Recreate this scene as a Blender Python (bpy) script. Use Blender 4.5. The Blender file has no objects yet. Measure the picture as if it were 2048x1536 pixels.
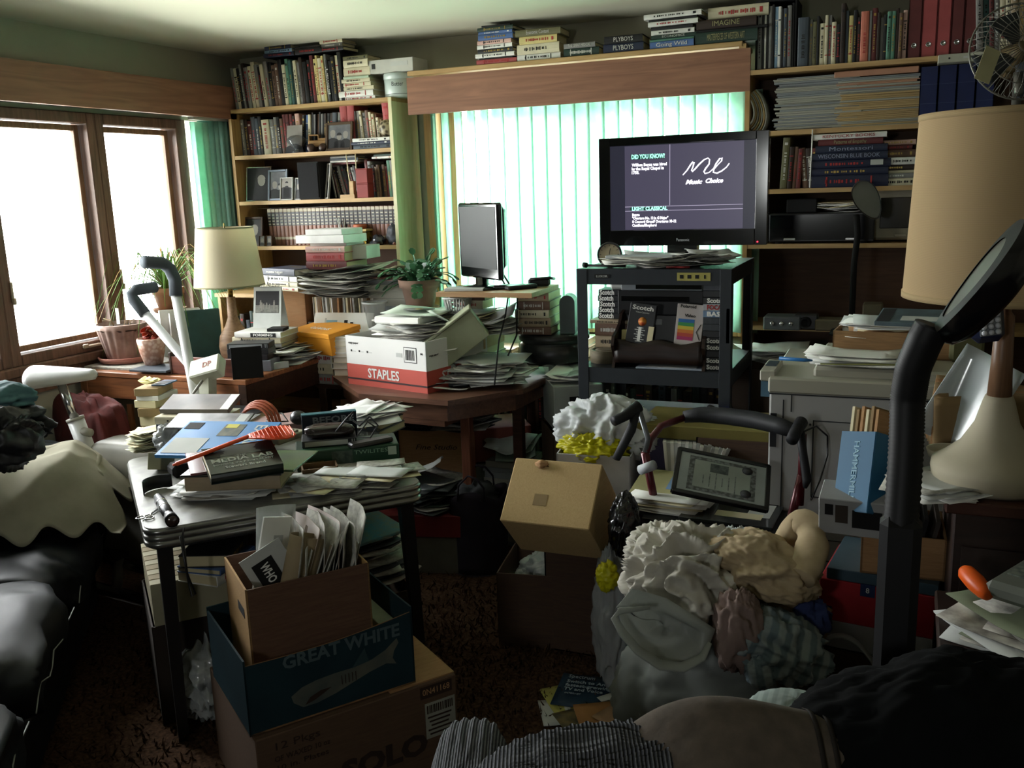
import bpy, math, random
from math import sin, cos, pi, radians
from mathutils import Vector, Matrix, Euler, noise
# ---------------------------------------------------------------- camera
FPX = 1850.0
PITCH, ROLL, YAW = radians(11.9), radians(-1.95), radians(23.2)
CH = 1.65
scn = bpy.context.scene
col = scn.collection
_f = Vector((-sin(YAW) * cos(PITCH), cos(YAW) * cos(PITCH), -sin(PITCH)))
_r = Vector((cos(YAW), sin(YAW), 0))
_u = _r.cross(_f)
RT = _r * cos(ROLL) + _u * sin(ROLL)
UP = -_r * sin(ROLL) + _u * cos(ROLL)
cam = bpy.data.cameras.new('camera')
cam.sensor_width = 36.0
cam.lens = FPX * 36.0 / 2048.0
cam.clip_start = 0.02
camo = bpy.data.objects.new('camera', cam)
col.objects.link(camo)
m3 = Matrix((RT, UP, -_f)).transposed()
camo.matrix_world = Matrix.Translation((0, 0, CH)) @ m3.to_4x4()
scn.camera = camo
# ---------------------------------------------------------------- sky, daylight, exposure
world = bpy.data.worlds.new('sky')
scn.world = world
world.use_nodes = True
wn = world.node_tree
wn.nodes.clear()
_tc = wn.nodes.new('ShaderNodeTexCoord')
_sx = wn.nodes.new('ShaderNodeSeparateXYZ')
_rp = wn.nodes.new('ShaderNodeValToRGB')
_bg = wn.nodes.new('ShaderNodeBackground')
_wo = wn.nodes.new('ShaderNodeOutputWorld')
_mr = wn.nodes.new('ShaderNodeMapRange')
_mr.inputs[1].default_value = -1
wn.links.new(_tc.outputs['Generated'], _sx.inputs[0])
wn.links.new(_sx.outputs[2], _mr.inputs[0])
wn.links.new(_mr.outputs[0], _rp.inputs[0])
_rp.color_ramp.elements[0].position = 0.35
_rp.color_ramp.elements[0].color = (0.80, 0.84, 0.76, 1)
_rp.color_ramp.elements[1].position = 0.56
_rp.color_ramp.elements[1].color = (0.97, 1.0, 1.0, 1)
wn.links.new(_rp.outputs[0], _bg.inputs[0])
_bg.inputs[1].default_value = 17.0
wn.links.new(_bg.outputs[0], _wo.inputs[0])
scn.view_settings.view_transform = 'Standard'
scn.view_settings.look = 'None'
scn.view_settings.exposure = 0.95
scn.view_settings.gamma = 1.0
scn.view_settings.use_curve_mapping = False
def portal(loc, rot, sx, sy):
 l = bpy.data.lights.new('daylight_portal', 'AREA')
 l.shape = 'RECTANGLE'
 l.size, l.size_y = sx, sy
 l.cycles.is_portal = True
 o = bpy.data.objects.new('daylight_portal', l)
 o.location = loc
 o.rotation_euler = rot
 col.objects.link(o)
portal((-3.84, 3.05, 1.5), (0, radians(-90), 0), 1.15, 2.0)
portal((-.99, -1.74, 1.7), (radians(90), 0, 0), .42, .4)  # for the unseen opening added behind the camera to lift the foreground
portal((-1.49, 4.84, 1.4), (radians(-90), 0, 0), 1.8, 1.25)
# ---------------------------------------------------------------- pixel -> place helpers (2048x1536)
CAM = Vector((0, 0, CH))
def ray(x, y):
 return _f + RT * ((x - 1024) / FPX) - UP * ((y - 768) / FPX)
def atz(x, y, z):
 d = ray(x, y)
 return CAM + d * ((z - CH) / d.z)
def aty(x, y, v):
 d = ray(x, y)
 return CAM + d * (v / d.y)
def atx(x, y, v):
 d = ray(x, y)
 return CAM + d * (v / d.x)
def atd(x, y, v):
 return CAM + ray(x, y) * v
def px(p):
 q = Vector(p) - CAM
 w = q.dot(_f)
 return (1024 + FPX * q.dot(RT) / w, 768 - FPX * q.dot(UP) / w)
def ztop(p, py):
 """height above point p whose picture row is py"""
 lo, hi = -1.0, 3.5
 for _ in range(40):
  m = (lo + hi) / 2
  if px((p[0], p[1], m))[1] > py:
   lo = m
  else:
   hi = m
 return (lo + hi) / 2
# ---------------------------------------------------------------- materials
def lin(h):
 if isinstance(h, str):
  h = h.lstrip('#')
  c = [int(h[i:i + 2], 16) / 255 for i in (0, 2, 4)]
  return tuple((v / 12.92 if v <= 0.04045 else ((v + 0.055) / 1.055) ** 2.4) for v in c)
 return h
_mats = {}
def mat(name, rgb, rough=0.7, kind='plain', metal=0.0, scale=8.0, var=0.25, bump=0.0, spec=0.3, trans=0.0, alpha=1.0, rgb2=None, emit=0.0):
 if name in _mats:
  return _mats[name]
 m = bpy.data.materials.new(name)
 m.use_nodes = True
 nt = m.node_tree
 b = nt.nodes['Principled BSDF']
 c = lin(rgb)
 c2 = lin(rgb2) if rgb2 else tuple(v * (1 - var) for v in c)
 b.inputs['Roughness'].default_value = rough
 b.inputs['Metallic'].default_value = metal
 b.inputs['Specular IOR Level'].default_value = spec
 L = nt.links.new
 tc = nt.nodes.new('ShaderNodeTexCoord')
 mp = nt.nodes.new('ShaderNodeMapping')
 L(tc.outputs['Object'], mp.inputs[0])
 if kind in ('wood', 'woodz', 'woody'):
  sc = {'wood': (1.2, 14, 14), 'woodz': (14, 14, 1.2), 'woody': (14, 1.2, 14)}[kind]
  mp.inputs[3].default_value = sc
  t = nt.nodes.new('ShaderNodeTexNoise')
  t.inputs['Scale'].default_value = scale / 4
  t.inputs['Detail'].default_value = 6
  t.inputs['Distortion'].default_value = 2.2
  fac = t.outputs[0]
  L(mp.outputs[0], t.inputs[0])
 elif kind == 'fabric':
  t = nt.nodes.new('ShaderNodeTexNoise')
  t.inputs['Scale'].default_value = scale
  t.inputs['Detail'].default_value = 8
  L(mp.outputs[0], t.inputs[0])
  fac = t.outputs[0]
 elif kind in ('sheets', 'weave', 'ribx'):
  w = nt.nodes.new('ShaderNodeTexWave')
  w.bands_direction = 'X' if kind == 'ribx' else 'Z'
  w.inputs['Scale'].default_value = scale
  w.inputs['Distortion'].default_value = 1.0 if kind != 'ribx' else 0.6
  w.inputs['Detail'].default_value = 2
  L(mp.outputs[0], w.inputs[0])
  fac = w.outputs[1]
 elif kind == 'veins':
  mp.inputs[3].default_value = (1, 1, 1)
  t = nt.nodes.new('ShaderNodeTexVoronoi')
  t.inputs['Scale'].default_value = scale
  L(mp.outputs[0], t.inputs[0])
  fac = t.outputs[0]
 else:
  t = nt.nodes.new('ShaderNodeTexNoise')
  t.inputs['Scale'].default_value = scale
  t.inputs['Detail'].default_value = 4
  L(mp.outputs[0], t.inputs[0])
  fac = t.outputs[0]
 rp = nt.nodes.new('ShaderNodeValToRGB')
 rp.color_ramp.elements[0].position = 0.32
 rp.color_ramp.elements[1].position = 0.68
 rp.color_ramp.elements[0].color = (*c2, 1)
 rp.color_ramp.elements[1].color = (*c, 1)
 L(fac, rp.inputs[0])
 L(rp.outputs[0], b.inputs['Base Color'])
 if bump:
  bp = nt.nodes.new('ShaderNodeBump')
  bp.inputs['Strength'].default_value = min(1.0, bump)
  bp.inputs['Distance'].default_value = 0.004
  L(fac, bp.inputs['Height'])
  L(bp.outputs[0], b.inputs['Normal'])
 if emit:
  L(rp.outputs[0], b.inputs['Emission Color'])
  b.inputs['Emission Strength'].default_value = emit
 out = nt.nodes['Material Output']
 if trans:
  tr = nt.nodes.new('ShaderNodeBsdfTranslucent')
  L(rp.outputs[0], tr.inputs[0])
  mx = nt.nodes.new('ShaderNodeMixShader')
  mx.inputs[0].default_value = trans
  L(b.outputs[0], mx.inputs[1])
  L(tr.outputs[0], mx.inputs[2])
  last = mx.outputs[0]
  L(last, out.inputs[0])
 else:
  last = b.outputs[0]
 if alpha < 1:
  tp = nt.nodes.new('ShaderNodeBsdfTransparent')
  mx = nt.nodes.new('ShaderNodeMixShader')
  mx.inputs[0].default_value = alpha
  L(tp.outputs[0], mx.inputs[1])
  L(last, mx.inputs[2])
  L(mx.outputs[0], out.inputs[0])
 _mats[name] = m
 return m
WOODP = mat('pine', 'b09264', 0.45, 'wood', scale=6, rgb2='987a50', bump=.1)
WOODPY = mat('pine_upright', 'a88a58', 0.5, 'woodz', scale=6, rgb2='8c6c40', bump=.1)
PINE_GREENLIT = mat('pine_side_greenlit', 'ccc8a4', 0.4, 'woodz', scale=5, rgb2='b8b288', bump=.1, spec=.5)  # pine paled towards green, painting in the light from the blinds
VALW = mat('cedar_valance', '8a624c', 0.5, 'wood', scale=5, rgb2='74503e', bump=.1)
OAK = mat('oak', '96603c', 0.45, 'wood', scale=8, rgb2='6a4026', bump=.15)
OAKZ = mat('oak_upright', '8a5a38', 0.45, 'woodz', scale=8, rgb2='5c3a22', bump=.15)
DARKW = mat('dark_wood', '3c261a', 0.4, 'wood', scale=8, rgb2='28180f', bump=.1)
WALNUT = mat('walnut', '6a4a38', 0.35, 'wood', scale=8, rgb2='4c3226', bump=.1, spec=.5)
FRAMEW = mat('window_wood', '705242', 0.45, 'woodz', scale=8, rgb2='503a2c', bump=.1)
BLACK = mat('black_plastic', '101113', 0.35, spec=.5)
BLACKM = mat('black_matte', '141414', 0.8)
CHROME = mat('chrome', 'b8b8b8', 0.22, metal=1.0, var=.1)
PAPER = mat('paper_white', 'dcdcd6', 0.85, var=.06)
PAPERG = mat('paper_grey', 'b4b6b2', 0.85, var=.15)
PAPERY = mat('paper_cream', 'cfc6a4', 0.85, var=.1)
NEWS = mat('newsprint', 'b4b2a8', 0.9, 'fabric', scale=60, rgb2='8a8a84')
NEWS2 = mat('magazine_page', 'b8b4a8', 0.7, 'fabric', scale=25, rgb2='746f68')
PAGES = mat('book_pages', 'cbbf9c', 0.9, 'sheets', scale=300, rgb2='a89c7c')
PAGESW = mat('book_pages_white', 'dad6c8', 0.9, 'sheets', scale=300, rgb2='b8b4a4')
CARD = mat('cardboard', 'a8825a', 0.85, 'wood', scale=30, rgb2='987450', bump=.1)
CARDD = mat('cardboard_brown', '94704c', 0.85, 'wood', scale=30, rgb2='84623f', bump=.1)
CARDY = mat('cardboard_pale', 'b49a6e', 0.85, 'woody', scale=30, rgb2='a88e62', bump=.15)
TAPE = mat('packing_tape', '8c7450', 0.25, spec=.6)
# ---------------------------------------------------------------- mesh helpers
class MB:
 """collects shapes with materials; build() links them as ONE mesh object"""
 def __init__(s):
  s.v, s.f, s.mi, s.mats, s.sm = [], [], [], [], []
 def mslot(s, m):
  if m not in s.mats:
   s.mats.append(m)
  return s.mats.index(m)
 def add(s, vs, fs, m, T=None, smooth=False):
  n = len(s.v)
  if T is not None:
   vs = [T @ Vector(v) for v in vs]
  s.v += [tuple(v) for v in vs]
  k = s.mslot(m)
  for f in fs:
   s.f.append([i + n for i in f])
   s.mi.append(k)
   s.sm.append(smooth)
  return s
 def box(s, c, d, m, T=None, rz=0.0, ch=0.0):
  """centre c, size d; ch = chamfer"""
  hx, hy, hz = d[0] / 2, d[1] / 2, d[2] / 2
  R = Matrix.Translation(c) @ Matrix.Rotation(rz, 4, 'Z')
  if T is not None:
   R = T @ R
  ch = min(ch, hx * .9, hy * .9, hz * .9)
  if ch <= 0:
   vs = [(x, y, z) for z in (-hz, hz) for y in (-hy, hy) for x in (-hx, hx)]
   fs = [(0, 2, 3, 1), (4, 5, 7, 6), (0, 1, 5, 4), (2, 6, 7, 3), (0, 4, 6, 2), (1, 3, 7, 5)]
   return s.add(vs, fs, m, R)
  vs = []
  idx = {}
  for sx in (-1, 1):
   for sy in (-1, 1):
    for sz in (-1, 1):
     for ax in range(3):
      p = [sx * (hx - ch), sy * (hy - ch), sz * (hz - ch)]
      p[ax] = (sx * hx, sy * hy, sz * hz)[ax]
      idx[(sx, sy, sz, ax)] = len(vs)
      vs.append(p)
  fs = []
  o = Vector((0, 0, 0))
  S = (-1, 1)
  for a in range(3):
   b, c2 = [(1, 2), (0, 2), (0, 1)][a]
   for sg in S:
    q = []
    for (u, w) in ((-1, -1), (1, -1), (1, 1), (-1, 1)):
     k = [0, 0, 0]
     k[a], k[b], k[c2] = sg, u, w
     q.append(idx[(*k, a)])
    fs.append(q)
   for u in S:
    for w in S:
     q = []
     for e, ax in ((-1, b), (1, b), (1, c2), (-1, c2)):
      k = [0, 0, 0]
      k[a], k[b], k[c2] = e, u, w
      q.append(idx[(*k, ax)])
     fs.append(q)
  for sx in S:
   for sy in S:
    for sz in S:
     fs.append([idx[(sx, sy, sz, 0)], idx[(sx, sy, sz, 1)], idx[(sx, sy, sz, 2)]])
  out = []
  for f in fs:
   a, b, c = (Vector(vs[i]) for i in f[:3])
   nn = (b - a).cross(c - a)
   cc = sum((Vector(vs[i]) for i in f), Vector((0, 0, 0)))
   out.append(f if nn.dot(cc) > 0 else f[::-1])
  return s.add(vs, out, m, R)
 def lathe(s, prof, m, c=(0, 0, 0), n=24, T=None, smooth=True, cap=True, wob=None):
  """prof: (r, z) list from bottom to top"""
  R = Matrix.Translation(c)
  if T is not None:
   R = T @ R
  vs = []
  for (r, z) in prof:
   for i in range(n):
    a = 2 * pi * i / n
    k = wob(a, z) if wob else 1.0
    vs.append((r * k * cos(a), r * k * sin(a), z))
  fs = []
  for j in range(len(prof) - 1):
   for i in range(n):
    a, b = j * n + i, j * n + (i + 1) % n
    fs.append((a, b, b + n, a + n))
  if cap:
   if prof[0][0] > 1e-4:
    fs.append(tuple(range(n - 1, -1, -1)))
   if prof[-1][0] > 1e-4:
    k = (len(prof) - 1) * n
    fs.append(tuple(range(k, k + n)))
  return s.add(vs, fs, m, R, smooth)
 def tube(s, pts, r, m, n=10, T=None, smooth=True, closed=False, flat=1.0):
  """round tube along pts; r number or list"""
  P = [Vector(p) for p in pts]
  N = len(P)
  rs = r if isinstance(r, (list, tuple)) else [r] * N
  vs = []
  ref = None
  for i in range(N):
   if closed:
    t = (P[(i + 1) % N] - P[i - 1]).normalized()
   else:
    t = (P[min(i + 1, N - 1)] - P[max(i - 1, 0)]).normalized()
   if ref is None:
    ref = Vector((0, 0, 1)) if abs(t.z) < .9 else Vector((1, 0, 0))
   a = t.cross(ref).normalized()
   b = a.cross(t).normalized()
   ref = b
   for k in range(n):
    an = 2 * pi * k / n
    vs.append(P[i] + a * (cos(an) * rs[i]) + b * (sin(an) * rs[i] * flat))
  fs = []
  for i in range(N if closed else N - 1):
   for k in range(n):
    p, q = i * n + k, i * n + (k + 1) % n
    e = ((i + 1) % N) * n
    fs.append((p, q, e + (k + 1) % n, e + k))
  if not closed:
   fs.append(tuple(range(n - 1, -1, -1)))
   fs.append(tuple(range((N - 1) * n, N * n)))
  return s.add(vs, fs, m, T, smooth)
 def grid(s, nx, ny, fn, m, T=None, smooth=True, thick=0.0):
  """fn(u,v)->point, u,v in 0..1; thick: solid thickness along the normal"""
  P = [[Vector(fn(i / nx, j / ny)) for i in range(nx + 1)] for j in range(ny + 1)]
  vs = [p for r_ in P for p in r_]
  W = nx + 1
  fs = [(j * W + i, j * W + i + 1, (j + 1) * W + i + 1, (j + 1) * W + i) for j in range(ny) for i in range(nx)]
  if thick:
   nrm = []
   for j in range(ny + 1):
    for i in range(nx + 1):
     a = P[j][min(i + 1, nx)] - P[j][max(i - 1, 0)]
     b = P[min(j + 1, ny)][i] - P[max(j - 1, 0)][i]
     q = a.cross(b)
     nrm.append(q.normalized() if q.length > 1e-9 else Vector((0, 0, 1)))
   k = len(vs)
   vs = vs + [v - q * thick for v, q in zip(vs, nrm)]
   fs = fs + [tuple(i + k for i in f[::-1]) for f in fs]
   edge = [i for i in range(W)] + [j * W + nx for j in range(1, ny + 1)] + [ny * W + i for i in range(nx - 1, -1, -1)] + [j * W for j in range(ny - 1, 0, -1)]
   for a, b in zip(edge, edge[1:] + edge[:1]):
    fs.append((b, a, a + k, b + k))
  return s.add(vs, fs, m, T, smooth)
 def mesh(s, name):
  me = bpy.data.meshes.new(name)
  me.from_pydata(s.v, [], s.f)
  for m in s.mats:
   me.materials.append(m)
  me.polygons.foreach_set('material_index', s.mi)
  me.polygons.foreach_set('use_smooth', s.sm)
  me.update()
  return me
 def build(s, name, parent=None, T=None):
  o = bpy.data.objects.new(name, s.mesh(name))
  col.objects.link(o)
  if parent is not None:
   o.parent = parent
  if T is not None:
   o.matrix_basis = T if isinstance(T, Matrix) else Matrix.Translation(T)
  return o
def TR(x, y, z, rz=0.0, rx=0.0, ry=0.0):
 return Matrix.Translation((x, y, z)) @ Euler((rx, ry, rz)).to_matrix().to_4x4()
def tag(o, label=None, cat=None, group=None, kind=None):
 if label:
  o['label'] = label
 if cat:
  o['category'] = cat
 if group:
  o['group'] = group
 if kind:
  o['kind'] = kind
 return o
def empty(name, T, label, cat, group=None):
 o = bpy.data.objects.new(name, None)
 o.empty_display_size = 0.05
 col.objects.link(o)
 o.matrix_basis = T if isinstance(T, Matrix) else Matrix.Translation(T)
 return tag(o, label, cat, group)
def struct(name, mb, T=None):
 return tag(mb.build(name, None, T), kind='structure')
def dup(o, T, label=None, group=None):
 c = o.copy()
 col.objects.link(c)
 c.matrix_basis = T
 if label:
  c['label'] = label
 if group:
  c['group'] = group
 for ch in list(o.children):
  d = ch.copy()
  col.objects.link(d)
  d.parent = c
  for g in ch.children:
   e = g.copy()
   col.objects.link(e)
   e.parent = d
 return c
_tm = {}
def text(s, size, m, parent, T, name='lettering', w=None, bold=0.0, shear=0.0, ext=0.0004, label=None):
 """lettering as a thin mesh, lying in the local XY plane, centred; w = fitted width"""
 k = (s, round(size, 4), m.name, w, bold, shear)
 if k not in _tm:
  cu = bpy.data.curves.new('t', 'FONT')
  cu.body = s
  cu.size = size
  cu.align_x = 'CENTER'
  cu.align_y = 'CENTER'
  cu.extrude = ext
  cu.offset = bold
  cu.shear = shear
  cu.resolution_u = 2
  ob = bpy.data.objects.new('t', cu)
  me = bpy.data.meshes.new_from_object(ob)
  bpy.data.objects.remove(ob)
  bpy.data.curves.remove(cu)
  if w and len(me.vertices):
   xs = [v.co.x for v in me.vertices]
   a, b = min(xs), max(xs)
   if b > a:
    q = w / (b - a)
    for v in me.vertices:
     v.co.x = (v.co.x - (a + b) / 2) * q
  me.materials.clear()
  me.materials.append(m)
  me.name = 'lettering'
  _tm[k] = me
 o = bpy.data.objects.new(name, _tm[k])
 col.objects.link(o)
 o.parent = parent
 o.matrix_basis = T
 if label:
  o['label'] = label
 return o
def face(cx, cy, cz, rz=0.0):
 """frame for lettering on an upright face looking to -Y (turned by rz)"""
 return Matrix.Translation((cx, cy, cz)) @ Matrix.Rotation(rz, 4, 'Z') @ Matrix.Rotation(pi / 2, 4, 'X')
ORD = ['first', 'second', 'third', 'fourth', 'fifth', 'sixth', 'seventh', 'eighth', 'ninth', 'tenth', 'eleventh', 'twelfth',
  'thirteenth', 'fourteenth', 'fifteenth', 'sixteenth', 'seventeenth', 'eighteenth', 'nineteenth', 'twentieth'] + \
  ['twenty-' + k for k in ('first', 'second', 'third', 'fourth', 'fifth', 'sixth', 'seventh', 'eighth', 'ninth')] + ['thirtieth'] + \
  ['thirty-' + k for k in ('first', 'second', 'third', 'fourth', 'fifth', 'sixth', 'seventh', 'eighth', 'ninth')]
def ordinals(items, noun, where, frm):
 """items: (object, colour word): each gets a label of its own"""
 cnt = {}
 for o, c in items:
  cnt[c] = cnt.get(c, 0) + 1
 seen = {}
 for o, c in items:
  if cnt[c] == 1:
   o['label'] = f'the only {c} {noun} {where}'
  else:
   k = seen.get(c, 0)
   seen[c] = k + 1
   o['label'] = f'{ORD[k]} {c} {noun} {frm} {where}'
# ---------------------------------------------------------------- books
BC = {'cream': 'c8bf98', 'white': 'd6d6ce', 'grey': '7c7c78', 'black': '17181a', 'dark brown': '33241c', 'brown': '6a4a34',
  'dark green': '1e3a30', 'teal': '1f5a56', 'green': '4a8a70', 'dark blue': '16233f', 'blue': '2f5fa0', 'light blue': '6f9cc0',
  'red': 'a83030', 'dark red': '641c1c', 'orange': 'c8603c', 'yellow': 'd0bc60', 'pink': 'd0a090', 'tan': 'a08a64', 'slate': '3c4854',
  'olive': '68653c', 'purple': '3a2c50', 'pale green': 'a8c0a0', 'navy': '101a3a'}
def bm_(c):
 k = lin(BC[c])
 g = sum(k) / 3
 return mat('cover_' + c.replace(' ', '_'), tuple(v * .72 + g * .28 for v in k), 0.5, scale=20, var=.18, spec=.35)
ACC = [mat('foil_gold', 'a08848', .4, metal=.6), mat('print_white', 'c8c8c0', .6), mat('print_black', '1c1c1c', .6), mat('print_red', '9c3030', .6)]
def bookmesh(L, W, T, c, mb=None, pg=None, soft=False, deco=1, rnd=None, X=None):
 """closed book lying flat: spine on -Y, length along X, thickness Z from 0"""
 rnd = rnd or random
 cv = bm_(c) if isinstance(c, str) else c
 mb = mb or MB()
 b = 0.0015 if soft else 0.003
 if not soft:
  mb.box((0, 0, b / 2), (L, W, b), cv, X)
  mb.box((0, 0, T - b / 2), (L, W, b), cv, X)
 else:
  mb.box((0, 0, b / 2), (L, W, b), cv, X)
  mb.box((0, 0, T - b / 2), (L, W, b), cv, X)
 # rounded spine
 n = 5
 vs, fs = [], []
 for i in range(n + 1):
  a = -pi / 2 + pi * i / n
  vs.append((-L / 2, -W / 2 - cos(a) * min(.004, T * .15), T / 2 + sin(a) * T / 2))
  vs.append((L / 2, -W / 2 - cos(a) * min(.004, T * .15), T / 2 + sin(a) * T / 2))
 for i in range(n):
  fs.append((2 * i, 2 * i + 1, 2 * i + 3, 2 * i + 2))
 fs.append(tuple(range(0, 2 * n + 2, 2)))
 fs.append(tuple(range(2 * n + 1, 0, -2)))
 mb.add(vs, fs, cv, X, False)
 if deco:
  ac = rnd.choice(ACC if c not in ('white', 'cream', 'yellow', 'pale green') else ACC[2:])
  y = -W / 2 - min(.004, T * .15) - 0.0004
  tt = T * .5
  k = rnd.random()
  if k < .35:
   mb.box((L * .28, y, T / 2), (L * .02, .001, T * .8), ac, X)
   mb.box((-L * .3, y, T / 2), (L * .02, .001, T * .8), ac, X)
  if T > .012:
   x = -L * .32
   e = L * rnd.uniform(.1, .3)
   while x < e:   # illegible title strokes
    w = L * rnd.uniform(.012, .03)
    mb.box((x + w / 2, y, T / 2), (w, .001, tt * rnd.uniform(.4, .75)), ac, X)
    x += w + L * .012 * rnd.choice((1, 1, 3))
   if k > .6:
    mb.box((L * .38, y, T / 2), (L * .05, .001, T * .45), ac, X)
 if pg is None:
  i = .001 if soft else .004
  mb.box((0, i / 2, T / 2), (L - 2 * i, W - i - .001, T - 2 * b), PAGES if c not in ('white',) else PAGESW, X)
 return mb
def book(L, W, T, c, M, label=None, group=None, soft=False, rnd=None, pages=PAGES, deco=1, name='book'):
 """a book with its page block as a part"""
 mb = bookmesh(L, W, T, c, pg=0, soft=soft, deco=deco, rnd=rnd)
 o = mb.build(name, None, M)
 tag(o, label, 'book', group)
 i = .001 if soft else .004
 b = .0015 if soft else .003
 MB().box((0, i / 2, T / 2), (L - 2 * i, W - i - .001, T - 2 * b), pages).build('pages', o)
 return o
UPR = Matrix.Rotation(-pi / 2, 4, 'Y')   # book's length (X) -> up, thickness (Z) -> -X
def shelfrow(x0, x1, y, z, spec, where, group, rnd, h=(.17, .24), t=(.014, .034), d=.16, lean=0.0, colours=None, frm='from the window wall', noun='book', leanfn=None, stuff=None):
 """upright books, spines toward -Y, from x0 to x1; spec = list of colour words (cycled) or (colour, h, t)"""
 x = x0
 items = []
 i = 0
 big = MB()
 while True:
  s = spec[i % len(spec)]
  c, hh, tt = s if isinstance(s, tuple) else (s, rnd.uniform(*h), rnd.uniform(*t))
  a = leanfn(i) if leanfn else lean
  w = tt / cos(a)
  if x + w > x1:
   break
  M = Matrix.Translation((x if a >= 0 else x + w, y + d / 2 + rnd.uniform(0, .012), z)) @ Matrix.Rotation(-a, 4, 'Y') @ Matrix.Translation((tt if a >= 0 else 0, 0, hh / 2)) @ UPR
  if stuff:
   bookmesh(hh, d, tt, c, rnd=rnd, mb=big, X=M)
  else:
   o = tag(bookmesh(hh, d, tt, c, rnd=rnd).build(noun, None, M), None, noun, group)
   items.append((o, c))
  x += w + .0006
  i += 1
 if stuff:
  tag(big.build('books'), stuff, 'books', None, 'stuff')
 ordinals(items, noun, where, frm)
 return items
def stack(cx, cy, z, specs, where, group, rnd, rz=0.0, jit=.04, frm='from the bottom', noun='book', soft=False, parts=True, titles=None):
 """flat books piled up; specs: (colour, L, W, T)"""
 items = []
 for k, s in enumerate(specs):
  c, L, W, T = s[:4]
  M = TR(cx + rnd.uniform(-.006, .006), cy + rnd.uniform(-.006, .006), z, rz + rnd.uniform(-jit, jit))
  if parts:
   o = book(L, W, T, c, M, None, group, soft=soft, rnd=rnd, deco=not (titles and titles.get(k)))
  else:
   o = tag(bookmesh(L, W, T, c, rnd=rnd).build('book', None, M), None, 'book', group)
  if titles and titles.get(k):
   tt, mm, wf = titles[k]
   text(tt, T * .8, mm, o, face(0, -W / 2 - .0052, T / 2), 'title', w=L * wf)
  items.append((o, c))
  z += T + .0004
 ordinals(items, noun, where, frm)
 return z
# ---------------------------------------------------------------- loose paper
def sheetmesh(w, l, m, rnd, curl=.01, thick=.0006, n=5, fold=False):
 mb = MB()
 a, b, c = rnd.uniform(0, 6), rnd.uniform(.5, 1.5), rnd.uniform(0, 6)
 def fn(u, v):
  x, y = (u - .5) * w, (v - .5) * l
  q = sin(a + u * 3 * b) * curl * .5 + cos(c + v * 2.5) * curl * .5
  q += curl * (abs(u - .5) * 2) ** 3 * .6
  return (x, y, max(0, q + curl * .3))
 mb.grid(n, n, fn, m, thick=-thick)
 return mb
def papers(cx, cy, z, w, l, n, mats, where, group, rnd, dz=.002, spread=.05, ang=.5, curl=.012, rz=0.0, name='sheet_of_paper', cat='paper', thick=.0008, shrink=0.0, size=(.8, 1.1), slope=(0, 0)):
 """a heap of loose papers: each its own object, slightly curled, laid one on another"""
 pool = [sheetmesh(w * rnd.uniform(*size), l * rnd.uniform(*size), rnd.choice(mats), rnd, curl * rnd.uniform(.5, 1.4), thick).mesh(name) for _ in range(min(n, 10))]
 for k in range(n):
  o = bpy.data.objects.new(name, pool[k % len(pool)])
  col.objects.link(o)
  s = spread * (1 - shrink * k / n)
  o.matrix_basis = TR(cx + rnd.uniform(-s, s), cy + rnd.uniform(-s, s), z, rz + rnd.uniform(-ang, ang), slope[0] * k / n, slope[1] * k / n)
  tag(o, where, cat, group)
  z += dz
 return z
# ---------------------------------------------------------------- open boxes, cloth
def openbox(name, T, d, m, label, cat='box', t=.005, inner=None, flaps=None, lid=False, group=None):
 """open-topped box; base centre at T; d=(w,l,h). flaps: {side: angle from vertical}"""
 w, l, h = d
 o = empty(name, T, label, cat, group)
 mb = MB()
 mb.box((0, 0, t / 2), (w, l, t), m)
 for sx in (-1, 1):
  mb.box((sx * (w / 2 - t / 2), 0, h / 2), (t, l, h), m)
 for sy in (-1, 1):
  mb.box((0, sy * (l / 2 - t / 2), h / 2), (w, t, h), m)
 mb.build('box_body', o)
 for k, a in (flaps or {}).items():
  fl = .45 * min(w, l)
  dx = {'x-': (-1, 0), 'x+': (1, 0), 'y-': (0, -1), 'y+': (0, 1)}[k]
  L = l if dx[0] else w
  M = Matrix.Translation((dx[0] * (w / 2 - t / 2), dx[1] * (l / 2 - t / 2), h)) @ Matrix.Rotation(math.atan2(dx[1], dx[0]), 4, 'Z') @ Matrix.Rotation(a, 4, 'Y')
  MB().box((0, 0, fl / 2), (t, L - .006, fl), m).build('flap', o, M)
 return o
def fold_noise(p, seed, s=1.0):
 """long soft creases: ridged noise stretched along a slanting direction"""
 q = Matrix.Rotation(seed * 1.7, 3, 'Z') @ (Matrix.Rotation(seed * .9 + .5, 3, 'X') @ Vector(p)) * (s * .62)
 o = Vector((seed * 3.7, seed * 1.3, seed * 2.1))
 w = noise.noise(q * .9 + o) * .9
 a = noise.noise(Vector((q.x * 1.9 + w, q.y * 1.7 + w, q.z * .6)) + o)
 b = noise.noise(Vector((q.x * 4.1 + w * 2, q.y * 4.1, q.z * 1.3)) + o)
 return (1 - abs(a) * 3.2) * .8 + (1 - abs(b) * 3) * .16 - .1
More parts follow.
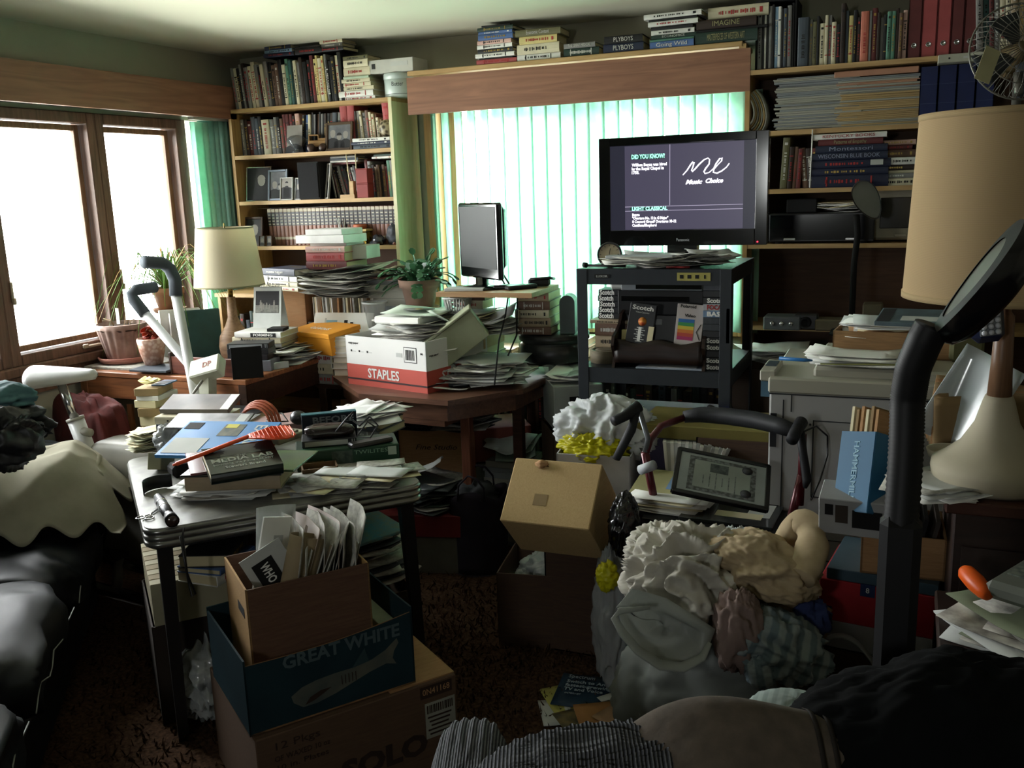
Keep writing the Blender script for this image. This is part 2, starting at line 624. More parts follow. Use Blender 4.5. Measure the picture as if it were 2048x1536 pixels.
def heap(name, T, r, m, label, cat, seed=1, amp=.25, s=3.0, nu=64, nv=40, parent=None, flatten=0.0, group=None, pw=1.0, low=None, shape=None):
 """crumpled soft mass: deformed ellipsoid, radii r, centre at T; folds from ridged noise"""
 mb = MB()
 rx, ry, rz_ = r
 def fn(u, v):
  a, b = 2 * pi * u, pi * (v - .5)
  d = Vector((cos(a) * cos(b), sin(a) * cos(b), sin(b)))
  k = 1 + amp * fold_noise(d, seed, s) + .06 * noise.noise(d * 9 + Vector((seed, 0, 0)))
  if u in (0.0, 1.0):
   a = 0
  x, y, z = d.x * rx * k, d.y * ry * k, d.z * rz_ * k
  if shape:
   x, y, z = shape(x, y, z)
  if low is not None and z < low:
   z = low + (z - low) * .03
  return (x, y, z)
 mb.grid(nu, nv, fn, m)
 o = mb.build(name, parent, T)
 if parent is None:
  tag(o, label, cat, group)
 elif label:
  o['label'] = label
 return o
def drape(name, T, w, l, m, label, cat, seed=1, hfn=None, amp=.02, s=4.0, n=60, thick=.004, parent=None, ny=None, edge=0.0):
 """cloth sheet with height function + folds"""
 mb = MB()
 def fn(u, v):
  x, y = (u - .5) * w, (v - .5) * l
  if edge:
   x += edge * noise.noise(Vector((v * 5, seed, 0)))
   y += edge * noise.noise(Vector((u * 5, seed + 9, 0)))
  z = hfn(u, v, x, y) if hfn else 0
  z += amp * fold_noise((x * s, y * s, seed), seed)
  return (x, y, z)
 mb.grid(n, ny or n, fn, m, thick=thick)
 o = mb.build(name, parent, T)
 if parent is None:
  tag(o, label, cat)
 elif label:
  o['label'] = label
 return o
# ================================================================ THE ROOM
XL, YB, ZC = -3.62, 4.60, 2.44
XR, YF = 2.2, -1.6
WALL = mat('wall_paint', '9a9684', 0.9, scale=3, var=.08)
CEIL = mat('ceiling_paint', 'c0beac', 0.95, scale=2, var=.05)
CARPET = mat('shag_carpet', '4e3a2a', 1.0, 'fabric', scale=70, rgb2='281d16', bump=1.0, spec=.05)
GLASS = bpy.data.materials.new('window_glass')
GLASS.use_nodes = True
_n = GLASS.node_tree
_n.nodes.clear()
_a = _n.nodes.new('ShaderNodeBsdfTransparent')
_b = _n.nodes.new('ShaderNodeBsdfGlossy')
_b.inputs['Roughness'].default_value = .02
_fr = _n.nodes.new('ShaderNodeFresnel')
_fr.inputs[0].default_value = 1.25
_m = _n.nodes.new('ShaderNodeMixShader')
_o = _n.nodes.new('ShaderNodeOutputMaterial')
_n.links.new(_fr.outputs[0], _m.inputs[0])
_n.links.new(_a.outputs[0], _m.inputs[1])
_n.links.new(_b.outputs[0], _m.inputs[2])
_n.links.new(_m.outputs[0], _o.inputs[0])
mb = MB()
mb.grid(160, 160, lambda u, v: (XL - .1 + u * (XR - XL + .2), YF - .1 + v * (YB - YF + .2), 0), CARPET, smooth=True)
struct('floor', mb)
# deep shag tufts where the carpet shows
rc = random.Random(3)
mb = MB()
for (x0, x1, y0, y1, n_) in ((-2.9, -1.0, 1.5, 3.4, 5200), (-1.7, -.6, 1.9, 3.3, 2600)):
 for k in range(n_):
  x, y = rc.uniform(x0, x1), rc.uniform(y0, y1)
  a = rc.uniform(0, 6.28)
  h_ = rc.uniform(.012, .028)
  dx, dy = cos(a) * .004, sin(a) * .004
  lx, ly = rc.uniform(-.02, .02), rc.uniform(-.02, .02)
  mb.add([(x - dx, y - dy, 0), (x + dx, y + dy, 0), (x + lx * .6 + dx, y + ly * .6 + dy, h_ * .7), (x + lx, y + ly, h_)], [(0, 1, 2), (0, 2, 3)], CARPET)
tag(mb.build('carpet_pile'), 'long rust brown shag pile of the carpet between the piles', 'carpet', kind='stuff')
struct('ceiling', MB().box(((XL + XR) / 2, (YF + YB) / 2, ZC + .05), (XR - XL + .3, YB - YF + .3, .1), CEIL))
struct('wall_right', MB().box((XR + .06, (YF + YB) / 2, ZC / 2), (.12, YB - YF + .24, ZC), WALL))
def wall_with_holes(name, axis, p, a0, a1, holes, z0, z1):
 """holes: (from, to) along the wall, all between z0 and z1"""
 mb = MB()
 def bx(s, e, b, t):
  if e - s < 1e-4:
   return
  if axis == 'x':
   mb.box((p, (s + e) / 2, (b + t) / 2), (.12, e - s, t - b), WALL)
  else:
   mb.box(((s + e) / 2, p, (b + t) / 2), (e - s, .12, t - b), WALL)
 bx(a0, a1, 0, z0)
 bx(a0, a1, z1, ZC)
 c = a0
 for (s, e) in holes:
  bx(c, s, z0, z1)
  c = e
 bx(c, a1, z0, z1)
 struct(name, mb)
WZ0, WZ1 = .95, 2.07
wall_with_holes('wall_left', 'x', XL - .06, YF - .12, YB + .12, [(2.05, 2.83), (2.83, 3.455), (3.455, 4.045), (4.07, 4.22)], WZ0, WZ1)  # last hole is added to backlight the side blind
wall_with_holes('wall_back', 'y', YB + .06, XL, XR, [(-2.28, -.70)], .93, 2.10)
wall_with_holes('wall_front', 'y', YF - .06, XL, XR, [(-1.2, -.78)], 1.5, 1.9)  # small unseen opening, added to let fill daylight in from behind the camera
# casement windows in the left wall: timber frame, inner sash, pane, crank handle
wi = 0
for (y0, y1) in ((2.05, 2.83), (2.83, 3.455), (3.455, 4.045)):
 wi += 1
 fr = MB()
 t = .05
 for (a, b, c, d) in ((y0, y0 + t, WZ0, WZ1), (y1 - t, y1, WZ0, WZ1), (y0 + t, y1 - t, WZ0, WZ0 + .05), (y0 + t, y1 - t, WZ1 - .05, WZ1)):
  fr.box((XL - .035, (a + b) / 2, (c + d) / 2), (.11, b - a, d - c), FRAMEW, ch=.004)
 t2 = .028
 q0, q1, r0, r1 = y0 + t + .004, y1 - t - .004, WZ0 + .054, WZ1 - .054
 w = tag(fr.build(f'window_{wi}'), kind='structure')
 sa = MB()
 for (a, b, c, d) in ((q0, q0 + t2, r0, r1), (q1 - t2, q1, r0, r1), (q0 + t2, q1 - t2, r0, r0 + t2), (q0 + t2, q1 - t2, r1 - t2, r1)):
  sa.box((XL - .05, (a + b) / 2, (c + d) / 2), (.03, b - a, d - c), mat('sash_wood', '8a6a50', .5, 'woodz', rgb2='6a4c38'), ch=.003)
 sash = sa.build('sash', w)
 MB().box((XL - .055, (q0 + q1) / 2, (r0 + r1) / 2), (.004, q1 - q0 - .05, r1 - r0 - .05), GLASS).build('pane', w)
 cr = MB().box((XL + .03, q1 - .14, WZ0 + .03), (.03, .1, .012), mat('almond_metal', 'b8a890', .4, metal=.3), ch=.003)
 cr.box((XL + .045, q1 - .19, WZ0 + .035), (.012, .03, .02), mat('almond_metal', 'b8a890'), ch=.003)
 cr.build('crank_handle', w)
 lk = MB().box((XL + .025, q0 - .01, 1.28), (.012, .012, .09), mat('almond_metal', 'b8a890'), ch=.003)
 lk.box((XL + .035, q0 - .012, 1.24), (.014, .014, .03), mat('almond_metal', 'b8a890'), ch=.003)
 lk.build('sash_lock', sash)
# narrow opening added behind the side blind to make its first vanes glow
fr = MB()
fr.box((XL - .03, 4.0495, (WZ0 + WZ1) / 2), (.1, .03, WZ1 - WZ0), FRAMEW)
fr.box((XL - .03, 4.235, (WZ0 + WZ1) / 2), (.1, .03, WZ1 - WZ0), FRAMEW)
w = tag(fr.build('window_4'), kind='structure')
MB().box((XL - .06, 4.14, (WZ0 + WZ1) / 2), (.004, .15, WZ1 - WZ0), GLASS).build('pane', w)
# sill
struct('trim_1', MB().box((XL + .015, 3.0, WZ0 - .02), (.06, 2.1, .045), FRAMEW, ch=.006).box((XL + .008, 3.0, WZ0 - .09), (.018, 2.1, .09), FRAMEW))
# picture window in the back wall
fr = MB()
for (a, b, c, d) in ((-2.30, -2.235, .9, 2.12), (-.745, -.68, .9, 2.12), (-2.235, -.745, .9, .96), (-2.235, -.745, 2.06, 2.12), (-1.52, -1.47, .96, 2.06)):
 fr.box(((a + b) / 2, YB + .02, (c + d) / 2), (b - a, .1, d - c), mat('window_pine', 'b08a60', .5, 'woodz', rgb2='94704c'), ch=.004)
w = tag(fr.build('window_5'), kind='structure')
MB().box((-1.49, YB + .045, 1.51), (1.5, .004, 1.12), GLASS).build('pane', w)
# vertical casing left of the back blind, catching warm light
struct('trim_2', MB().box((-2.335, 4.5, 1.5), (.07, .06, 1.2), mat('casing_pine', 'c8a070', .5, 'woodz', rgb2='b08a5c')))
# valances: a cedar board boxed over each window
vb = MB().box((XL + .13, 1.35, 2.165), (.02, 6.0, .17), mat('cedar_valance_y', '8a624c', .5, 'woody', scale=5, rgb2='74503e'))
vb.box((XL + .07, 1.35, 2.245), (.13, 6.0, .015), mat('cedar_valance_y', '8a624c'))
struct('trim_3', vb)
struct('trim_4', MB().box((-1.515, 4.31, 2.125), (1.70, .02, .18), VALW))
# curtain track behind the left valance
struct('trim_5', MB().box((XL + .08, 2.7, 2.095), (.03, 3.3, .025), CHROME))
SLAT = mat('blind_vane', 'c0e0d2', 0.75, 'fabric', scale=30, rgb2='b0d8c8', trans=.6, spec=.2)
SLAT_SHADE = mat('blind_vane_shade', '8cb4a8', 0.7, 'fabric', scale=30, rgb2='80a89e', trans=.45, spec=.2)  # same vanes toned teal, shade put into the colour
def vane(w, h, m):
 mb = MB()
 mb.grid(6, 8, lambda u, v: ((u - .5) * w, .006 * cos((u - .5) * pi) + .0015 * sin(v * 9), v * h), m, thick=.0012)
 return mb.mesh('vane')
bl = empty('vertical_blind', (-1.49, 4.45, .93), 'pale green vertical blind glowing with daylight behind the television', 'blind')
vm = vane(.088, 1.11, SLAT)
MB().box((0, 0, 1.135), (1.62, .04, .035), mat('headrail', 'c8c8bc', .4)).build('headrail', bl)
rb = random.Random(5)
for k in range(23):
 o = bpy.data.objects.new('vane', vm)
 col.objects.link(o)
 o.parent = bl
 ang = radians(-24 + rb.uniform(-5, 5) + (14 if 5 < k < 14 else 0) - (16 if k < 5 else 0))
 o.matrix_basis = TR(-.82 + k * .0745, 0, .012, ang)
bl2 = empty('vertical_blind', (XL + .06, 4.25, .95), 'vertical blind toned teal for shade, drawn back into the corner beside the bookcase', 'blind')
vm2 = vane(.088, 1.12, SLAT_SHADE)
MB().box((0, 0, 1.13), (.04, .36, .02), mat('headrail', 'c8c8bc', .4)).build('headrail', bl2)
for k in range(9):
 o = bpy.data.objects.new('vane', vm if k < 2 else vm2)  # first two take the paler colour, as if lit through
 col.objects.link(o)
 o.parent = bl2
 a_ = (80, 75, 50, 40, 30, 25, 30, 35, 40)[k]
 o.matrix_basis = TR(.0, -.14 + k * .036, .0, radians(a_))
# baseboards
struct('baseboard_left', MB().box((XL + .008, (YF + YB) / 2, .05), (.016, YB - YF, .1), OAK))
struct('baseboard_back', MB().box(((XL + XR) / 2, YB - .008, .05), (XR - XL, .016, .1), OAK))
# ================================================================ BOOKCASES AND WHAT STANDS ON THEM
R1 = random.Random(11)
YS = 4.30          # front edge of all shelves on the back wall
def sx(x, y, Y=YS):
 return aty(x, y, Y).x
def bookcase(name, x0, x1, tops, depth, ztop_, wood, side, back, label, legs=True, side_r=None, lefts=None):
 o = empty(name, ((x0 + x1) / 2, YS + depth / 2, 0), label, 'bookcase')
 W = x1 - x0
 z1 = ztop_
 MB().box((-W / 2 + .01, 0, z1 / 2), (.02, depth, z1), wood).build('side_panel', o)
 MB().box((W / 2 - .01, 0, z1 / 2), (.02, depth, z1), side_r or wood).build('side_panel', o)
 MB().box((0, depth / 2 - .004, z1 / 2), (W - .04, .006, z1 - .02), back).build('back_panel', o)
 for z in tops:
  MB().box((0, -.001, z - .01), (W - (.04 if z < z1 - .001 else -.004), depth - .006, .02), side).build('shelf', o)
 return o
BACKP = mat('hardboard', '4a3426', .7, scale=4)
bookcase('bookcase', -3.50, -2.46, [2.13, 1.88, 1.63, 1.38, 1.10, .8, .45, .1], .27, 2.13, WOODPY, WOODP, BACKP,
   'tall pine bookcase packed with books in the window corner', side_r=PINE_GREENLIT)
bookcase('bookcase', -.685, 1.9, [2.12, 1.86, 1.61, 1.37, 1.0, .5, .1], .29, 2.12, WOODPY, WOODP, mat('brown_panel', '4c3420', .6, 'wood', rgb2='402a1a'),
   'wide pine bookcase behind the television, loaded with magazines and binders')
struct('trim_6', MB().box((-1.53, 4.445, 2.235), (1.66, .29, .022), WOODP, ch=.003))   # ledge over the back valance
mbk = MB().box((-.70, 4.32, 2.19), (.03, .03, .09), WOODP).box((-.7, 4.36, 2.14), (.03, .12, .012), WOODP)
tag(mbk.build('shelf_bracket'), 'small pine bracket holding the end of the ledge over the valance', 'bracket')
W_ = 'on top of the corner bookcase'
top = ['grey', 'cream', 'black', 'grey', 'dark brown', 'grey', 'cream', 'cream', 'grey', 'black', 'cream', 'grey', 'black', 'brown', 'brown', 'black', 'cream', 'green', 'teal', 'dark green',
  'cream', 'grey', 'dark brown', 'black', 'black', 'dark red', 'yellow', 'yellow', 'cream', 'yellow', 'grey', 'black', 'black', 'black', 'cream', 'black', 'cream']
shelfrow(sx(464, 222) + .01, sx(690, 205), YS + .015, 2.13, top, W_, 'upright books on top of the corner bookcase', R1, h=(.2, .245), t=(.012, .026),
   leanfn=lambda i: radians(5 if i < 12 else 3))
# flat books lying across them
for (a, b, zz, sp, nm) in ((527, 592, 2.383, [('navy', .19, .15, .02), ('light blue', .18, .14, .016), ('navy', .17, .14, .022)], 'lying flat over the upright black spines'),
       (594, 640, 2.383, [('black', .16, .14, .03), ('black', .15, .13, .012)], 'lying flat in the middle on the upright books'),
       (642, 690, 2.383, [('black', .16, .14, .02), ('grey', .13, .12, .02), ('cream', .14, .13, .02)], 'lying flat at the right on the upright books')):
 stack((sx(a, 200) + sx(b, 200)) / 2, YS + .09, zz, sp, nm, 'flat books on the upright books', R1, parts=False)
z = stack(sx(712, 200), YS + .09, 2.13, [('white', .22, .16, .016), ('white', .21, .15, .03), ('cream', .2, .15, .02), ('cream', .19, .14, .02), ('cream', .17, .14, .018),
          ('pale green', .15, .14, .012), ('cream', .16, .14, .045), ('cream', .15, .14, .036), ('olive', .15, .13, .02)],
   'in the pile beside the white tin', 'pale books piled on the corner bookcase', R1)
tin = MB().lathe([(.083, 0), (.087, .004), (.087, .088), (.085, .09), (.09, .092), (.09, .116), (.086, .12), (0, .12)], mat('tin_enamel', 'b4c0bc', .35, spec=.5), n=36)
tino = tag(tin.build('tin', None, (sx(781, 190) + .01, YS + .1, 2.13)), 'round white lidded tin with dark lettering at the bookcase end', 'tin')
text('Butter', .03, ACC[2], tino, face(.0935 * sin(.3), -.0935 * cos(.3), .062, .3), 'lettering', w=.06)
MB().lathe([(.0876, 0), (.0876, .002)], ACC[2], n=36, cap=False).build('stripe', tino, (0, 0, .014))
bx_ = empty('carton', TR(sx(778, 150), YS + .1, 2.2515), 'white shallow carton lying over the round tin', 'carton')
MB().box((0, 0, .033), (.26, .16, .066), mat('white_card', 'b8b8b0', .6), ch=.002).build('carton_body', bx_)
MB().box((.05, -.081, .04), (.1, .001, .02), PAPERG).box((-.1, -.081, .035), (.02, .001, .025), ACC[2]).build('print', bx_)
# second row
W_ = "on the second shelf of the corner bookcase"
r2 = [('slate', .2, .03), ('grey', .2, .02), ('dark brown', .2, .02), ('dark red', .19, .03), ('slate', .21, .03), ('slate', .2, .02), ('black', .21, .02), ('cream', .19, .05), ('grey', .19, .03), ('grey', .2, .02),
  ('black', .2, .02), ('brown', .19, .02), ('dark red', .21, .02), ('dark red', .21, .022), ('dark red', .21, .02), ('dark brown', .2, .015), ('pink', .21, .03), ('black', .2, .015), ('blue', .2, .02),
  ('cream', .2, .018), ('black', .21, .012), ('grey', .2, .012), ('black', .2, .01), ('brown', .2, .012), ('black', .21, .012), ('grey', .2, .012), ('black', .2, .012), ('dark brown', .2, .014), ('black', .2, .02), ('dark brown', .2, .015)]
shelfrow(sx(462, 310), sx(668, 300), YS + .07, 1.88, r2, W_, 'books on the second shelf of the corner bookcase', R1, d=.14, leanfn=lambda i: radians(2 if i < 17 else -5))
r2b = [('red', .235, .045), ('red', .235, .045), ('dark brown', .2, .012), ('grey', .2, .03), ('cream', .2, .014), ('grey', .19, .02), ('brown', .2, .02), ('cream', .19, .014), ('cream', .18, .014), ('brown', .18, .012),
  ('cream', .16, .015), ('tan', .15, .014), ('cream', .14, .013)]
shelfrow(sx(668, 300) + .002, sx(779, 290), YS + .07, 1.88, r2b, 'past the red binders on the second shelf', 'books beyond the red binders', R1, d=.14, leanfn=lambda i: radians(0 if i < 3 else 4))
SKIN_G = mat('photo_pale', '85817a', .6)
DRK_G = mat('photo_dark', '1e1e20', .6)
MID_G = mat('photo_mid', '66686a', .6, 'fabric', scale=14, rgb2='4c4e52')
def picture(name, T, w, h, frame, bord, heads, label, cat='photograph', dep=.012, bg=None, lean=.15, easel=True):
 """framed or bare photograph standing and leaning back; heads = (x, y, r) in picture units"""
 o = empty(name, T @ Matrix.Rotation(-lean, 4, 'X'), label, cat)
 if bord:
  mb = MB()
  for (x, z, a, b) in ((-w / 2 + bord / 2, h / 2, bord, h), (w / 2 - bord / 2, h / 2, bord, h), (0, bord / 2, w - 2 * bord, bord), (0, h - bord / 2, w - 2 * bord, bord)):
   mb.box((x, 0, z), (a, dep, b), frame, ch=.0015)
  mb.build('frame', o)
 mb = MB()
 iw, ih = w - 2 * bord, h - 2 * bord
 mb.box((0, .002, h / 2), (iw, .004, ih), bg or MID_G)
 for (hx, hy, r) in heads:
  cx, cz = hx * iw, bord + hy * ih
  n = 14
  bw = r * 1.9
  b0 = bord + .002
  mb.add([(cx - bw, -.0004, b0), (cx + bw, -.0004, b0), (cx + bw * .85, -.0004, cz - r * 1.5), (cx + r * .4, -.0004, cz - r), (cx - r * .4, -.0004, cz - r), (cx - bw * .85, -.0004, cz - r * 1.5)], [(0, 1, 2, 3, 4, 5)], DRK_G)
  mb.add([(cx + r * .8 * cos(2 * pi * i / n), -.0008, cz + r * sin(2 * pi * i / n)) for i in range(n)], [tuple(range(n))], SKIN_G)
  mb.add([(cx + r * .85 * cos(pi * i / 8), -.0012, cz + r * .3 + r * .8 * sin(pi * i / 8)) for i in range(9)], [tuple(range(9))], DRK_G if heads.index((hx, hy, r)) % 2 else SKIN_G)
 mb.build('photo', o)
 if easel:
  MB().box((0, .05 * 1, h * .35), (.02, .004, h * .7), frame, T=Matrix.Rotation(.28, 4, 'X') @ Matrix.Translation((0, -.0, 0))).build('easel_leg', o)
 return o
def P2(x, y, Y, z):
 return TR(aty(x, y, Y).x, Y, z)
GLT = mat('glass_grey', '50545a', .12, spec=.8, alpha=.55)
picture('photograph', P2(588, 300, 4.33, 1.88), .1, .15, BLACKM, 0, [(0, .55, .032)], 'bare photograph of a smiling bald elder behind the glass heart', bg=SKIN_G, easel=False)
gh = MB()
gh.lathe([(.0, 0), (.035, .004), (.012, .012), (.01, .02), (.03, .032), (.048, .055), (.05, .075), (.03, .09), (.0, .094)], GLT, n=20)
tag(gh.build('paperweight', None, (sx(590, 300), YS + .02, 1.88)), 'clear glass paperweight on a foot before the bald elder photograph', 'paperweight')
jp = empty('toy_car', TR(sx(627, 300), YS + .05, 1.88, .3), 'tan wooden toy car parked beside the framed family photograph', 'toy')
TANW = mat('toy_wood', '9c7a50', .5)
MB().box((0, 0, .045), (.1, .05, .032), TANW, ch=.004).box((.028, 0, .066), (.04, .046, .01), TANW).build('car_body', jp)
MB().box((-.018, 0, .088), (.055, .048, .006), TANW).box((-.043, 0, .074), (.004, .046, .026), TANW).box((.008, 0, .074), (.004, .046, .026), TANW).build('roof', jp)
wmesh = MB().lathe([(.0, 0), (.02, 0), (.022, .004), (.022, .009), (.02, .012), (0, .012)], DARKW, n=18).mesh('wheel')
for (a, b) in ((-.033, -.037), (.033, -.037), (-.033, .025), (.033, .025)):
 o = bpy.data.objects.new('wheel', wmesh)
 col.objects.link(o)
 o.parent = jp
 o.matrix_basis = TR(a, b + .012, .022, 0, pi / 2)
picture('picture_frame', P2(678, 300, 4.335, 1.88), .17, .15, mat('brown_frame', '4c3a28', .5), .014, [(-.28, .62, .02), (0, .5, .019), (.28, .55, .019)], 'brown framed photograph of three people beside the toy car')
stack(sx(738, 298) + .01, YS + .075, 1.88, [('slate', .23, .14, .022), ('dark blue', .24, .14, .015), ('white', .22, .12, .018)], 'under the patterned ball', 'books lying flat on the second shelf', R1)
bl_ = MB().lathe([(.045 * sin(pi * i / 14), .045 - .045 * cos(pi * i / 14)) for i in range(15)], mat('patterned_ceramic', '9a9078', .4, 'veins', scale=50, rgb2='3c3428'), n=24)
tag(bl_.build('ball', None, (sx(764, 275), YS + .06, 1.9365)), 'patterned ceramic ball on flat books at the shelf end', 'ball')
# third shelf
picture('picture_frame', TR(sx(507, 400), 4.35, 1.63, .1), .16, .19, CHROME, .005, [(.1, .6, .03)], 'large dark silver-edged frame at the window end of the third shelf', bg=DRK_G)
picture('picture_frame', TR(sx(549, 400), 4.33, 1.63), .13, .17, mat('pewter', '5c646c', .4, metal=.4), .012, [(-.2, .5, .02), (.15, .45, .018)], 'pewter framed photograph, second along the third shelf')
picture('picture_frame', TR(sx(570, 400), 4.315, 1.63), .085, .125, mat('white_frame', 'a8a8a4', .5), .006, [(-.25, .7, .013), (.0, .75, .012), (.25, .68, .013)], 'small white framed photograph of three men in dark suits', bg=SKIN_G)
picture('picture_frame', TR(sx(592, 400), 4.32, 1.63, -.2), .05, .12, mat('white_frame', 'a8a8a4', .5), .006, [(0, .6, .015)], 'narrow white frame against the black speaker')
sp = empty('speaker', TR(sx(618, 400), 4.38, 1.63), 'black box speaker among the photographs on the third shelf', 'speaker')
MB().box((0, 0, .1), (.14, .14, .2), BLACKM, ch=.004).build('cabinet', sp)
MB().box((0, -.073, .1), (.125, .006, .18), mat('speaker_cloth', '1a1a1c', 1, 'fabric', scale=200)).build('grille', sp)
tag(MB().lathe([(.0, 0), (.022, 0), (.026, .01), (.022, .02), (0, .021)], mat('ivory', 'c0b890', .5), n=20).build('small_dish', None, (sx(608, 400), YS + .04, 1.63)), 'little ivory dish before the black speaker', 'dish')
picture('picture_frame', TR(sx(648, 400), 4.33, 1.63, -.7), .06, .19, mat('white_frame', 'a8a8a4', .5), .008, [(0, .6, .02)], 'white frame turned sideways beside the black speaker')
shelfrow(sx(655, 400), sx(716, 398), YS + .08, 1.63, ['dark brown', 'grey', 'black', 'dark brown', 'grey', 'slate', 'black', 'dark brown'], 'leaning on the third shelf', 'leaning books on the third shelf', R1, h=(.16, .18), t=(.012, .018), d=.14, lean=radians(14))
stack(sx(672, 320), YS + .12, 1.81, [('dark red', .17, .12, .01), ('white', .16, .12, .01), ('slate', .17, .12, .012), ('grey', .15, .12, .01)], 'lying over the leaning books', 'flat books over the leaning ones', R1, parts=False, rz=.1)
shelfrow(sx(716, 398), sx(790, 395), YS + .09, 1.63, [('dark red', .2, .02), ('grey', .19, .02), ('dark brown', .17, .02), ('tan', .16, .014), ('brown', .17, .016), ('black', .16, .014), ('brown', .17, .016), ('dark red', .16, .014), ('green', .19, .02), ('grey', .19, .018)],
   'behind the red boxes', 'books behind the red boxes', R1, d=.14, lean=radians(3))
stack(sx(757, 320), YS + .1, 1.83, [('white', .14, .11, .01), ('dark green', .12, .1, .012)], 'tipped over the spines behind the red boxes', 'flat books', R1, parts=False)
for k in range(2):
 rb_ = empty('box', TR(sx(724, 400), YS + .04, 1.63 + k * .0765), ('lower' if k == 0 else 'upper') + ' small dark red box stacked beside the wooden stand', 'box', 'small red boxes')
 MB().box((0, 0, .036), (.07, .06, .072), mat('box_red', '7c2c28', .6), ch=.002).build('box_body', rb_)
 MB().box((0, 0, .074), (.073, .063, .004), mat('box_red', '7c2c28', .6)).build('lid', rb_)
ws = empty('display_stand', TR(sx(694, 400), YS + .03, 1.63), 'little pale wooden stand holding two upright sticks on the third shelf', 'stand')
MB().box((0, 0, .01), (.09, .05, .02), WOODP).box((.022, 0, .05), (.028, .028, .08), WOODP, ch=.002).build('base', ws)
MB().tube([(.012, -.012, .09), (0, -.01, .24)], .003, PAPERY).build('stick', ws)
MB().tube([(.05, .0, .02), (.052, -.0, .235)], .003, PAPERY).build('stick', ws)
# encyclopaedias
ENB, ENK, ENC = mat('leather_brown', '7a5040', .4, spec=.5), mat('leather_black', '18181c', .4, spec=.5), mat('leather_cream', 'b8b09c', .5)
em = MB()
bookmesh(.205, .15, .0255, ENB, mb=em, deco=0)
for (p, q, mm) in ((.092, .016, ENC), (.045, .075, ENK), (-.062, .014, ENC)):
 em.box((p, -.0785, .01275), (q, .002, .024), mm)
for p in (.015, .032, .049, .066):
 em.box((p + .002, -.0798, .01275), (.005, .001, .015), ENC)
em = em.mesh('encyclopedia')
x = sx(520, 455)
k = 0
while x < sx(789, 455) - .026:
 o = bpy.data.objects.new('encyclopedia', em)
 col.objects.link(o)
 o.matrix_basis = TR(x, YS + .08 + .075, 1.38) @ Matrix.Translation((.0255, 0, .1025)) @ UPR
 tag(o, f'{ORD[k]} brown, black and cream encyclopedia volume from the window wall', 'book', 'encyclopedia set on the fourth shelf')
 k += 1
 x += .0272
nm_ = sheetmesh(.2, .12, PAPERG, R1, .004)
for (a, l) in ((525, 'thin grey booklet lying over the encyclopedias near the portrait'), (610, 'second thin grey booklet lying over the encyclopedias')):
 tag(nm_.build('booklet', None, TR(sx(a, 412), YS + .14, 1.587, .05)), l, 'booklet')
 nm_ = sheetmesh(.24, .12, PAPERG, R1, .004)
picture('picture_frame', TR(sx(502, 490), 4.325, 1.38), .125, .165, DARKW, .012, [(.05, .55, .03)], 'dark framed portrait of a man in glasses beside the encyclopedias', bg=DRK_G)
picture('picture_frame', TR(sx(522, 490), 4.31, 1.38), .04, .06, mat('brown_frame', '4c3a28'), .004, [(0, .55, .012)], 'tiny framed portrait nearest the man in glasses')
picture('picture_frame', TR(sx(536, 490), 4.31, 1.38), .04, .06, mat('brown_frame', '4c3a28'), .004, [(0, .55, .012)], 'tiny framed portrait, the farther one from the man in glasses')
bb = empty('trinket_box', TR(sx(714, 492), YS + .05, 1.38), 'brass trinket box with carved sides before the encyclopedias', 'box')
BRASS = mat('brass', 'a08838', .35, 'veins', metal=.7, scale=60, rgb2='4c3c18')
MB().box((0, 0, .045), (.1, .07, .055), BRASS, ch=.003).box((-.042, 0, .009), (.012, .06, .018), BRASS).box((.042, 0, .009), (.012, .06, .018), BRASS).build('casket', bb)
MB().box((0, 0, .08), (.115, .08, .012), mat('gilt', 'b8a468', .4), ch=.002).build('lid', bb)
tag(MB().lathe([(.03, 0), (.038, .012), (.036, .024), (.03, .026), (.03, .018), (0, .016)], mat('terra_blue', 'a05838', .5), n=24).build('small_bowl', None, (sx(711, 460), YS + .05, 1.4665)), 'tiny clay bowl on the brass trinket box', 'bowl')
pc = empty('pencil_cup', TR(sx(681, 492), YS + .05, 1.38), 'red-brown cup bristling with pens beside the brass box', 'cup')
MB().lathe([(.024, 0), (.026, .004), (.028, .07), (.025, .07), (.023, .008), (0, .006)], mat('rust_glaze', '84462c', .5), n=20).build('cup', pc)
for k in range(9):
 a = R1.uniform(0, 6.28)
 MB().tube([(cos(a) * .008, sin(a) * .008, .012), (cos(a) * .04, sin(a) * .03, .12 + R1.uniform(-.01, .03))], .0025, R1.choice([BLACKM, DARKW, PAPERG]), n=5).build('pen', pc)
tag(MB().box((0, 0, .035), (.03, .03, .07), PAPERY, ch=.002).box((0, -.0155, .05), (.02, .001, .02), BLACKM).box((0, -.0155, .02), (.02, .001, .02), BLACKM).build('small_box', None, (sx(691, 492) + .015, YS + .025, 1.38)), 'small cream carton with two black diamonds', 'box')
ROCK = mat('dark_rock', '3c4048', .6, 'veins', scale=30, rgb2='1c1e22')
for (p, r, l, m_) in ((750, .035, 'dark glassy rock beside the brass box', mat('crystal_dark', '30343c', .25, spec=.8, scale=30, var=.5)), (737, .014, 'tiny pale pebble before the glassy rock', ROCK), (783, .014, 'small brown pebble at the shelf end', ENB)):
 heap('rock', TR(sx(p, 492), YS + .04, 1.38 + r * .7), (r, r * .8, r * .8), m_, l, 'rock', seed=p, amp=.3, nu=20, nv=12)
heap('rock', TR(sx(781, 480), YS + .05, 1.38 + .05), (.045, .02, .055), ROCK, 'upright slab of grey rock at the shelf end', 'rock', seed=7, amp=.3, nu=24, nv=16)
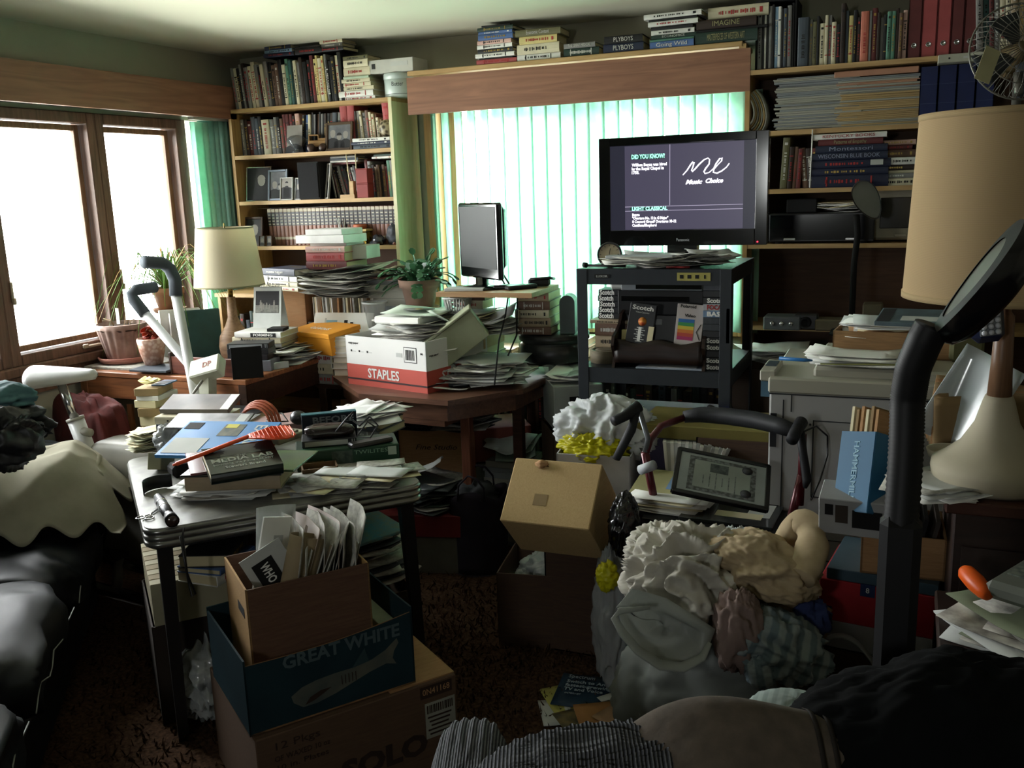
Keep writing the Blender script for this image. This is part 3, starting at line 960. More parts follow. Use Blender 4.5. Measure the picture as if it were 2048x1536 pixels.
# ---------------- ledge over the valance
ZV = 2.2465
WHT, BLK = ACC[1], ACC[2]
def ledge(a, b, sp, where, group, titles=None, rz=0.0, dz=0.0, jit=.05):
 xa, xb = sx(a, 120), sx(b, 120)
 return stack((xa + xb) / 2, YS + .09, ZV + dz, [(c, (xb - xa) * l, .15, t) for (c, l, t) in sp], where, group, R1, titles=titles, jit=jit, rz=rz)
ledge(950, 1030, [('red', 1.0, .022), ('black', .85, .008), ('white', .98, .02), ('black', .9, .02), ('white', .9, .02), ('pink', .86, .018), ('blue', .85, .026), ('blue', .85, .014), ('dark green', .9, .018), ('black', .7, .008)],
  'in the window-side stack on the ledge', 'book stack on the ledge above the blinds')
ledge(1030, 1117, [('white', .98, .028), ('cream', .98, .045), ('yellow', .86, .035), ('olive', 1.02, .03)], 'in the second stack on the ledge', 'book stack on the ledge above the blinds', {3: ('Economic Context', WHT, .5)})
ledge(1125, 1195, [('dark green', 1.0, .036), ('grey', .9, .022)], 'in the low pair on the ledge', 'book stack on the ledge above the blinds', {1: ('THE GREAT MEDICAL', WHT, .7)})
ledge(1205, 1285, [('dark blue', 1.0, .038), ('black', .95, .034)], 'of the two dark ones mid-ledge', 'book stack on the ledge above the blinds', {0: ('PLYBOYS', WHT, .5), 1: ('PLYBOYS', WHT, .5)})
ledge(1299, 1388, [('blue', 1.0, .03), ('green', 1.0, .01), ('dark green', 1.0, .016), ('white', .97, .022), ('black', .95, .015), ('white', 1.12, .02), ('black', 1.1, .012), ('white', 1.3, .022)], 'in the slanting stack on the ledge', 'book stack on the ledge above the blinds',
  {0: ('Going Wild', WHT, .7), 2: ('ECONOMICS', WHT, .5)}, jit=.08)
xa, xb = sx(1392, 100), sx(1517, 90)
stack((xa + xb) / 2 - .005, YS + .1, ZV, [('dark green', xb - xa, .17, .05), ('black', .34, .16, .012), ('dark brown', .26, .16, .038)], 'in the large stack at the ledge end', 'book stack on the ledge above the blinds', R1, jit=.02,
  titles={0: ('MASTERPIECES OF WESTERN ART', mat('gold_print', '98946c', .5), .6), 2: ('IMAGINE', mat('gold_print', '98946c'), .45)})
tag(bookmesh(.26, .15, .05, 'cream', rnd=R1).build('book', None, TR((xa + xb) / 2 + .04, YS + .11, ZV + .102)), 'thick cream patterned book topping the large stack', 'book')
# ---------------- wide bookcase: top row
W_ = 'on top of the wide bookcase'
bxx = empty('magazine_box', TR(sx(1548, 100), YS + .14, 2.12), 'tall black magazine box at the start of the wide bookcase', 'magazine box')
MB().box((0, .1, .14), (.17, .006, .28), BLACKM).box((-.082, 0, .14), (.006, .2, .28), BLACKM).box((.082, 0, .14), (.006, .2, .28), BLACKM).box((0, 0, .003), (.17, .2, .006), BLACKM).box((0, .0, .283), (.17, .21, .006), BLACKM).build('box_body', bxx)
shelfrow(sx(1548, 100) - .076, sx(1548, 100) + .078, YS + .035, 2.127, [('grey', .25, .018), ('black', .26, .01), ('white', .25, .008), ('black', .26, .01), ('grey', .255, .012), ('black', .26, .01), ('light blue', .25, .014), ('white', .25, .012), ('black', .24, .01), ('slate', .24, .014)], 'in the tall black magazine box', 'magazines in the black box', R1, d=.16, frm='from the valance', noun='magazine')
r = [('slate', .2, .045), ('grey', .19, .014), ('olive', .18, .016), ('black', .2, .01), ('cream', .17, .022), ('cream', .2, .012), ('grey', .2, .014), ('cream', .17, .018), ('black', .16, .016), ('dark brown', .24, .018), ('slate', .21, .012), ('yellow', .19, .018), ('black', .21, .014),
  ('dark brown', .18, .014), ('orange', .2, .032), ('grey', .2, .01), ('dark red', .21, .02), ('dark brown', .19, .012), ('grey', .17, .012), ('black', .18, .012), ('green', .19, .016), ('green', .19, .016), ('dark brown', .2, .012), ('brown', .18, .014), ('pink', .19, .016),
  ('teal', .2, .032), ('white', .24, .01), ('grey', .19, .012), ('black', .19, .012), ('dark green', .19, .014), ('slate', .19, .032), ('grey', .18, .012), ('dark green', .18, .012), ('cream', .23, .028)]
it = shelfrow(sx(1548, 100) + .095, sx(1813, 100), YS + .02, 2.12, r, W_, 'books on top of the wide bookcase', R1, d=.16, frm='from the black magazine box')
xe = sx(1813, 100)
for k, (c, w) in enumerate((('dark red', .05), ('red', .055), ('red', .05), ('dark red', .045), ('dark red', .045))):
 bd = empty('ring_binder', TR(xe + w / 2 + .002, YS + .14, 2.12), ORD[k] + ' red ring binder from the black magazine box', 'binder', 'red ring binders on the wide bookcase')
 m_ = bm_(c)
 MB().box((-w / 2 + .0015, 0, .14), (.003, .22, .28), m_).box((w / 2 - .0015, 0, .14), (.003, .22, .28), m_).box((0, -.1085, .14), (w, .003, .28), m_, ch=.0005).build('cover', bd)
 MB().box((0, .01, .13), (w - .012, .18, .24), PAPER).build('paper_block', bd)
 MB().lathe([(.007, 0), (.009, .001), (.011, .0), (.0, 0)], CHROME, n=16, cap=False).build('finger_ring', bd, TR(0, -.1105, .05, 0, pi / 2))
 xe += w + .002
r = ['grey', 'teal', 'dark red', 'grey', 'cream', 'cream', 'tan', 'tan', 'brown', 'grey', 'red', 'pink', 'brown', 'grey']
shelfrow(xe + .004, xe + .42, YS + .02, 2.12, r, 'beyond the red binders', 'folders beyond the red binders', R1, h=(.26, .28), t=(.014, .026), d=.16, lean=radians(4), frm='from the binders', noun='folder')
tag(MB().box((0, 0, .016), (.2, .14, .032), mat('pale_carton', 'a8a898', .6), ch=.002).box((-.06, -.0705, .016), (.006, .001, .006), BLACKM).box((.02, -.0705, .016), (.06, .001, .008), PAPERG).build('flat_carton', None, TR(sx(1930, 125) , YS - .0, 2.083)), 'pale flat carton poking out above the blue binders', 'carton')
# magazine stacks on the second level
MG = [mat('magazine_edges', 'a4a498', .8, 'sheets', scale=180, rgb2='706e64'), mat('magazine_edges_tan', 'b0986c', .8, 'sheets', scale=180, rgb2='86704c'), mat('magazine_edges_grey', '8c9090', .8, 'sheets', scale=180, rgb2='5c6064'), mat('magazine_edges_pink', 'a88068', .8, 'sheets', scale=150, rgb2='886450')]
def magstack(cx, cy, z, z1, L, W, mts, where, group, rz=0, t=(.004, .009), jit=.015, ang=.03, rnd=R1):
 items = []
 while z < z1:
  tt = rnd.uniform(*t)
  mb = MB()
  mb.box((0, 0, tt / 2), (L * rnd.uniform(.9, 1), W, tt), rnd.choice(mts), ch=.001)
  o = mb.build('magazine', None, TR(cx + rnd.uniform(-jit, jit), cy + rnd.uniform(-jit, jit) * .5, z, rz + rnd.uniform(-ang, ang)))
  tag(o, where, 'magazine', group)
  z += tt + .0003
 return z
magstack(sx(1632, 220), YS + .13, 1.86, 2.075, .36, .2, [MG[0], MG[2], MG[0]], 'magazine in the tall grey pile under the black magazine box', 'grey magazine pile')
magstack(sx(1760, 220), YS + .12, 1.86, 2.0, .35, .2, [MG[0], MG[1], MG[1]], 'magazine in the tan pile beside the blue binders', 'tan magazine pile')
magstack(sx(1755, 160), YS + .12, 2.0, 2.06, .34, .2, [MG[0], MG[3], MG[2]], 'magazine in the tan pile beside the blue binders', 'tan magazine pile')
tag(MB().box((0, 0, .012), (.33, .2, .024), mat('manila_pink', 'a87c64', .8), ch=.003).build('folder', None, TR(sx(1752, 140), YS + .12, 2.065)), 'pinkish folder topping the tan magazine pile', 'folder')
for k in range(7):   # magazines slumped in an arc
 n = 10
 R_ = .11 + k * .009
 mb = MB()
 mb.grid(n, 1, lambda u, v: (-.02 + R_ * sin(radians(-38 + 88 * u)) * .0 + (R_ * cos(radians(-40 + 85 * (1 - u))) - .13), v * .2, .115 + R_ * sin(radians(-40 - 0 + 85 * (1 - u) - 20)) * .95), (PAPER if k == 0 else MG[k % 2]), thick=.006)
 o = mb.build('magazine', None, TR(sx(1526, 220), YS + .03, 1.862))
 tag(o, 'white curled magazine slumped innermost in the bookcase corner' if k == 0 else 'magazine curled in an arc against the bookcase side', 'magazine', None if k == 0 else 'curled magazines in the bookcase corner')
BLUE = mat('binder_blue', '182450', .5, scale=6, var=.3)
for k in range(4):
 bd = empty('ring_binder', TR(sx(1838, 200) + .034 + k * .069, YS + .1, 1.86), ORD[k] + ' dark blue ring binder from the magazine piles', 'binder', 'dark blue binders on the second shelf')
 MB().box((-.032, 0, .11), (.003, .2, .22), BLUE).box((.032, 0, .11), (.003, .2, .22), BLUE).box((0, -.0985, .11), (.067, .003, .22), BLUE).build('cover', bd)
 MB().box((0, .01, .105), (.055, .17, .2), PAPER).build('paper_block', bd)
 MB().box((0, -.1005, .075), (.067, .001, .0015), mat('faint_line', '3c4868', .5)).box((0, -.1005, .15), (.067, .001, .0015), mat('faint_line', '3c4868', .5)).build('seam', bd)
# third level
shelfrow(sx(1556, 380), sx(1600, 380), YS + .05, 1.61, [('olive', .22, .03), ('dark brown', .18, .02), ('brown', .18, .016), ('dark red', .17, .02), ('brown', .18, .015)], 'behind the television on the wide bookcase', 'books behind the television', R1, d=.15, lean=radians(-3), frm='from the television')
shelfrow(sx(1602, 380), sx(1643, 380), YS + .06, 1.61, ['brown', 'dark brown', 'dark red', 'grey', 'black'], 'beside the blue yearbooks', 'books beside the blue yearbooks', R1, h=(.15, .18), d=.15, lean=radians(6), frm='from the television')
PALEBL = mat('silver_print', '8890a8', .5)
xs_ = sx(1697, 360)
stack(xs_, YS + .09, 1.61, [('navy', .31, .18, .05), ('navy', .31, .18, .03), ('navy', .32, .18, .034), ('dark blue', .31, .18, .03), ('dark blue', .29, .18, .03), ('dark red', .26, .17, .026), ('white', .3, .18, .022)], 'in the yearbook stack', 'blue yearbooks stacked flat on the wide bookcase', R1, jit=.02,
  titles={3: ('WISCONSIN BLUE BOOK', PALEBL, .8), 4: ('Montessori', PALEBL, .6), 5: ('Patterns of Empathy', mat('gold_print', '98946c'), .5), 6: ('KENTUCKY BOOKS', mat('print_red', '9c3030'), .7)})
tag(MB().box((0, 0, 0), (.05, .001, .022), PAPERG).build('sticker', None, TR(xs_ + .11, YS - .0025, 1.71)), 'small pale sticker on a blue yearbook spine', 'sticker')
stack(sx(1790, 365), YS + .09, 1.61, [('cream', .24, .17, .03), ('grey', .24, .17, .02), ('cream', .2, .15, .012), ('dark brown', .22, .15, .022), ('white', .2, .15, .03)], 'in the pile beside the yearbooks', 'flat books beside the yearbooks', R1)
stack(sx(1790, 300), YS + .1, 1.727, [('brown', .15, .12, .03), ('dark red', .14, .12, .02), ('pink', .15, .12, .02)], 'topping the pile beside the yearbooks', 'flat books beside the yearbooks', R1, parts=False)
tag(MB().tube([(0, 0, .002), (.004, 0, .247)], .003, PAPER, n=6).build('curtain_rod', None, (sx(1620, 370), YS - .004, 1.61)), 'thin white rod standing against the shelf edge', 'rod')
# fourth level: stereo, papers, monitor
st = empty('stereo_receiver', TR(sx(1640, 480), YS + .14, 1.37), 'wide black stereo receiver with loose papers on top', 'stereo')
MB().box((0, 0, .07), (.44, .26, .125), BLACK, ch=.004).build('case', st)
MB().box((0, -.1325, .07), (.43, .006, .11), mat('black_gloss', '08080a', .1, spec=.7)).build('front_panel', st)
MB().box((-.13, -.137, .02), (.05, .006, .01), CHROME, ch=.002).build('button', st)
MB().box((.13, -.137, .02), (.05, .006, .01), CHROME, ch=.002).build('button', st)
for a in (-.18, .18):
 MB().lathe([(.015, 0), (.018, .008)], BLACKM, n=12).build('foot', st, (a, -.1, 0))
papers(sx(1690, 430), YS + .13, 1.504, .22, .2, 9, [PAPER, PAPERG, PAPERY], 'loose sheet in the pale heap on the black stereo receiver', 'papers on the stereo receiver', R1, dz=.0045, spread=.02, curl=.012)
tag(MB().box((0, 0, .03), (.13, .14, .06), BLACKM, ch=.004).build('black_case', None, TR(sx(1600, 420), YS + .13, 1.5035)), 'small black case on the stereo receiver behind the television', 'case')
mo = empty('monitor', TR(sx(1800, 480), YS + .12, 1.37), 'beige computer monitor partly behind the large lamp shade', 'monitor')
MB().box((0, .02, .12), (.24, .16, .22), mat('beige_plastic', '8c8674', .6), ch=.01).build('case', mo)
MB().box((0, -.062, .125), (.17, .006, .13), mat('screen_dark', '141614', .15, spec=.6), ch=.002).build('screen', mo)
MB().box((.0, -.066, .03), (.05, .01, .012), mat('beige_plastic', '8c8674'), ch=.002).build('button', mo)
# low bookcase under the picture window
lo = empty('bookcase', ((-1.55), 4.42, 0), 'low dark bookcase under the picture window, full of pale-labelled binders', 'bookcase')
for (n_, b, s_) in (('side_panel', (-.87, 0, .38), (.02, .3, .76)), ('side_panel', (.84, 0, .38), (.02, .3, .76)), ('shelf', (-.015, 0, .75), (1.73, .31, .02)), ('shelf', (-.015, 0, .42), (1.69, .29, .02)), ('shelf', (-.015, 0, .1), (1.69, .29, .02)), ('back_panel', (-.015, .148, .4), (1.69, .004, .7))):
 MB().box(b, s_, DARKW).build(n_, lo)
for (zz, nm_) in ((.43, 'upper'), (.11, 'lower')):
 shelfrow(-2.38, -.75, 4.30, zz, ['black', 'dark brown', 'black', 'slate', 'black', 'grey', 'black', 'dark brown', 'dark green'], f'on the {nm_} shelf under the window', f'books on the {nm_} shelf under the window', R1, h=(.24, .29), t=(.026, .042), d=.2, stuff=f'dim row of binders on the {nm_} shelf under the picture window')
stack(-1.62, 4.42, .76, [('dark brown', .34, .24, .05), ('tan', .36, .26, .05), ('pale green', .34, .26, .035)], 'on the low bookcase beside the cart', 'large books under the blinds', R1)
stack(-1.98, 4.42, .76, [('brown', .28, .22, .03), ('cream', .26, .2, .03), ('tan', .28, .2, .02)], 'on the low bookcase below the small television', 'books under the blinds', R1)
# ================================================================ WINDOW CORNER: DESK, PLANTS, BICYCLE, SOFA
R2 = random.Random(22)
def at(x, y, z, rz=0.0, rx=0.0, ry=0.0, dz=0.0):
 """frame resting on the level z where the picture point (x, y) meets it"""
 p = atz(x, y, z)
 return TR(p.x, p.y, z + dz, rz, rx, ry)
def slab(name, T, d, m, label, cat, ch=.0015, deco=None, group=None, kids=None):
 """box-like thing resting on its frame; deco: flat patches on the top, (x, y, w, l, material)"""
 mb = MB().box((0, 0, d[2] / 2), d, m, ch=ch)
 o = tag(mb.build(name, None, T), label, cat, group)
 if deco:
  mb = MB()
  for i, (x, y, w, l, mm) in enumerate(deco):
   mb.box((x * d[0] / 2, y * d[1] / 2, d[2] + .0004 + i * .0002), (w * d[0], l * d[1], .0006), mm)
  mb.build(kids or 'print', o)
 return o
# desk
DZ = .88
dk = empty('desk', (-3.09, 3.47, 0), 'brown oak mission desk with slatted end under the window', 'desk')
MB().box((0, 0, DZ - .012), (.98, .64, .024), OAK, ch=.003).build('desk_top', dk)
MB().box((0, -.305, DZ - .075), (.93, .02, .1), OAK, ch=.002).build('apron', dk)
MB().box((0, .3, DZ - .075), (.93, .02, .1), OAK).build('apron', dk)
MB().box((.475, 0, DZ - .075), (.02, .58, .1), DARKW).build('apron', dk)  # right end darker than the oak, its shade put into the colour
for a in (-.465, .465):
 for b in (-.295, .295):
  MB().box((a, b, (DZ - .024) / 2), (.045, .045, DZ - .024), OAKZ if a < 0 else DARKW, ch=.003).build('leg', dk)  # right-hand legs darkened for the same shade
for k in range(3):
 MB().box((-.36 + k * .07, -.29, .5), (.03, .012, .45), OAKZ).build('slat', dk)
MB().box((-.26, -.29, .27), (.3, .02, .04), OAK).build('rail', dk)
MB().box((0, 0, .2), (.8, .56, .02), DARKW).build('lower_shelf', dk)
shelfrow(-3.1, -2.75, 3.36, .21, ['dark brown', 'grey', 'slate', 'black', 'cream', 'dark brown'], "on the desk's lower shelf", 'books on the lower shelf of the desk', R2, h=(.2, .27), t=(.02, .04), d=.2, stuff='dim books on the lower shelf of the oak desk')
stack(-2.9, 3.62, .21, [('cream', .25, .2, .04), ('grey', .25, .2, .03), ('dark brown', .25, .2, .04), ('tan', .24, .18, .03)], "in the stack under the desk", 'books under the desk', R2)
# papers and slates under the pots
slab('newspaper', at(270, 728, DZ, .05), (.34, .3, .012), NEWS, 'folded newspaper under the fluted pot on the desk', 'newspaper')
slab('folder', at(318, 738, DZ + .013, .1), (.2, .16, .01), mat('slate_folder', '4a5058', .6), 'slate folder under the foil-wrapped pot', 'folder')
TERR = mat('terracotta_pink', '9c685c', .8, scale=10, var=.15)
POTG = mat('pot_fluted', 'a0887c', .75, scale=12, rgb2='7c645c')
SOIL = mat('soil', '2c2018', 1, 'fabric', scale=80, rgb2='4a3c30', bump=1)
zp = DZ + .0125
POTX = TR(-3.475, atx(252, 720, -3.475).y, DZ + .0125)
tag(MB().lathe([(.095, 0), (.115, .004), (.125, .028), (.12, .03), (.112, .01), (0, .008)], TERR, n=32).build('plant_saucer', None, POTX), 'pink clay saucer under the fluted pot', 'saucer')
fp = empty('flower_pot', POTX @ Matrix.Translation((0, 0, .0102)), 'fluted grey-brown planter with dry soil by the window', 'planter')
MB().lathe([(.075, 0), (.08, .004), (.112, .15), (.118, .155), (.12, .175), (.112, .178), (.108, .15), (.0, .148)], POTG, n=144, wob=lambda a, z: 1 + (.05 * sin(18 * a + z * 14) if .005 < z < .152 else 0)).build('pot', fp)
heap('soil', TR(0, 0, .152), (.1, .1, .016), SOIL, None, None, seed=3, amp=.3, nu=30, nv=12, parent=fp)
MB().box((-.04, .02, .2), (.02, .002, .09), PAPER).build('plant_tag', fp)
for k in range(5):
 a = R2.uniform(0, 6)
 MB().tube([(cos(a) * .03, sin(a) * .03, .15), (cos(a) * .05, sin(a) * .05, .19), (cos(a) * .09, sin(a) * .09, .2)], .002, mat('dry_stem', '8c7858', .9), n=5).build('dry_leaf', fp)
wp = empty('wrapped_plant', at(308, 728, DZ + .024, dz=0), 'small crinkled foil pot with orange leaves beside the fluted planter', 'plant')
MB().lathe([(.04, 0), (.055, .06), (.066, .12), (.06, .125), (.056, .11), (0, .1)], mat('crinkle_wrap', 'a87c68', .3, 'veins', scale=60, rgb2='c8a898', spec=.8), n=30, wob=lambda a, z: 1 + .04 * sin(9 * a + 60 * z)).build('pot_wrap', wp)
for k in range(26):
 a, r_, h_ = R2.uniform(0, 6.28), R2.uniform(.01, .05), R2.uniform(.11, .17)
 MB().grid(3, 3, lambda u, v: ((u - .5) * .04 * (1 - abs(v - .4)), (v - .5) * .045, .01 * sin(v * 3)), mat('orange_leaf', 'b04824', .6, rgb2='7c2418', trans=.3), thick=.001).build('leaf', wp, TR(cos(a) * r_, sin(a) * r_, h_, a, R2.uniform(-.8, .8), R2.uniform(-.5, .5)))
# tall pot with the spider plant, standing on a cream crock
cr = tag(MB().lathe([(.055, 0), (.06, .01), (.062, .2), (.055, .215), (.05, .2), (0, .19)], mat('crock', 'a8a484', .5), n=28).build('crock', None, TR(-3.44, 3.64, DZ)), 'tall cream crock lifting the spider plant to the window', 'crock')
spz = DZ + .2155
sp = empty('spider_plant', TR(-3.44, 3.64, spz), 'spider plant with long arching leaves in a clay pot on the crock', 'plant')
CLAY = mat('clay', '8c6444', .85, scale=10)
MB().lathe([(.05, 0), (.07, .09), (.078, .092), (.08, .125), (.072, .125), (.066, .1), (0, .1)], CLAY, n=28).build('pot', sp)
MB().lathe([(.055, -.0), (.075, .002), (.085, .02), (.078, .02), (.06, .006), (0, .005)], CLAY, n=28).build('pot_saucer', sp)
GRN = mat('spider_leaf', '6a9040', .55, scale=14, rgb2='4a7028', trans=.4)
GRNY = mat('spider_leaf_dry', 'b09058', .6, scale=14, trans=.3)
for k in range(100):
 a = R2.uniform(0, 6.28)
 if cos(a) > .3 and R2.random() < .35:
  a += 2.5
 L = R2.uniform(.2, .44)
 h_ = R2.uniform(.08, .24)
 dr = R2.uniform(.1, .35) * (L / .3)
 w = R2.uniform(.006, .012)
 def fn(u, v, a=a, L=L, h_=h_, dr=dr, w=w):
  r_ = L * v
  z = .11 + h_ * sin(min(1, v * 1.3) * pi * .6) - dr * max(0, v - .45) ** 1.5 * 2.4
  q = (u - .5) * w * (1 - v * .8)
  return (max(-.15, cos(a) * r_ - sin(a) * q), sin(a) * r_ + cos(a) * q, z)
 MB().grid(1, 9, fn, GRNY if (k % 7 == 0) else GRN, thick=.0006).build('leaf', sp)
# upright books, white and teal
xb0 = atz(370, 715, DZ)
for k, (c, h_, t_, dxx) in enumerate((('white', .24, .05, 0), ('white', .23, .04, .062), ('teal', .24, .034, .12))):
 M = TR(xb0.x + dxx, xb0.y, DZ, -.75) @ Matrix.Translation((0, 0, h_ / 2)) @ UPR
 book(h_, .19, t_, c, M, ['thick white upright book nearest the window on the desk', 'second white upright book, between a white and a teal one', 'teal-covered book standing beside the lamp base'][k], 'upright books on the desk', rnd=R2, pages=PAGESW, deco=0)
# table lamp
LSH = mat('lamp_shade_cream', 'd8d0b8', .8, 'weave', scale=180, rgb2='ccc4a8', trans=.4)
tl = empty('table_lamp', TR(-3.03, 3.62, DZ), 'table lamp with a cream drum shade and tan bottle base', 'lamp')
LB = mat('stoneware', '8c7258', .6, 'wood', scale=8, rgb2='6c543e')
MB().lathe([(.06, 0), (.072, .01), (.078, .06), (.07, .11), (.04, .16), (.024, .2), (.02, .3), (0, .3)], LB, n=32).build('base', tl)
MB().lathe([(.022, .18), (.0235, .182), (.0235, .188), (.022, .19)], PAPERY, n=24, cap=False).build('ring', tl)
MB().lathe([(.012, .3), (.012, .36), (.02, .37), (.02, .4), (0, .41)], BRASS, n=16).build('socket', tl)
mb = MB()
mb.lathe([(.168, .355), (.134, .635)], LSH, n=48, cap=False)
mb.lathe([(.1655, .355), (.1315, .635)], LSH, n=48, cap=False)
mb.build('lamp_shade', tl)
for (r_, z_) in ((.1685, .357), (.1345, .632)):
 MB().lathe([(r_ - .004, z_ - .004), (r_, z_ - .004), (r_, z_ + .004), (r_ - .004, z_ + .004)], mat('shade_trim', '8c8868', .8), n=48, cap=False).build('shade_trim', tl)
MB().tube([(-.134, 0, .62), (.134, 0, .62)], .002, CHROME).tube([(0, 0, .4), (0, 0, .655)], .003, BRASS).build('harp', tl)
# wooden tray with black bookend
tr = empty('letter_tray', TR(-2.84, 3.25, DZ), 'reddish wooden letter tray across the front of the desk', 'tray')
REDW = mat('mahogany', '6c3c2c', .4, 'wood', scale=8, rgb2='4c281e')
MB().box((0, -.06, .042), (.4, .012, .08), REDW, ch=.002).build('front_board', tr)
MB().box((0, .0, .004), (.4, .12, .008), REDW).build('tray_bottom', tr)
MB().box((-.2, 0, .05), (.012, .14, .1), DARKW, ch=.002).build('end_board', tr)
be = tag(MB().box((0, 0, .07), (.004, .13, .14), BLACKM, ch=.0015).box((-.03, 0, .0015), (.06, .13, .003), BLACKM).build('bookend', None, at(497, 757, DZ, -.9)), 'black metal bookend at the desk corner', 'bookend')
VHSB = mat('vhs_black', '1b1d20', .4, spec=.5)
LAB = mat('label_grey', '8c9094', .6)
def vhs(T, label, sp_=None, c=VHSB, group=None, txt=None, tm=None, up=False):
 """cassette box: long spine facing -Y"""
 o = tag(MB().box((0, 0, .0125), (.19, .105, .025), c, ch=.0015).build('video_cassette', None, T), label, 'video cassette', group)
 if sp_:
  MB().box((-.01, -.0529, .0125), (.15, .001, .017), sp_).box((.08, -.0529, .0125), (.004, .001, .017), sp_).box((.088, -.0529, .0125), (.003, .001, .017), sp_).build('spine_label', o)
 if txt:
  text(txt, .026, tm or PAPER, o, face(-.042, -.0532, .0125), 'lettering', w=.085, bold=.0006)
 return o
zz = DZ + .001
dsk = atz(520, 738, DZ)
for k, (c, l) in enumerate((('slate', 'lowest'), ('black', 'middle'), ('black', 'topmost'))):
 vhs(TR(-2.74, 3.38, DZ + .05 + k * .0256, .28 + k * .05), f'{l} video case of the pile behind the black bookend', LAB if k == 2 else None)
slab('cassette_rack', TR(-2.73, 3.38, DZ, .3), (.2, .12, .049), mat('rack_grey', '70747c', .6), 'grey cassette rack under the video cases', 'rack')
slab('name_plate', TR(-2.62, 3.42, DZ, 1.1), (.08, .02, .03), mat('white_plastic', 'b8bcbc', .5), 'white strip label box at the desk edge', 'box')
papers(-2.72, 3.6, DZ, .22, .28, 14, [PAPERG, PAPER, NEWS, PAPERY], 'loose sheet in the heap at the far edge of the desk', 'papers at the far edge of the desk', R2, dz=.005, spread=.04, curl=.012)
zq = stack(-2.82, 3.6, DZ + .075, [('grey', .24, .19, .02), ('cream', .25, .2, .03)], 'under the photo calendar', 'books under the photo calendar', R2, rz=.2)
ob = book(.24, .18, .026, 'white', TR(-2.80, 3.58, zq, .15), 'white book lettered FORMING under the photo calendar', rnd=R2, deco=0)
MB().box((.03, -.0955, .013), (.13, .001, .02), BLACKM).build('spine_panel', ob)
text('FORMING', .016, PAPER, ob, face(.03, -.0962, .013), 'title', w=.1, bold=.0003)
slab('black_case', TR(-2.72, 3.56, zq + .027, .3), (.08, .08, .014), BLACKM, 'small flat black case beside the calendar', 'case')
zc = zq + .0265
pcal = aty(536, 690, 3.74)
cal = empty('desk_calendar', TR(-2.83, 3.62, zc, .12), 'spiral desk calendar with a black-and-white group photograph', 'calendar')
Tc = Matrix.Rotation(-.2, 4, 'X')
MB().box((0, 0, .1), (.15, .003, .2), mat('calendar_card', 'c4c8c4', .7), T=Tc).build('front_card', cal)
MB().box((0, 0, 0), (.15, .003, .2), mat('calendar_card', 'c4c8c4'), T=Matrix.Translation((0, .04, 0)) @ Tc @ Matrix.Translation((0, -.0, .0)) if False else Matrix.Translation((0, .078, 0)) @ Matrix.Rotation(.2, 4, 'X') @ Matrix.Translation((0, 0, .1))).build('rear_card', cal)
MB().box((0, -.0022, .125), (.126, .0008, .105), DRK_G, T=Tc).build('photograph', cal)
mb = MB()
mb.box((0, -.0028, .092), (.124, .0006, .036), mat('photo_ground', '84847c', .7, 'fabric', scale=60, rgb2='5c5c58'), T=Tc)
for (a, b, c) in ((-.035, .11, .02), (-.018, .1, .014), (-.002, .105, .013), (.014, .1, .012), (.038, .112, .018), (-.028, .098, .02)):
 mb.box((a, -.0034, b), (.009, .0006, c * 1.6), SKIN_G, T=Tc)
 mb.box((a, -.0034, b + c), (.006, .0006, .007), SKIN_G, T=Tc)
mb.build('photo_figures', cal)
mb = MB()
for k in range(17):
 mb.tube([(-.066 + k * .00825, -.004 + .038 + .006 * cos(t), .2 + .007 * sin(t)) for t in [pi * q / 4 for q in range(8)]], .0009, CHROME, n=5, closed=True)
mb.build('spiral', cal)
# shoe box in orange
TZ0 = .751
sb = empty('shoe_box', TR(-2.60, 3.78, DZ + .03, -.3) @ Matrix.Rotation(-.0, 4, 'X'), 'orange shoe box with its lettering upside down, lying on papers', 'shoe box')
ORG = mat('orange_card', 'd08c24', .6, rgb2='c07c1c')
Ts = Matrix.Rotation(.12, 4, 'X')
MB().box((0, 0, .045), (.3, .19, .085), ORG, ch=.002, T=Ts).build('box_body', sb)
MB().box((0, 0, .098), (.31, .2, .024), ORG, ch=.002, T=Ts).build('lid', sb)
text('SPORTO', .04, PAPER, sb, Ts @ TR(0, -.02, .1106, pi), 'lettering', w=.14)
MB().box((.156, -.03, .05), (.001, .03, .02), BLACKM, T=Ts).build('finger_hole', sb)
papers(-2.68, 3.7, DZ, .2, .2, 8, [PAPER, PAPERG], 'loose sheet under the orange shoe box', 'papers under the shoe box', R2, dz=.004, spread=.03)
stack(-2.60, 3.80, TZ0, [('grey', .3, .2, .05), ('cream', .3, .2, .05), ('white', .3, .2, .058)], 'under the orange shoe box', 'books under the shoe box', R2)
# ---- hidden dark table behind the desk carries the next row
ht = empty('side_table', (-2.74, 4.115, 0), 'dark side table buried under cartons beside the corner bookcase', 'table')
MB().box((0, 0, .735), (1.40, .32, .03), DARKW, ch=.003).box((.12, -.27, .735), (.4, .22, .03), DARKW).build('table_top', ht)
for a in (-.67, .67):
 for b in (-.13, .13):
  MB().box((a, b, .36), (.04, .04, .72), DARKW).build('leg', ht)
TZ = .751
lb = empty('bookcase', (-3.27, 4.12, TZ), 'small pine bookcase behind the lamp with books inside', 'bookcase')
for (n_, b, s_) in (('side_panel', (-.15, 0, .19), (.018, .26, .38)), ('side_panel', (.15, 0, .19), (.018, .26, .38)), ('shelf', (0, 0, .39), (.34, .28, .02)), ('shelf', (0, 0, .01), (.282, .26, .02)), ('back_panel', (0, .125, .2), (.282, .006, .36))):
 MB().box(b, s_, WOODP).build(n_, lb)
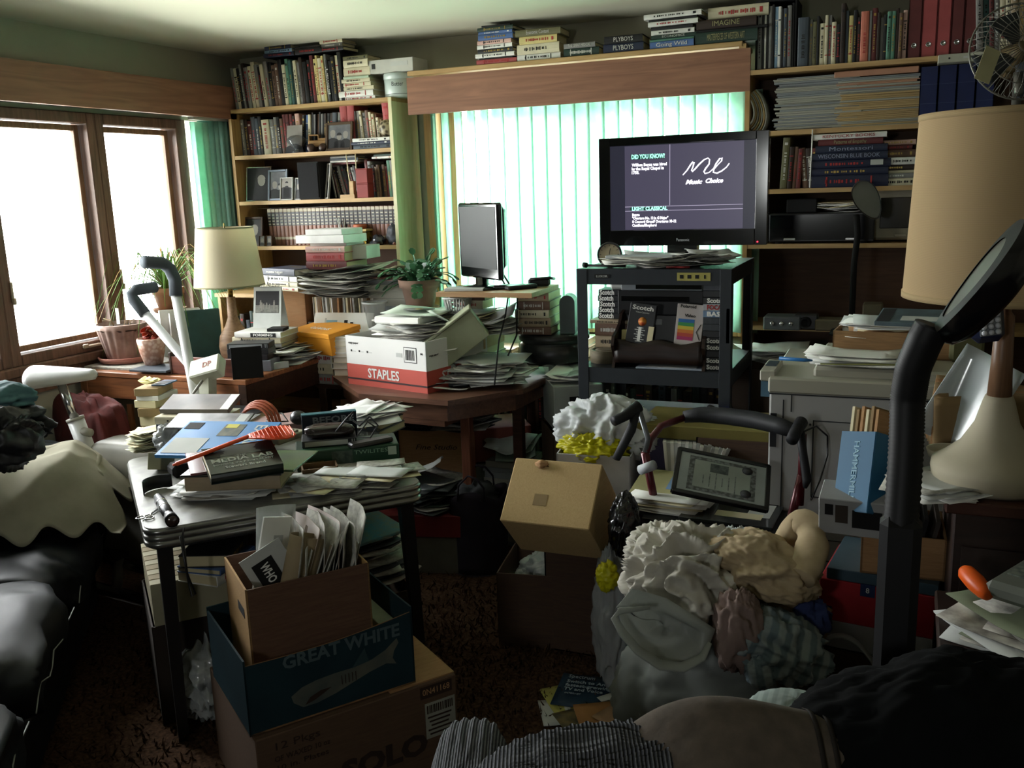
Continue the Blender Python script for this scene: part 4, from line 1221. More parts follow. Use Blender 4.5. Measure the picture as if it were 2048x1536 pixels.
shelfrow(-3.40, -3.14, 4.01, TZ + .0205, ['black', 'slate', 'cream', 'dark brown', 'slate', 'dark green', 'tan', 'dark brown'], 'in the small pine bookcase', 'books in the small pine bookcase', R2, h=(.22, .3), t=(.02, .035), d=.2, noun='book')
crt = openbox('carton', TR(-2.98, 4.1, TZ, .06), (.24, .26, .42), CARDD, 'tall brown carton holding up the blue book stack', 'carton')
MB().box((0, 0, .424), (.25, .27, .006), CARD).build('lid_flap', crt)
z = TZ + .428
z = stack(-2.93, 4.01, z, [('cream', .3, .2, .02), ('cream', .29, .2, .025), ('white', .29, .2, .03)], 'under the navy book behind the lamp', 'stack behind the lamp', R2, rz=-.25)
bo = book(.27, .19, .035, 'dark blue', TR(-2.93, 4.0, z, -.28), 'navy hardcover topping the stack behind the lamp shade', rnd=R2, deco=0, pages=PAGESW)
text('MODERN THERAPY', .014, PAPER, bo, face(-.02, -.1, .017), 'title', w=.14)
text('THERAPY', .02, mat('foil_gold', 'a08848'), bo, TR(0, .02, .0352), 'title', w=.1)
papers(-2.93, 4.02, z + .0, .2, .2, 3, [PAPER], 'white sheet jutting out beside the navy hardcover', 'papers beside the navy hardcover', R2, dz=.004, spread=.02)
fc = openbox('file_crate', TR(-2.64, 4.1, TZ), (.4, .27, .26), mat('crate_brown', '4c4034', .8), 'brown crate of upright folders beneath the newspapers', 'crate')
it = []
for k in range(20):
 m_ = [PAPERG, PAPERY, PAPER, CARD, NEWS][k % 5]
 o = tag(MB().box((0, 0, .19), (.003 + .004 * (k % 3), .22, .38), m_).build('folder', None, TR(-2.815 + k * .0185, 4.1, TZ + .006, R2.uniform(-.06, .06), 0, R2.uniform(-.06, .06))), 'upright folder crammed into the brown crate', 'folder', 'folders in the brown crate')
zt = papers(-2.63, 4.04, TZ + .395, .36, .3, 26, [NEWS, PAPERG, NEWS2, PAPER, NEWS], 'newspaper in the sagging heap on the folder crate', 'newspapers on the folder crate', R2, dz=.0048, spread=.05, curl=.025, name='newspaper', cat='newspaper', ang=.3)
zt = stack(-2.70, 4.06, zt + .012, [('dark red', .24, .2, .04), ('red', .23, .2, .045), ('pink', .23, .2, .03)], 'under the white boxes', 'red book stack on the newspapers', R2)
slab('white_box', TR(-2.70, 4.08, zt, .05), (.21, .18, .014), PAPER, 'thin white pad between the red books and white boxes', 'pad')
slab('white_box', TR(-2.72, 4.06, zt + .015, -.06), (.3, .2, .04), mat('white_card_bright', 'd8d8d4', .6), 'wide white gift box, lower of the two on the newspaper heap', 'box')
slab('white_box', TR(-2.70, 4.06, zt + .056, -.02), (.22, .19, .028), mat('white_card_bright', 'd8d8d4', .6), 'smaller white gift box on top of the wide one', 'box')
slab('white_box', TR(-2.57, 4.12, zt - .07, .1), (.11, .16, .066), mat('white_card', 'b8b8b0'), 'small white box beside the red book stack', 'box')
papers(-2.36, 4.1, TZ + .46, .26, .2, 12, [PAPERY, PAPER, mat('paper_pink', 'c89488', .8), PAPERG], 'loose sheet in the cream heap left of the cactus', 'cream papers beside the cactus', R2, dz=.005, spread=.03, curl=.015)
magstack(-2.38, 4.12, TZ, TZ + .455, .24, .24, [MG[0], MG[2]], 'magazine in the dark pile behind the cactus pot', 'magazines behind the cactus', rnd=R2, t=(.02, .04))
# red and yellow banded box, blue-lettered sheets, plastic cup: in front of the crate
ry = empty('banded_box', TR(-2.60, 3.93, DZ - .1 + .101 + .11, .05), 'red box with a yellow band in front of the folder crate', 'box')
ry.location.z = TZ
MB().box((0, 0, .13), (.26, .06, .26), mat('red_card', '8c2020', .6), ch=.002).build('box_body', ry)
MB().box((0, 0, .13), (.07, .062, .262), mat('yellow_card', 'c0a830', .6)).build('band', ry)
pl = slab('printed_folder', TR(-2.56, 3.86, DZ + .101, .12, 1.1), (.32, .2, .012), PAPER, 'white folder printed with black figures leaning behind the shoe box', 'folder', deco=[(-.4, .2, .2, .4, mat('pale_blue_print', '8cb0c0', .7)), (-.6, -.1, .03, .8, PAPERG), (.1, .3, .06, .3, BLACKM), (.3, .3, .05, .2, BLACKM)])
cup = empty('plastic_tub', TR(-2.395, 3.91, TZ, .2), 'clear plastic deli cup perched by the red and yellow box', 'cup')
CLR = mat('clear_plastic', 'b0b4b0', .15, spec=.8, alpha=.35)
MB().box((0, 0, .12), (.1, .08, .24), mat('grey_box', '5c5c58', .7)).build('support_box', cup)
MB().lathe([(.0, .242), (.04, .242), (.055, .37), (.062, .372), (.062, .38), (.053, .378), (.04, .25)], CLR, n=30).build('cup', cup)
MB().lathe([(.057, .372), (.063, .372), (.064, .381), (.057, .381)], mat('clear_rim', 'b8bcb8', .3, alpha=.7), n=30, cap=False).build('rim', cup)
# christmas cactus
stack(-2.19, 4.03, TZ, [('black', .3, .24, .05), ('dark brown', .28, .24, .05), ('slate', .3, .24, .05), ('grey', .28, .22, .04), ('dark green', .27, .22, .045), ('black', .27, .22, .05), ('grey', .22, .2, .03)], 'holding up the cactus pot', 'books under the cactus', R2)
zc_ = TZ + .318
cc = empty('cactus', TR(-2.19, 4.0, zc_), 'leafy holiday cactus in a clay pot before the green-lit panel', 'plant')
MB().lathe([(.075, 0), (.088, .006), (.095, .03), (.086, .032), (.0, .02)], CLAY, n=30).build('saucer', cc)
POT2 = mat('old_clay', '7c6456', .9, scale=12)
MB().lathe([(.06, .022), (.068, .03), (.088, .125), (.1, .127), (.104, .165), (.094, .165), (.088, .14), (0, .138)], POT2, n=30).build('pot', cc)
CG = mat('cactus_green', '2c5a34', .45, scale=16, rgb2='1c4428', spec=.5)
for k in range(70):
 a = R2.uniform(0, 6.28)
 el = R2.uniform(.1, 1.4)
 n_ = R2.randint(3, 6)
 mb = MB()
 p = Vector((cos(a) * .03, sin(a) * .03, .145))
 d = Vector((cos(a) * cos(el), sin(a) * cos(el), sin(el)))
 for j in range(n_):
  L = .036
  q = p + d * L
  sd = d.cross(Vector((0, 0, 1)))
  sd = (sd if sd.length > .1 else Vector((1, 0, 0))).normalized()
  up_ = sd.cross(d).normalized()
  w = .0145
  pts = [p + sd * w * .3, p + d * L * .3 + sd * w, p + d * L * .72 + sd * w * 1.15, q + sd * w * .4, q - sd * w * .4, p + d * L * .72 - sd * w * 1.15, p + d * L * .3 - sd * w, p - sd * w * .3]
  t_ = [v + up_ * .0018 for v in pts]
  b_ = [v - up_ * .0018 for v in pts]
  mb.add(t_ + b_, [tuple(range(8)), tuple(range(15, 7, -1))] + [(i, (i + 1) % 8, 8 + (i + 1) % 8, 8 + i) for i in range(8)], CG)
  p = q
  d = (d + Vector((R2.uniform(-.25, .25), R2.uniform(-.25, .25), -.2 - .06 * j))).normalized()
 mb.build('stem', cc)
def pillow(mb, c, d, m, puff=.04, n=24, seed=0, T=None, wr=.012, e=3.0):
 """soft box: superellipsoid with wrinkles"""
 def fn(u, v):
  a, b = 2 * pi * (u % 1.0), pi * (v - .5)
  sg = lambda x, p: math.copysign(abs(x) ** p, x)
  x = sg(cos(b), 2 / e) * sg(cos(a), 2 / e)
  y = sg(cos(b), 2 / e) * sg(sin(a), 2 / e)
  z = sg(sin(b), 2 / e * 1.3)
  k = 1 + wr / max(d) * 4 * fold_noise((x * 1.2, y * 1.2, z), seed, 1.3)
  return (c[0] + x * d[0] / 2 * k, c[1] + y * d[1] / 2 * k, c[2] + z * d[2] / 2 * k)
 mb.grid(n * 2, n, fn, m, T=T)
 return mb
# ---------------------------------------------------------------- exercise bicycle
BW = mat('bike_white', 'b8bab8', .35, spec=.5)
BG = mat('bike_housing', '8c8a80', .5)
FOAM = mat('foam_grey', '4c5258', .9)
bk = empty('exercise_bike', TR(-3.1, 2.9, 0), 'white exercise bicycle with grey foam grips in front of the desk', 'exercise bike')
I = Matrix.Translation((3.1, -2.9, 0))
def bpart(mb, name):
 o = mb.build(name, bk)
 o.matrix_basis = I
 return o
s0 = atd(120, 752, 3.86)
s1 = atd(132, 790, 3.86)
b0 = atd(196, 955, 3.93)
mb = MB()
def seatfn(u, v):
 a = 2 * pi * u
 t = v
 x = -.13 + .29 * t
 w = .1 * (1 - t) ** .7 + .012
 if t < .12:
  w *= (.35 + .65 * (t / .12) ** .5)
 h_ = .05 * (1 - .6 * t)
 if t in (0.0, 1.0):
  w, h_ = .004, .004
 return (x, cos(a) * w, sin(a) * h_)
mb.grid(28, 20, seatfn, BW, T=Matrix.Translation(s0) @ Matrix.Rotation(.38, 4, 'Z') @ Matrix.Rotation(-.02, 4, 'Y'))
bpart(mb, 'saddle')
bpart(MB().tube([s0 + Vector((0, 0, -.03)), s1 + (b0 - s1) * .3], .019, CHROME), 'seat_post')
bpart(MB().tube([s1 + (b0 - s1) * .28, b0 + (b0 - s1) * .4], .034, BW), 'seat_tube')
kp = s1 + (b0 - s1) * .42
bpart(MB().tube([kp, kp + Vector((.07, -.01, -.005))], .018, BG, n=14), 'adjusting_knob')
bpart(MB().tube([s1 + (b0 - s1) * .27, s1 + (b0 - s1) * .3], .037, BG, n=16), 'collar')
hc = atd(245, 945, 3.95)
mb = MB()
pillow(mb, (hc.x + .08, hc.y, (hc.z + .15) / 2 + .08), (.4, .2, hc.z + .0), BG, e=6, wr=0)
bpart(mb, 'flywheel_housing')
bpart(MB().tube([(hc.x - .08, hc.y - .15, .05), (hc.x + .42, hc.y - .2, .05)], .026, CHROME, n=14), 'front_foot')
bpart(MB().tube([(hc.x - .05, hc.y - .1, .16), (hc.x + .42, hc.y - .14, .14)], .018, CHROME, n=12), 'frame_tube')
bpart(MB().tube([(hc.x + .05, hc.y - .12, .2), (hc.x + .05, hc.y - .15, .07)], .022, BG, n=12), 'frame_strut')
bpart(MB().box((hc.x + .06, hc.y - .16, .22), (.12, .07, .02), BLACKM, ch=.004), 'pedal')
hb = atd(392, 800, 3.98)
ht_ = atd(350, 552, 4.0)
k1 = atd(352, 590, 4.0)
bpart(MB().tube([hb + Vector((.02, 0, -.25)), hb, k1], .021, BW, n=14), 'handlebar_tube')
g = [atd(352, 592, 4.0), atd(350, 560, 4.0), atd(340, 538, 4.0), atd(325, 526, 3.98), atd(287, 524, 3.9)]
bpart(MB().tube(g, .027, FOAM, n=14), 'foam_grip')
k2 = atd(288, 624, 4.02)
k3 = atd(392, 745, 4.02)
bpart(MB().tube([k2, k3, k3 + Vector((.03, 0, -.1))], .02, BW, n=14), 'handlebar_tube')
g = [atd(291, 629, 4.02), atd(268, 600, 4.02), atd(264, 588, 4.02), atd(272, 580, 4.02), atd(310, 574, 4.1)]
bpart(MB().tube(g, .025, FOAM, n=14), 'foam_grip')
cs = atd(415, 738, 3.9)
TT = Matrix.Translation(cs) @ Matrix.Rotation(.5, 4, 'Z') @ Matrix.Rotation(.75, 4, 'X') @ Matrix.Rotation(-.35, 4, 'Y')
CWH = mat('console_ivory', 'c4c6b4', .5)
bpart(MB().box((0, 0, 0), (.14, .09, .06), CWH, T=TT, ch=.006), 'console')
bpart(MB().box((.0, 0, -.12), (.05, .05, .2), CWH, T=Matrix.Translation(cs) @ Matrix.Rotation(.1, 4, 'Y')), 'console_stem')
o = text('DP', .036, mat('red_brown_print', '7c4034', .6), bk, I @ TT @ TR(.015, 0, .0305, 0), 'lettering', w=.04, bold=.001)
mb = MB()
mb.tube([cs + Vector((.01, -.05, -.04)), cs + Vector((-.05, -.06, -.11)), cs + Vector((-.03, -.05, -.17))], .006, BG)
bpart(mb, 'tension_lever')
# ---------------------------------------------------------------- black leather sofa
LEA = mat('black_leather', '10161b', .5, 'fabric', scale=9, rgb2='0c1014', bump=.25, spec=.4)
su, sv = Vector((.63, -.775, 0)), Vector((-.775, -.63, 0))
F0 = Vector((-2.98, 2.62, 0))
ang = math.atan2(su.y, su.x)
so = empty('sofa', TR(F0.x, F0.y, 0, ang), 'black leather sofa running along the near window side', 'sofa')
# local: +x toward the camera end, +y = front side is at 0, body towards -y
MB().box((1.1, -.36, .12), (2.3, .64, .2), LEA, ch=.02).build('sofa_base', so)
for k in range(3):
 mb = MB()
 pillow(mb, (.34 + k * .72, -.30, .34), (.74, .64, .26), LEA, seed=k + 2, n=30, wr=.02, e=4)
 mb.build('seat_cushion', so)
 mb = MB()
 pillow(mb, (.34 + k * .72, -.60, .62), (.74, .22, .5), LEA, seed=k + 12, n=24, wr=.03, e=3.2)
 mb.build('back_cushion', so)
mb = MB()
pillow(mb, (-.11, -.3, .4), (.25, .58, .56), LEA, seed=31, n=24, wr=.02, e=4)
mb.build('armrest', so)
for k in range(3):
 x0_ = .34 + k * .72
 MB().tube([(x0_ - .33 + i * .066, .018 + .006 * sin(i * 2.1), .33 + .012 * sin(i * 1.7)) for i in range(11)], .0022, mat('piping_worn', 'a0a4a0', .5), n=5).build('piping', so)
SOF = so.matrix_basis.copy()
# things heaped on the far seat
CREAM = mat('cream_cotton', '8e8a78', .9, 'fabric', scale=9, rgb2='7e7a68', bump=.3)
YEL = mat('sand_cotton', '8a7a5c', .9, 'fabric', scale=9, rgb2='786a50', bump=.3)
def pillowthing(name, T, d, m, label, cat, seed, wr=.03, e=2.6, n=34):
 mb = MB()
 pillow(mb, (0, 0, d[2] / 2), d, m, seed=seed, n=n, wr=wr, e=e)
 return tag(mb.build(name, None, T), label, cat)
TP = at(80, 1035, .47, ang)
TS = at(-30, 1040, .47, ang + .35)
pillowthing('pillow', TP @ TR(0, 0, -.005), (.44, .46, .25), CREAM, 'bulging pillow under the frayed cream throw on the sofa', 'pillow', 4)
def throwfn(u, v, x, y):
 r = (abs(x / .27) ** 3 + abs(y / .27) ** 3) ** (1 / 3)
 z = .265 * max(0.0, 1 - max(0, r - .45) ** 1.7 * 1.1)
 return max(z, .01)
drape('throw_blanket', TP, .68, .66, CREAM, 'frayed cream cotton throw draped over the far end of the sofa', 'blanket', seed=6, hfn=throwfn, amp=.022, s=4, n=80, edge=.07)
pillowthing('cushion', TS, (.3, .52, .2), YEL, 'cushion beneath the sand-coloured cloth', 'cushion', 8)
drape('throw_blanket', TS, .42, .66, YEL, 'sand-coloured cloth lying beside the cream throw on the sofa', 'blanket', seed=9, hfn=lambda u, v, x, y: max(.01, .225 * max(0, 1 - (abs(x) / .22) ** 3) * max(0, 1 - (abs(y) / .34) ** 3)), amp=.02, s=4, n=60, edge=.03)
pbk = atd(5, 880, 2.75)
heap('jacket', TR(pbk.x, pbk.y, pbk.z), (.11, .1, .085), mat('black_nylon', '15171a', .5, 'fabric', scale=10, bump=.5, spec=.5), 'crumpled black jacket piled over the sofa cushions', 'jacket', seed=12, amp=.25, nu=70, nv=40, s=2)
ps = atd(5, 790, 2.85)
heap('shirt', TR(ps.x - .02, ps.y, ps.z - .01), (.11, .08, .045), mat('grey_teal_cloth', '4c6c70', .9, 'fabric', scale=12), 'grey-teal shirt crumpled on top of the black jacket', 'shirt', seed=15, amp=.25, nu=60, nv=30, s=2)
heap('trousers', TR(ps.x - .0, ps.y - .02, ps.z - .085), (.17, .1, .06), mat('charcoal_cloth', '2c2e30', .9, 'fabric', scale=12), 'charcoal trousers crumpled between the shirt and the jacket', 'trousers', seed=16, amp=.25, nu=60, nv=30, s=2)
# maroon armchair behind the sofa
MAR = mat('maroon_velour', '54201c', .95, 'fabric', scale=14, rgb2='3c1614')
mb = MB()
am_ = atd(135, 850, 4.22)
ac = empty('armchair', TR(am_.x + .14, am_.y, 0, -.3), 'low maroon armchair wedged between the sofa and the desk', 'armchair')
pillow(MB(), (0, 0, 0), (1, 1, 1), MAR)
mb = MB()
pillow(mb, (0, .0, .56), (.5, .14, .46), MAR, seed=41, e=5, wr=.02)
mb.build('backrest', ac)
mb = MB()
pillow(mb, (0, .06, .25), (.46, .16, .3), MAR, seed=42, e=5)
mb.build('seat', ac)
# ================================================================ TABLE WITH THE COPY-PAPER BOX, SMALL TELEVISION, CART, TELEVISION
R3 = random.Random(33)
T2 = .80
pts = [(-2.56, 3.78), (-2.50, 3.62), (-2.20, 3.36), (-1.72, 3.33), (-1.50, 3.62), (-1.47, 4.0), (-1.56, 4.12), (-1.95, 4.18), (-1.95, 4.0), (-2.08, 3.9), (-2.5, 3.9)]
pts = [(-2.54, 3.80), (-2.50, 3.66), (-2.17, 3.36), (-1.72, 3.33), (-1.50, 3.62), (-1.47, 4.06), (-1.56, 4.12), (-1.98, 4.12), (-2.02, 3.88), (-2.5, 3.88)]
def plate(P_, z0, z1, m, mb=None, ins=0.0):
 mb = mb or MB()
 cx, cy = sum(p[0] for p in P_) / len(P_), sum(p[1] for p in P_) / len(P_)
 Q = [(p[0] + (cx - p[0]) * ins, p[1] + (cy - p[1]) * ins) for p in P_]
 n = len(Q)
 mb.add([(x, y, z0) for x, y in Q] + [(x, y, z1) for x, y in Q], [tuple(range(n - 1, -1, -1)), tuple(range(n, 2 * n))] + [(i, (i + 1) % n, n + (i + 1) % n, n + i) for i in range(n)], m)
 return mb
t2 = empty('table', (-2.0, 3.7, 0), 'clipped-corner walnut table under the copy-paper box', 'table')
I2 = Matrix.Translation((2.0, -3.7, 0))
def t2p(mb, n):
 o = mb.build(n, t2)
 o.matrix_basis = I2
 return o
t2p(plate(pts, T2 - .022, T2, WALNUT), 'table_top')
t2p(plate(pts, T2 - .1, T2 - .023, WALNUT, ins=.09), 'apron')
low = [(-2.44, 3.62), (-2.14, 3.40), (-1.76, 3.37), (-1.74, 3.6), (-2.3, 3.7)]
t2p(plate(low, T2 - .125, T2 - .101, WALNUT), 'folded_leaf')
for (x, y, m_) in ((-2.38, 3.72, OAKZ), (-1.72, 3.5, mat('reddish_leg', '6c4230', .4, 'woodz', rgb2='4c2c20')), (-1.56, 3.7, DARKW), (-1.62, 4.02, DARKW), (-2.2, 3.8, DARKW)):
 t2p(MB().box((x, y, (T2 - .1) / 2), (.045, .045, T2 - .1), m_, ch=.004), 'leg')
# copy paper box
pa, pb = atz(697, 767, T2), atz(856, 788, T2)
ang2 = math.atan2(pb.y - pa.y, pb.x - pa.x)
BL, BD, BH = (pb - pa).length, .43, .225
cen = (pa + pb) / 2 + Vector((-sin(ang2), cos(ang2), 0)) * BD / 2
cb = empty('copy_paper_box', TR(cen.x, cen.y, T2, ang2), 'white and red copy-paper box heaped with papers on the walnut table', 'box')
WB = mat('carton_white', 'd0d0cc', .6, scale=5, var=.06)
RB = mat('carton_red', 'b04c40', .6, scale=5, var=.08)
BAND = mat('carton_band', '3c2424', .6)
mb = MB()
t = .004
for (c, d) in (((0, -BD / 2 + t / 2), (BL, t)), ((0, BD / 2 - t / 2), (BL, t)), ((-BL / 2 + t / 2, 0), (t, BD)), ((BL / 2 - t / 2, 0), (t, BD))):
 mb.box((c[0], c[1], BH * .215), (d[0], d[1], BH * .43), RB)
 mb.box((c[0], c[1], BH * .715), (d[0], d[1], BH * .57), WB)
mb.box((0, 0, .002), (BL - .01, BD - .01, .004), CARD)
mb.build('box_body', cb)
mb = MB()
mb.box((0, -BD / 2 - .0006, BH * .13), (BL, .001, .008), BAND).box((BL / 2 + .0006, 0, BH * .13), (.001, BD, .008), BAND)
mb.build('stripe', cb)
text('STAPLES', .06, WB, cb, face(-.015, -BD / 2 - .001, BH * .265), 'lettering', w=.19, bold=.0012)
text('STAPLES', .06, WB, cb, Matrix.Translation((BL / 2 + .001, -.02, BH * .265)) @ Matrix.Rotation(pi / 2, 4, 'Z') @ Matrix.Rotation(pi / 2, 4, 'X'), 'lettering', w=.19, bold=.0012)
text('copy paper', .014, BLACKM, cb, face(-BL / 2 + .05, -BD / 2 - .001, BH * .86), 'lettering')
text('copy paper', .014, BLACKM, cb, Matrix.Translation((BL / 2 + .001, -BD / 2 + .05, BH * .72)) @ Matrix.Rotation(pi / 2, 4, 'Z') @ Matrix.Rotation(pi / 2, 4, 'X'), 'lettering')
text('letter size', .012, BLACKM, cb, Matrix.Translation((BL / 2 + .001, BD / 2 - .07, BH * .86)) @ Matrix.Rotation(pi / 2, 4, 'Z') @ Matrix.Rotation(pi / 2, 4, 'X'), 'lettering')
text('84', .012, BLACKM, cb, face(BL / 2 - .025, -BD / 2 - .001, BH * .76), 'lettering', bold=.0004)
mb = MB()
x = BL / 2 - .125
mb.box((x + .035, -BD / 2 - .0006, BH * .72), (.074, .0008, .068), BLACKM).box((x + .035, -BD / 2 - .0011, BH * .72), (.068, .0008, .062), WB)
rb = random.Random(2)
xx = x + .008
while xx < x + .06:
 w = rb.choice((.001, .002, .003))
 mb.box((xx, -BD / 2 - .0016, BH * .72), (w, .0008, .045), BLACKM)
 xx += w + rb.choice((.0015, .002))
for k in range(3):
 mb.box((-BL / 2 + .035 + k * .05, -BD / 2 - .0006, BH * .7), (.009, .0008, .009), BLACKM).box((-BL / 2 + .052 + k * .05, -BD / 2 - .0006, BH * .69), (.018, .0008, .003), PAPERG)
mb.box((x - .03, -BD / 2 - .0006, BH * .7), (.035, .0008, .018), PAPERG)
mb.build('barcode_print', cb)
zz = papers(cen.x, cen.y, T2 + .125, .33, .26, 22, [PAPER, PAPERG, NEWS, PAPER, NEWS2, PAPERY], 'loose sheet heaped inside the copy-paper box', 'papers in the copy-paper box', R3, dz=.0045, spread=.03, curl=.014, ang=.25, rz=ang2, size=(.7, .95))
zz = papers(cen.x + .02, cen.y, zz - .008, .34, .26, 12, [NEWS, PAPERG, PAPER, NEWS2, PAPERG], 'magazine slumped in the mound over the copy-paper box', 'magazines over the copy-paper box', R3, dz=.004, spread=.05, curl=.016, ang=.7, rz=ang2, name='magazine', cat='magazine', thick=.003)
zz = zz + .008
o = tag(MB().box((0, 0, .017), (.25, .19, .034), PAPER, ch=.006).build('paperback', None, TR(cen.x - .05, cen.y + .02, zz - .006, ang2 + .12)), 'thick white paperback topping the magazine mound', 'book')
mb = sheetmesh(.28, .22, mat('pale_green_paper', 'b4c0b0', .7, var=.05), R3, .015, .003)
o = tag(mb.build('magazine', None, TR(cen.x + .0, cen.y + .03, zz + .036, ang2 + .3)), 'pale magazine with a dark oval portrait crowning the copy-paper box', 'magazine')
MB().lathe([(.0, 0), (.07, .0), (.0, .0005)], mat('oval_print', '585c54', .7), n=32, cap=False).lathe([(.0, .0007), (.02, .0007), (.0, .001)], mat('oval_gold', 'a09454', .7), n=20, cap=False).build('oval_portrait', o, TR(0, .01, .016) @ Matrix.Diagonal((1.1, .75, 1, 1)))
tag(sheetmesh(.2, .2, mat('pale_green_card', 'a0ac9c', .7, var=.06), R3, .03, .001).build('paper_fan', None, TR(cen.x + .16, cen.y + .01, zz + .0, ang2 + .8, 0, .25)), 'pale green card sliding off the magazine mound', 'card')
# books left of the box
z = T2
for k, (c, t_) in enumerate((('tan', .035), ('white', .028), ('cream', .03), ('white', .02), ('white', .03), ('cream', .026), ('white', .02))):
 book(.24, .17, t_, c, TR(-2.44 + .004 * k, 3.80 - .002 * k, z, -1.45 + R3.uniform(-.08, .08)), f'{ORD[k]} pale book from the bottom of the pile left of the copy-paper box', 'books left of the copy-paper box', rnd=R3, pages=PAGESW, deco=0)
 z += t_ + .0004
# small black tape dispenser and paper in front
pq = atz(915, 770, T2)
td = empty('tape_dispenser', TR(pq.x, pq.y - .03, T2, .3), 'dark tape dispenser before the copy-paper box', 'dispenser')
DGR = mat('dark_grey_plastic', '2c302e', .5)
MB().box((0, 0, .015), (.13, .06, .03), DGR, ch=.008).box((-.02, 0, .045), (.06, .05, .04), DGR, ch=.01).build('base', td)
MB().lathe([(.02, -.01), (.035, -.01), (.035, .01), (.02, .01)], mat('tape_roll', '90948c', .4), n=22).build('roll', td, TR(-.02, 0, .075, 0, pi / 2))
tag(sheetmesh(.17, .07, PAPER, R3, .014).build('paper_scrap', None, TR(pq.x + .02, pq.y - .12, T2, .25)), 'curled white scrap at the table edge before the dispenser', 'paper')
# leaning file box and fanned magazines at the table's right
magc = Vector((-1.72, 3.68))
papers(magc.x + .02, magc.y + .03, T2, .3, .24, 34, [NEWS, NEWS2, PAPERG, PAPERY, NEWS2, PAPER], 'magazine fanned out at the right of the walnut table', 'magazines fanned on the walnut table', R3, dz=.003, spread=.1, curl=.014, ang=1.4, name='magazine', cat='magazine', thick=.002, shrink=.5)
fb = empty('file_box', TR(-1.80, 3.66, T2 + .135, .45, 0, -.62) , 'pale green-grey file box toppled onto the fanned magazines', 'file box')
FB = mat('file_box_card', '94987e', .7, var=.1, rgb2='848870')
MB().box((0, 0, .075), (.3, .14, .14), FB, ch=.004).build('box_body', fb)
MB().box((0, 0, .15), (.31, .15, .012), FB, ch=.003).build('lid', fb)
slab('folder', TR(-1.88, 3.74, T2 + .14, .5, 0, -.5), (.26, .22, .012), PAPERG, 'grey folder wedged behind the toppled file box', 'folder')
# heap under the board: AMERICA BEAUTIFUL carton, newspapers
z = stack(-1.93, 3.97, T2, [('tan', .3, .24, .05), ('grey', .3, .24, .04), ('cream', .3, .24, .04)], 'beneath the lettered tan box', 'books under the lettered box', R3)
ab = empty('record_box', TR(-1.93, 3.94, z), 'tan box lettered AMERICA BEAUTIFUL under the newspapers', 'box')
MB().box((0, 0, .035), (.32, .24, .07), mat('box_tan', 'b09470', .7), ch=.002).build('box_body', ab)
text('AMERICA BEAUTIFUL', .02, BLACKM, ab, face(-.01, -.1208, .05), 'lettering', w=.25, bold=.0005)
text('PREMIUM CANS!', .02, BLACKM, ab, face(.0, -.1208, .02), 'lettering', w=.19, bold=.0005)
zn = papers(-1.92, 3.93, z + .071, .33, .27, 20, [PAPERY, NEWS, PAPER, PAPERG, PAPER], 'newspaper in the pile over the AMERICA BEAUTIFUL box', 'newspapers over the lettered box', R3, dz=.0042, spread=.02, curl=.01, ang=.16, name='newspaper', cat='newspaper', thick=.002)
papers(-1.74, 3.86, T2 + .2, .22, .2, 9, [PAPERG, NEWS, PAPER], 'sheet jutting out right of the newspaper pile', 'papers jutting out beside the newspaper pile', R3, dz=.008, spread=.04, curl=.02, ang=.8, slope=(.1, -.2))
papers(-1.90, 3.66, T2 + .13, .2, .2, 7, [PAPER, PAPERG], 'loose sheet between the mound and the file box', 'papers between mound and file box', R3, dz=.006, spread=.04, curl=.02)
bk_ = empty('berry_basket', TR(-1.90, 3.83, zn + .012, .1), 'small ribbed white plastic basket on the newspapers before the small television', 'basket')
mb = MB()
for k in range(28):
 a = 2 * pi * k / 28
 sq = lambda a, r: (r * max(-1, min(1, 1.25 * cos(a))), r * max(-1, min(1, 1.25 * sin(a))))
 x0, y0 = sq(a, .042)
 x1, y1 = sq(a, .055)
 mb.tube([(x0, y0, 0), (x1, y1, .07)], .0032, PAPERG, n=5)
mb.build('ribs', bk_)
MB().box((0, 0, .003), (.085, .085, .005), PAPERG).build('basket_floor', bk_)
MB().tube([(.055 * x, .055 * y, .07) for x, y in ((-1, -1), (1, -1), (1, 1), (-1, 1))], .004, PAPERG, n=6, closed=True).build('rim', bk_)
papers(-1.90, 3.83, zn + .04, .07, .08, 5, [PAPERG, PAPER], 'crumpled receipt stuffed in the ribbed basket', 'receipts in the basket', R3, dz=.008, spread=.005, curl=.02)
# right support: book stack on a black round stool with a speaker beside it
st = empty('round_stand', (-1.50, 4.02, 0), 'black drum-shaped stand beneath the book stack by the blinds', 'stand')
MB().lathe([(.0, .0), (.1, .0), (.1, .02), (.03, .04), (.03, .84), (.15, .86)], BLACKM, n=24, cap=False).build('pedestal', st)
MB().lathe([(.15, .86), (.16, .87), (.16, .94), (.15, .945), (.15, .955), (.165, .96), (.165, .99), (0, .995)], mat('black_satin', '16181a', .4, spec=.5), n=36).build('drum', st)
zb = stack(-1.56, 3.99, .996, [('brown', .17, .22, .036), ('tan', .15, .22, .04), ('cream', .16, .22, .036), ('brown', .15, .22, .04), ('tan', .15, .22, .036)], 'holding up the board on the black stand', 'books holding up the board', R3, rz=.1)
MB()
spk = empty('speaker', TR(-1.415, 3.99, .996, .2), 'slim grey arched speaker on the black drum stand', 'speaker')
mb = MB()
n = 12
prof = [(-.035, 0), (-.035, .14)] + [(-.035 + .035 * (1 - cos(pi * i / n)), .14 + .035 * sin(pi * i / n)) for i in range(1, n)] + [(.035, .14), (.035, 0)]
k = len(prof)
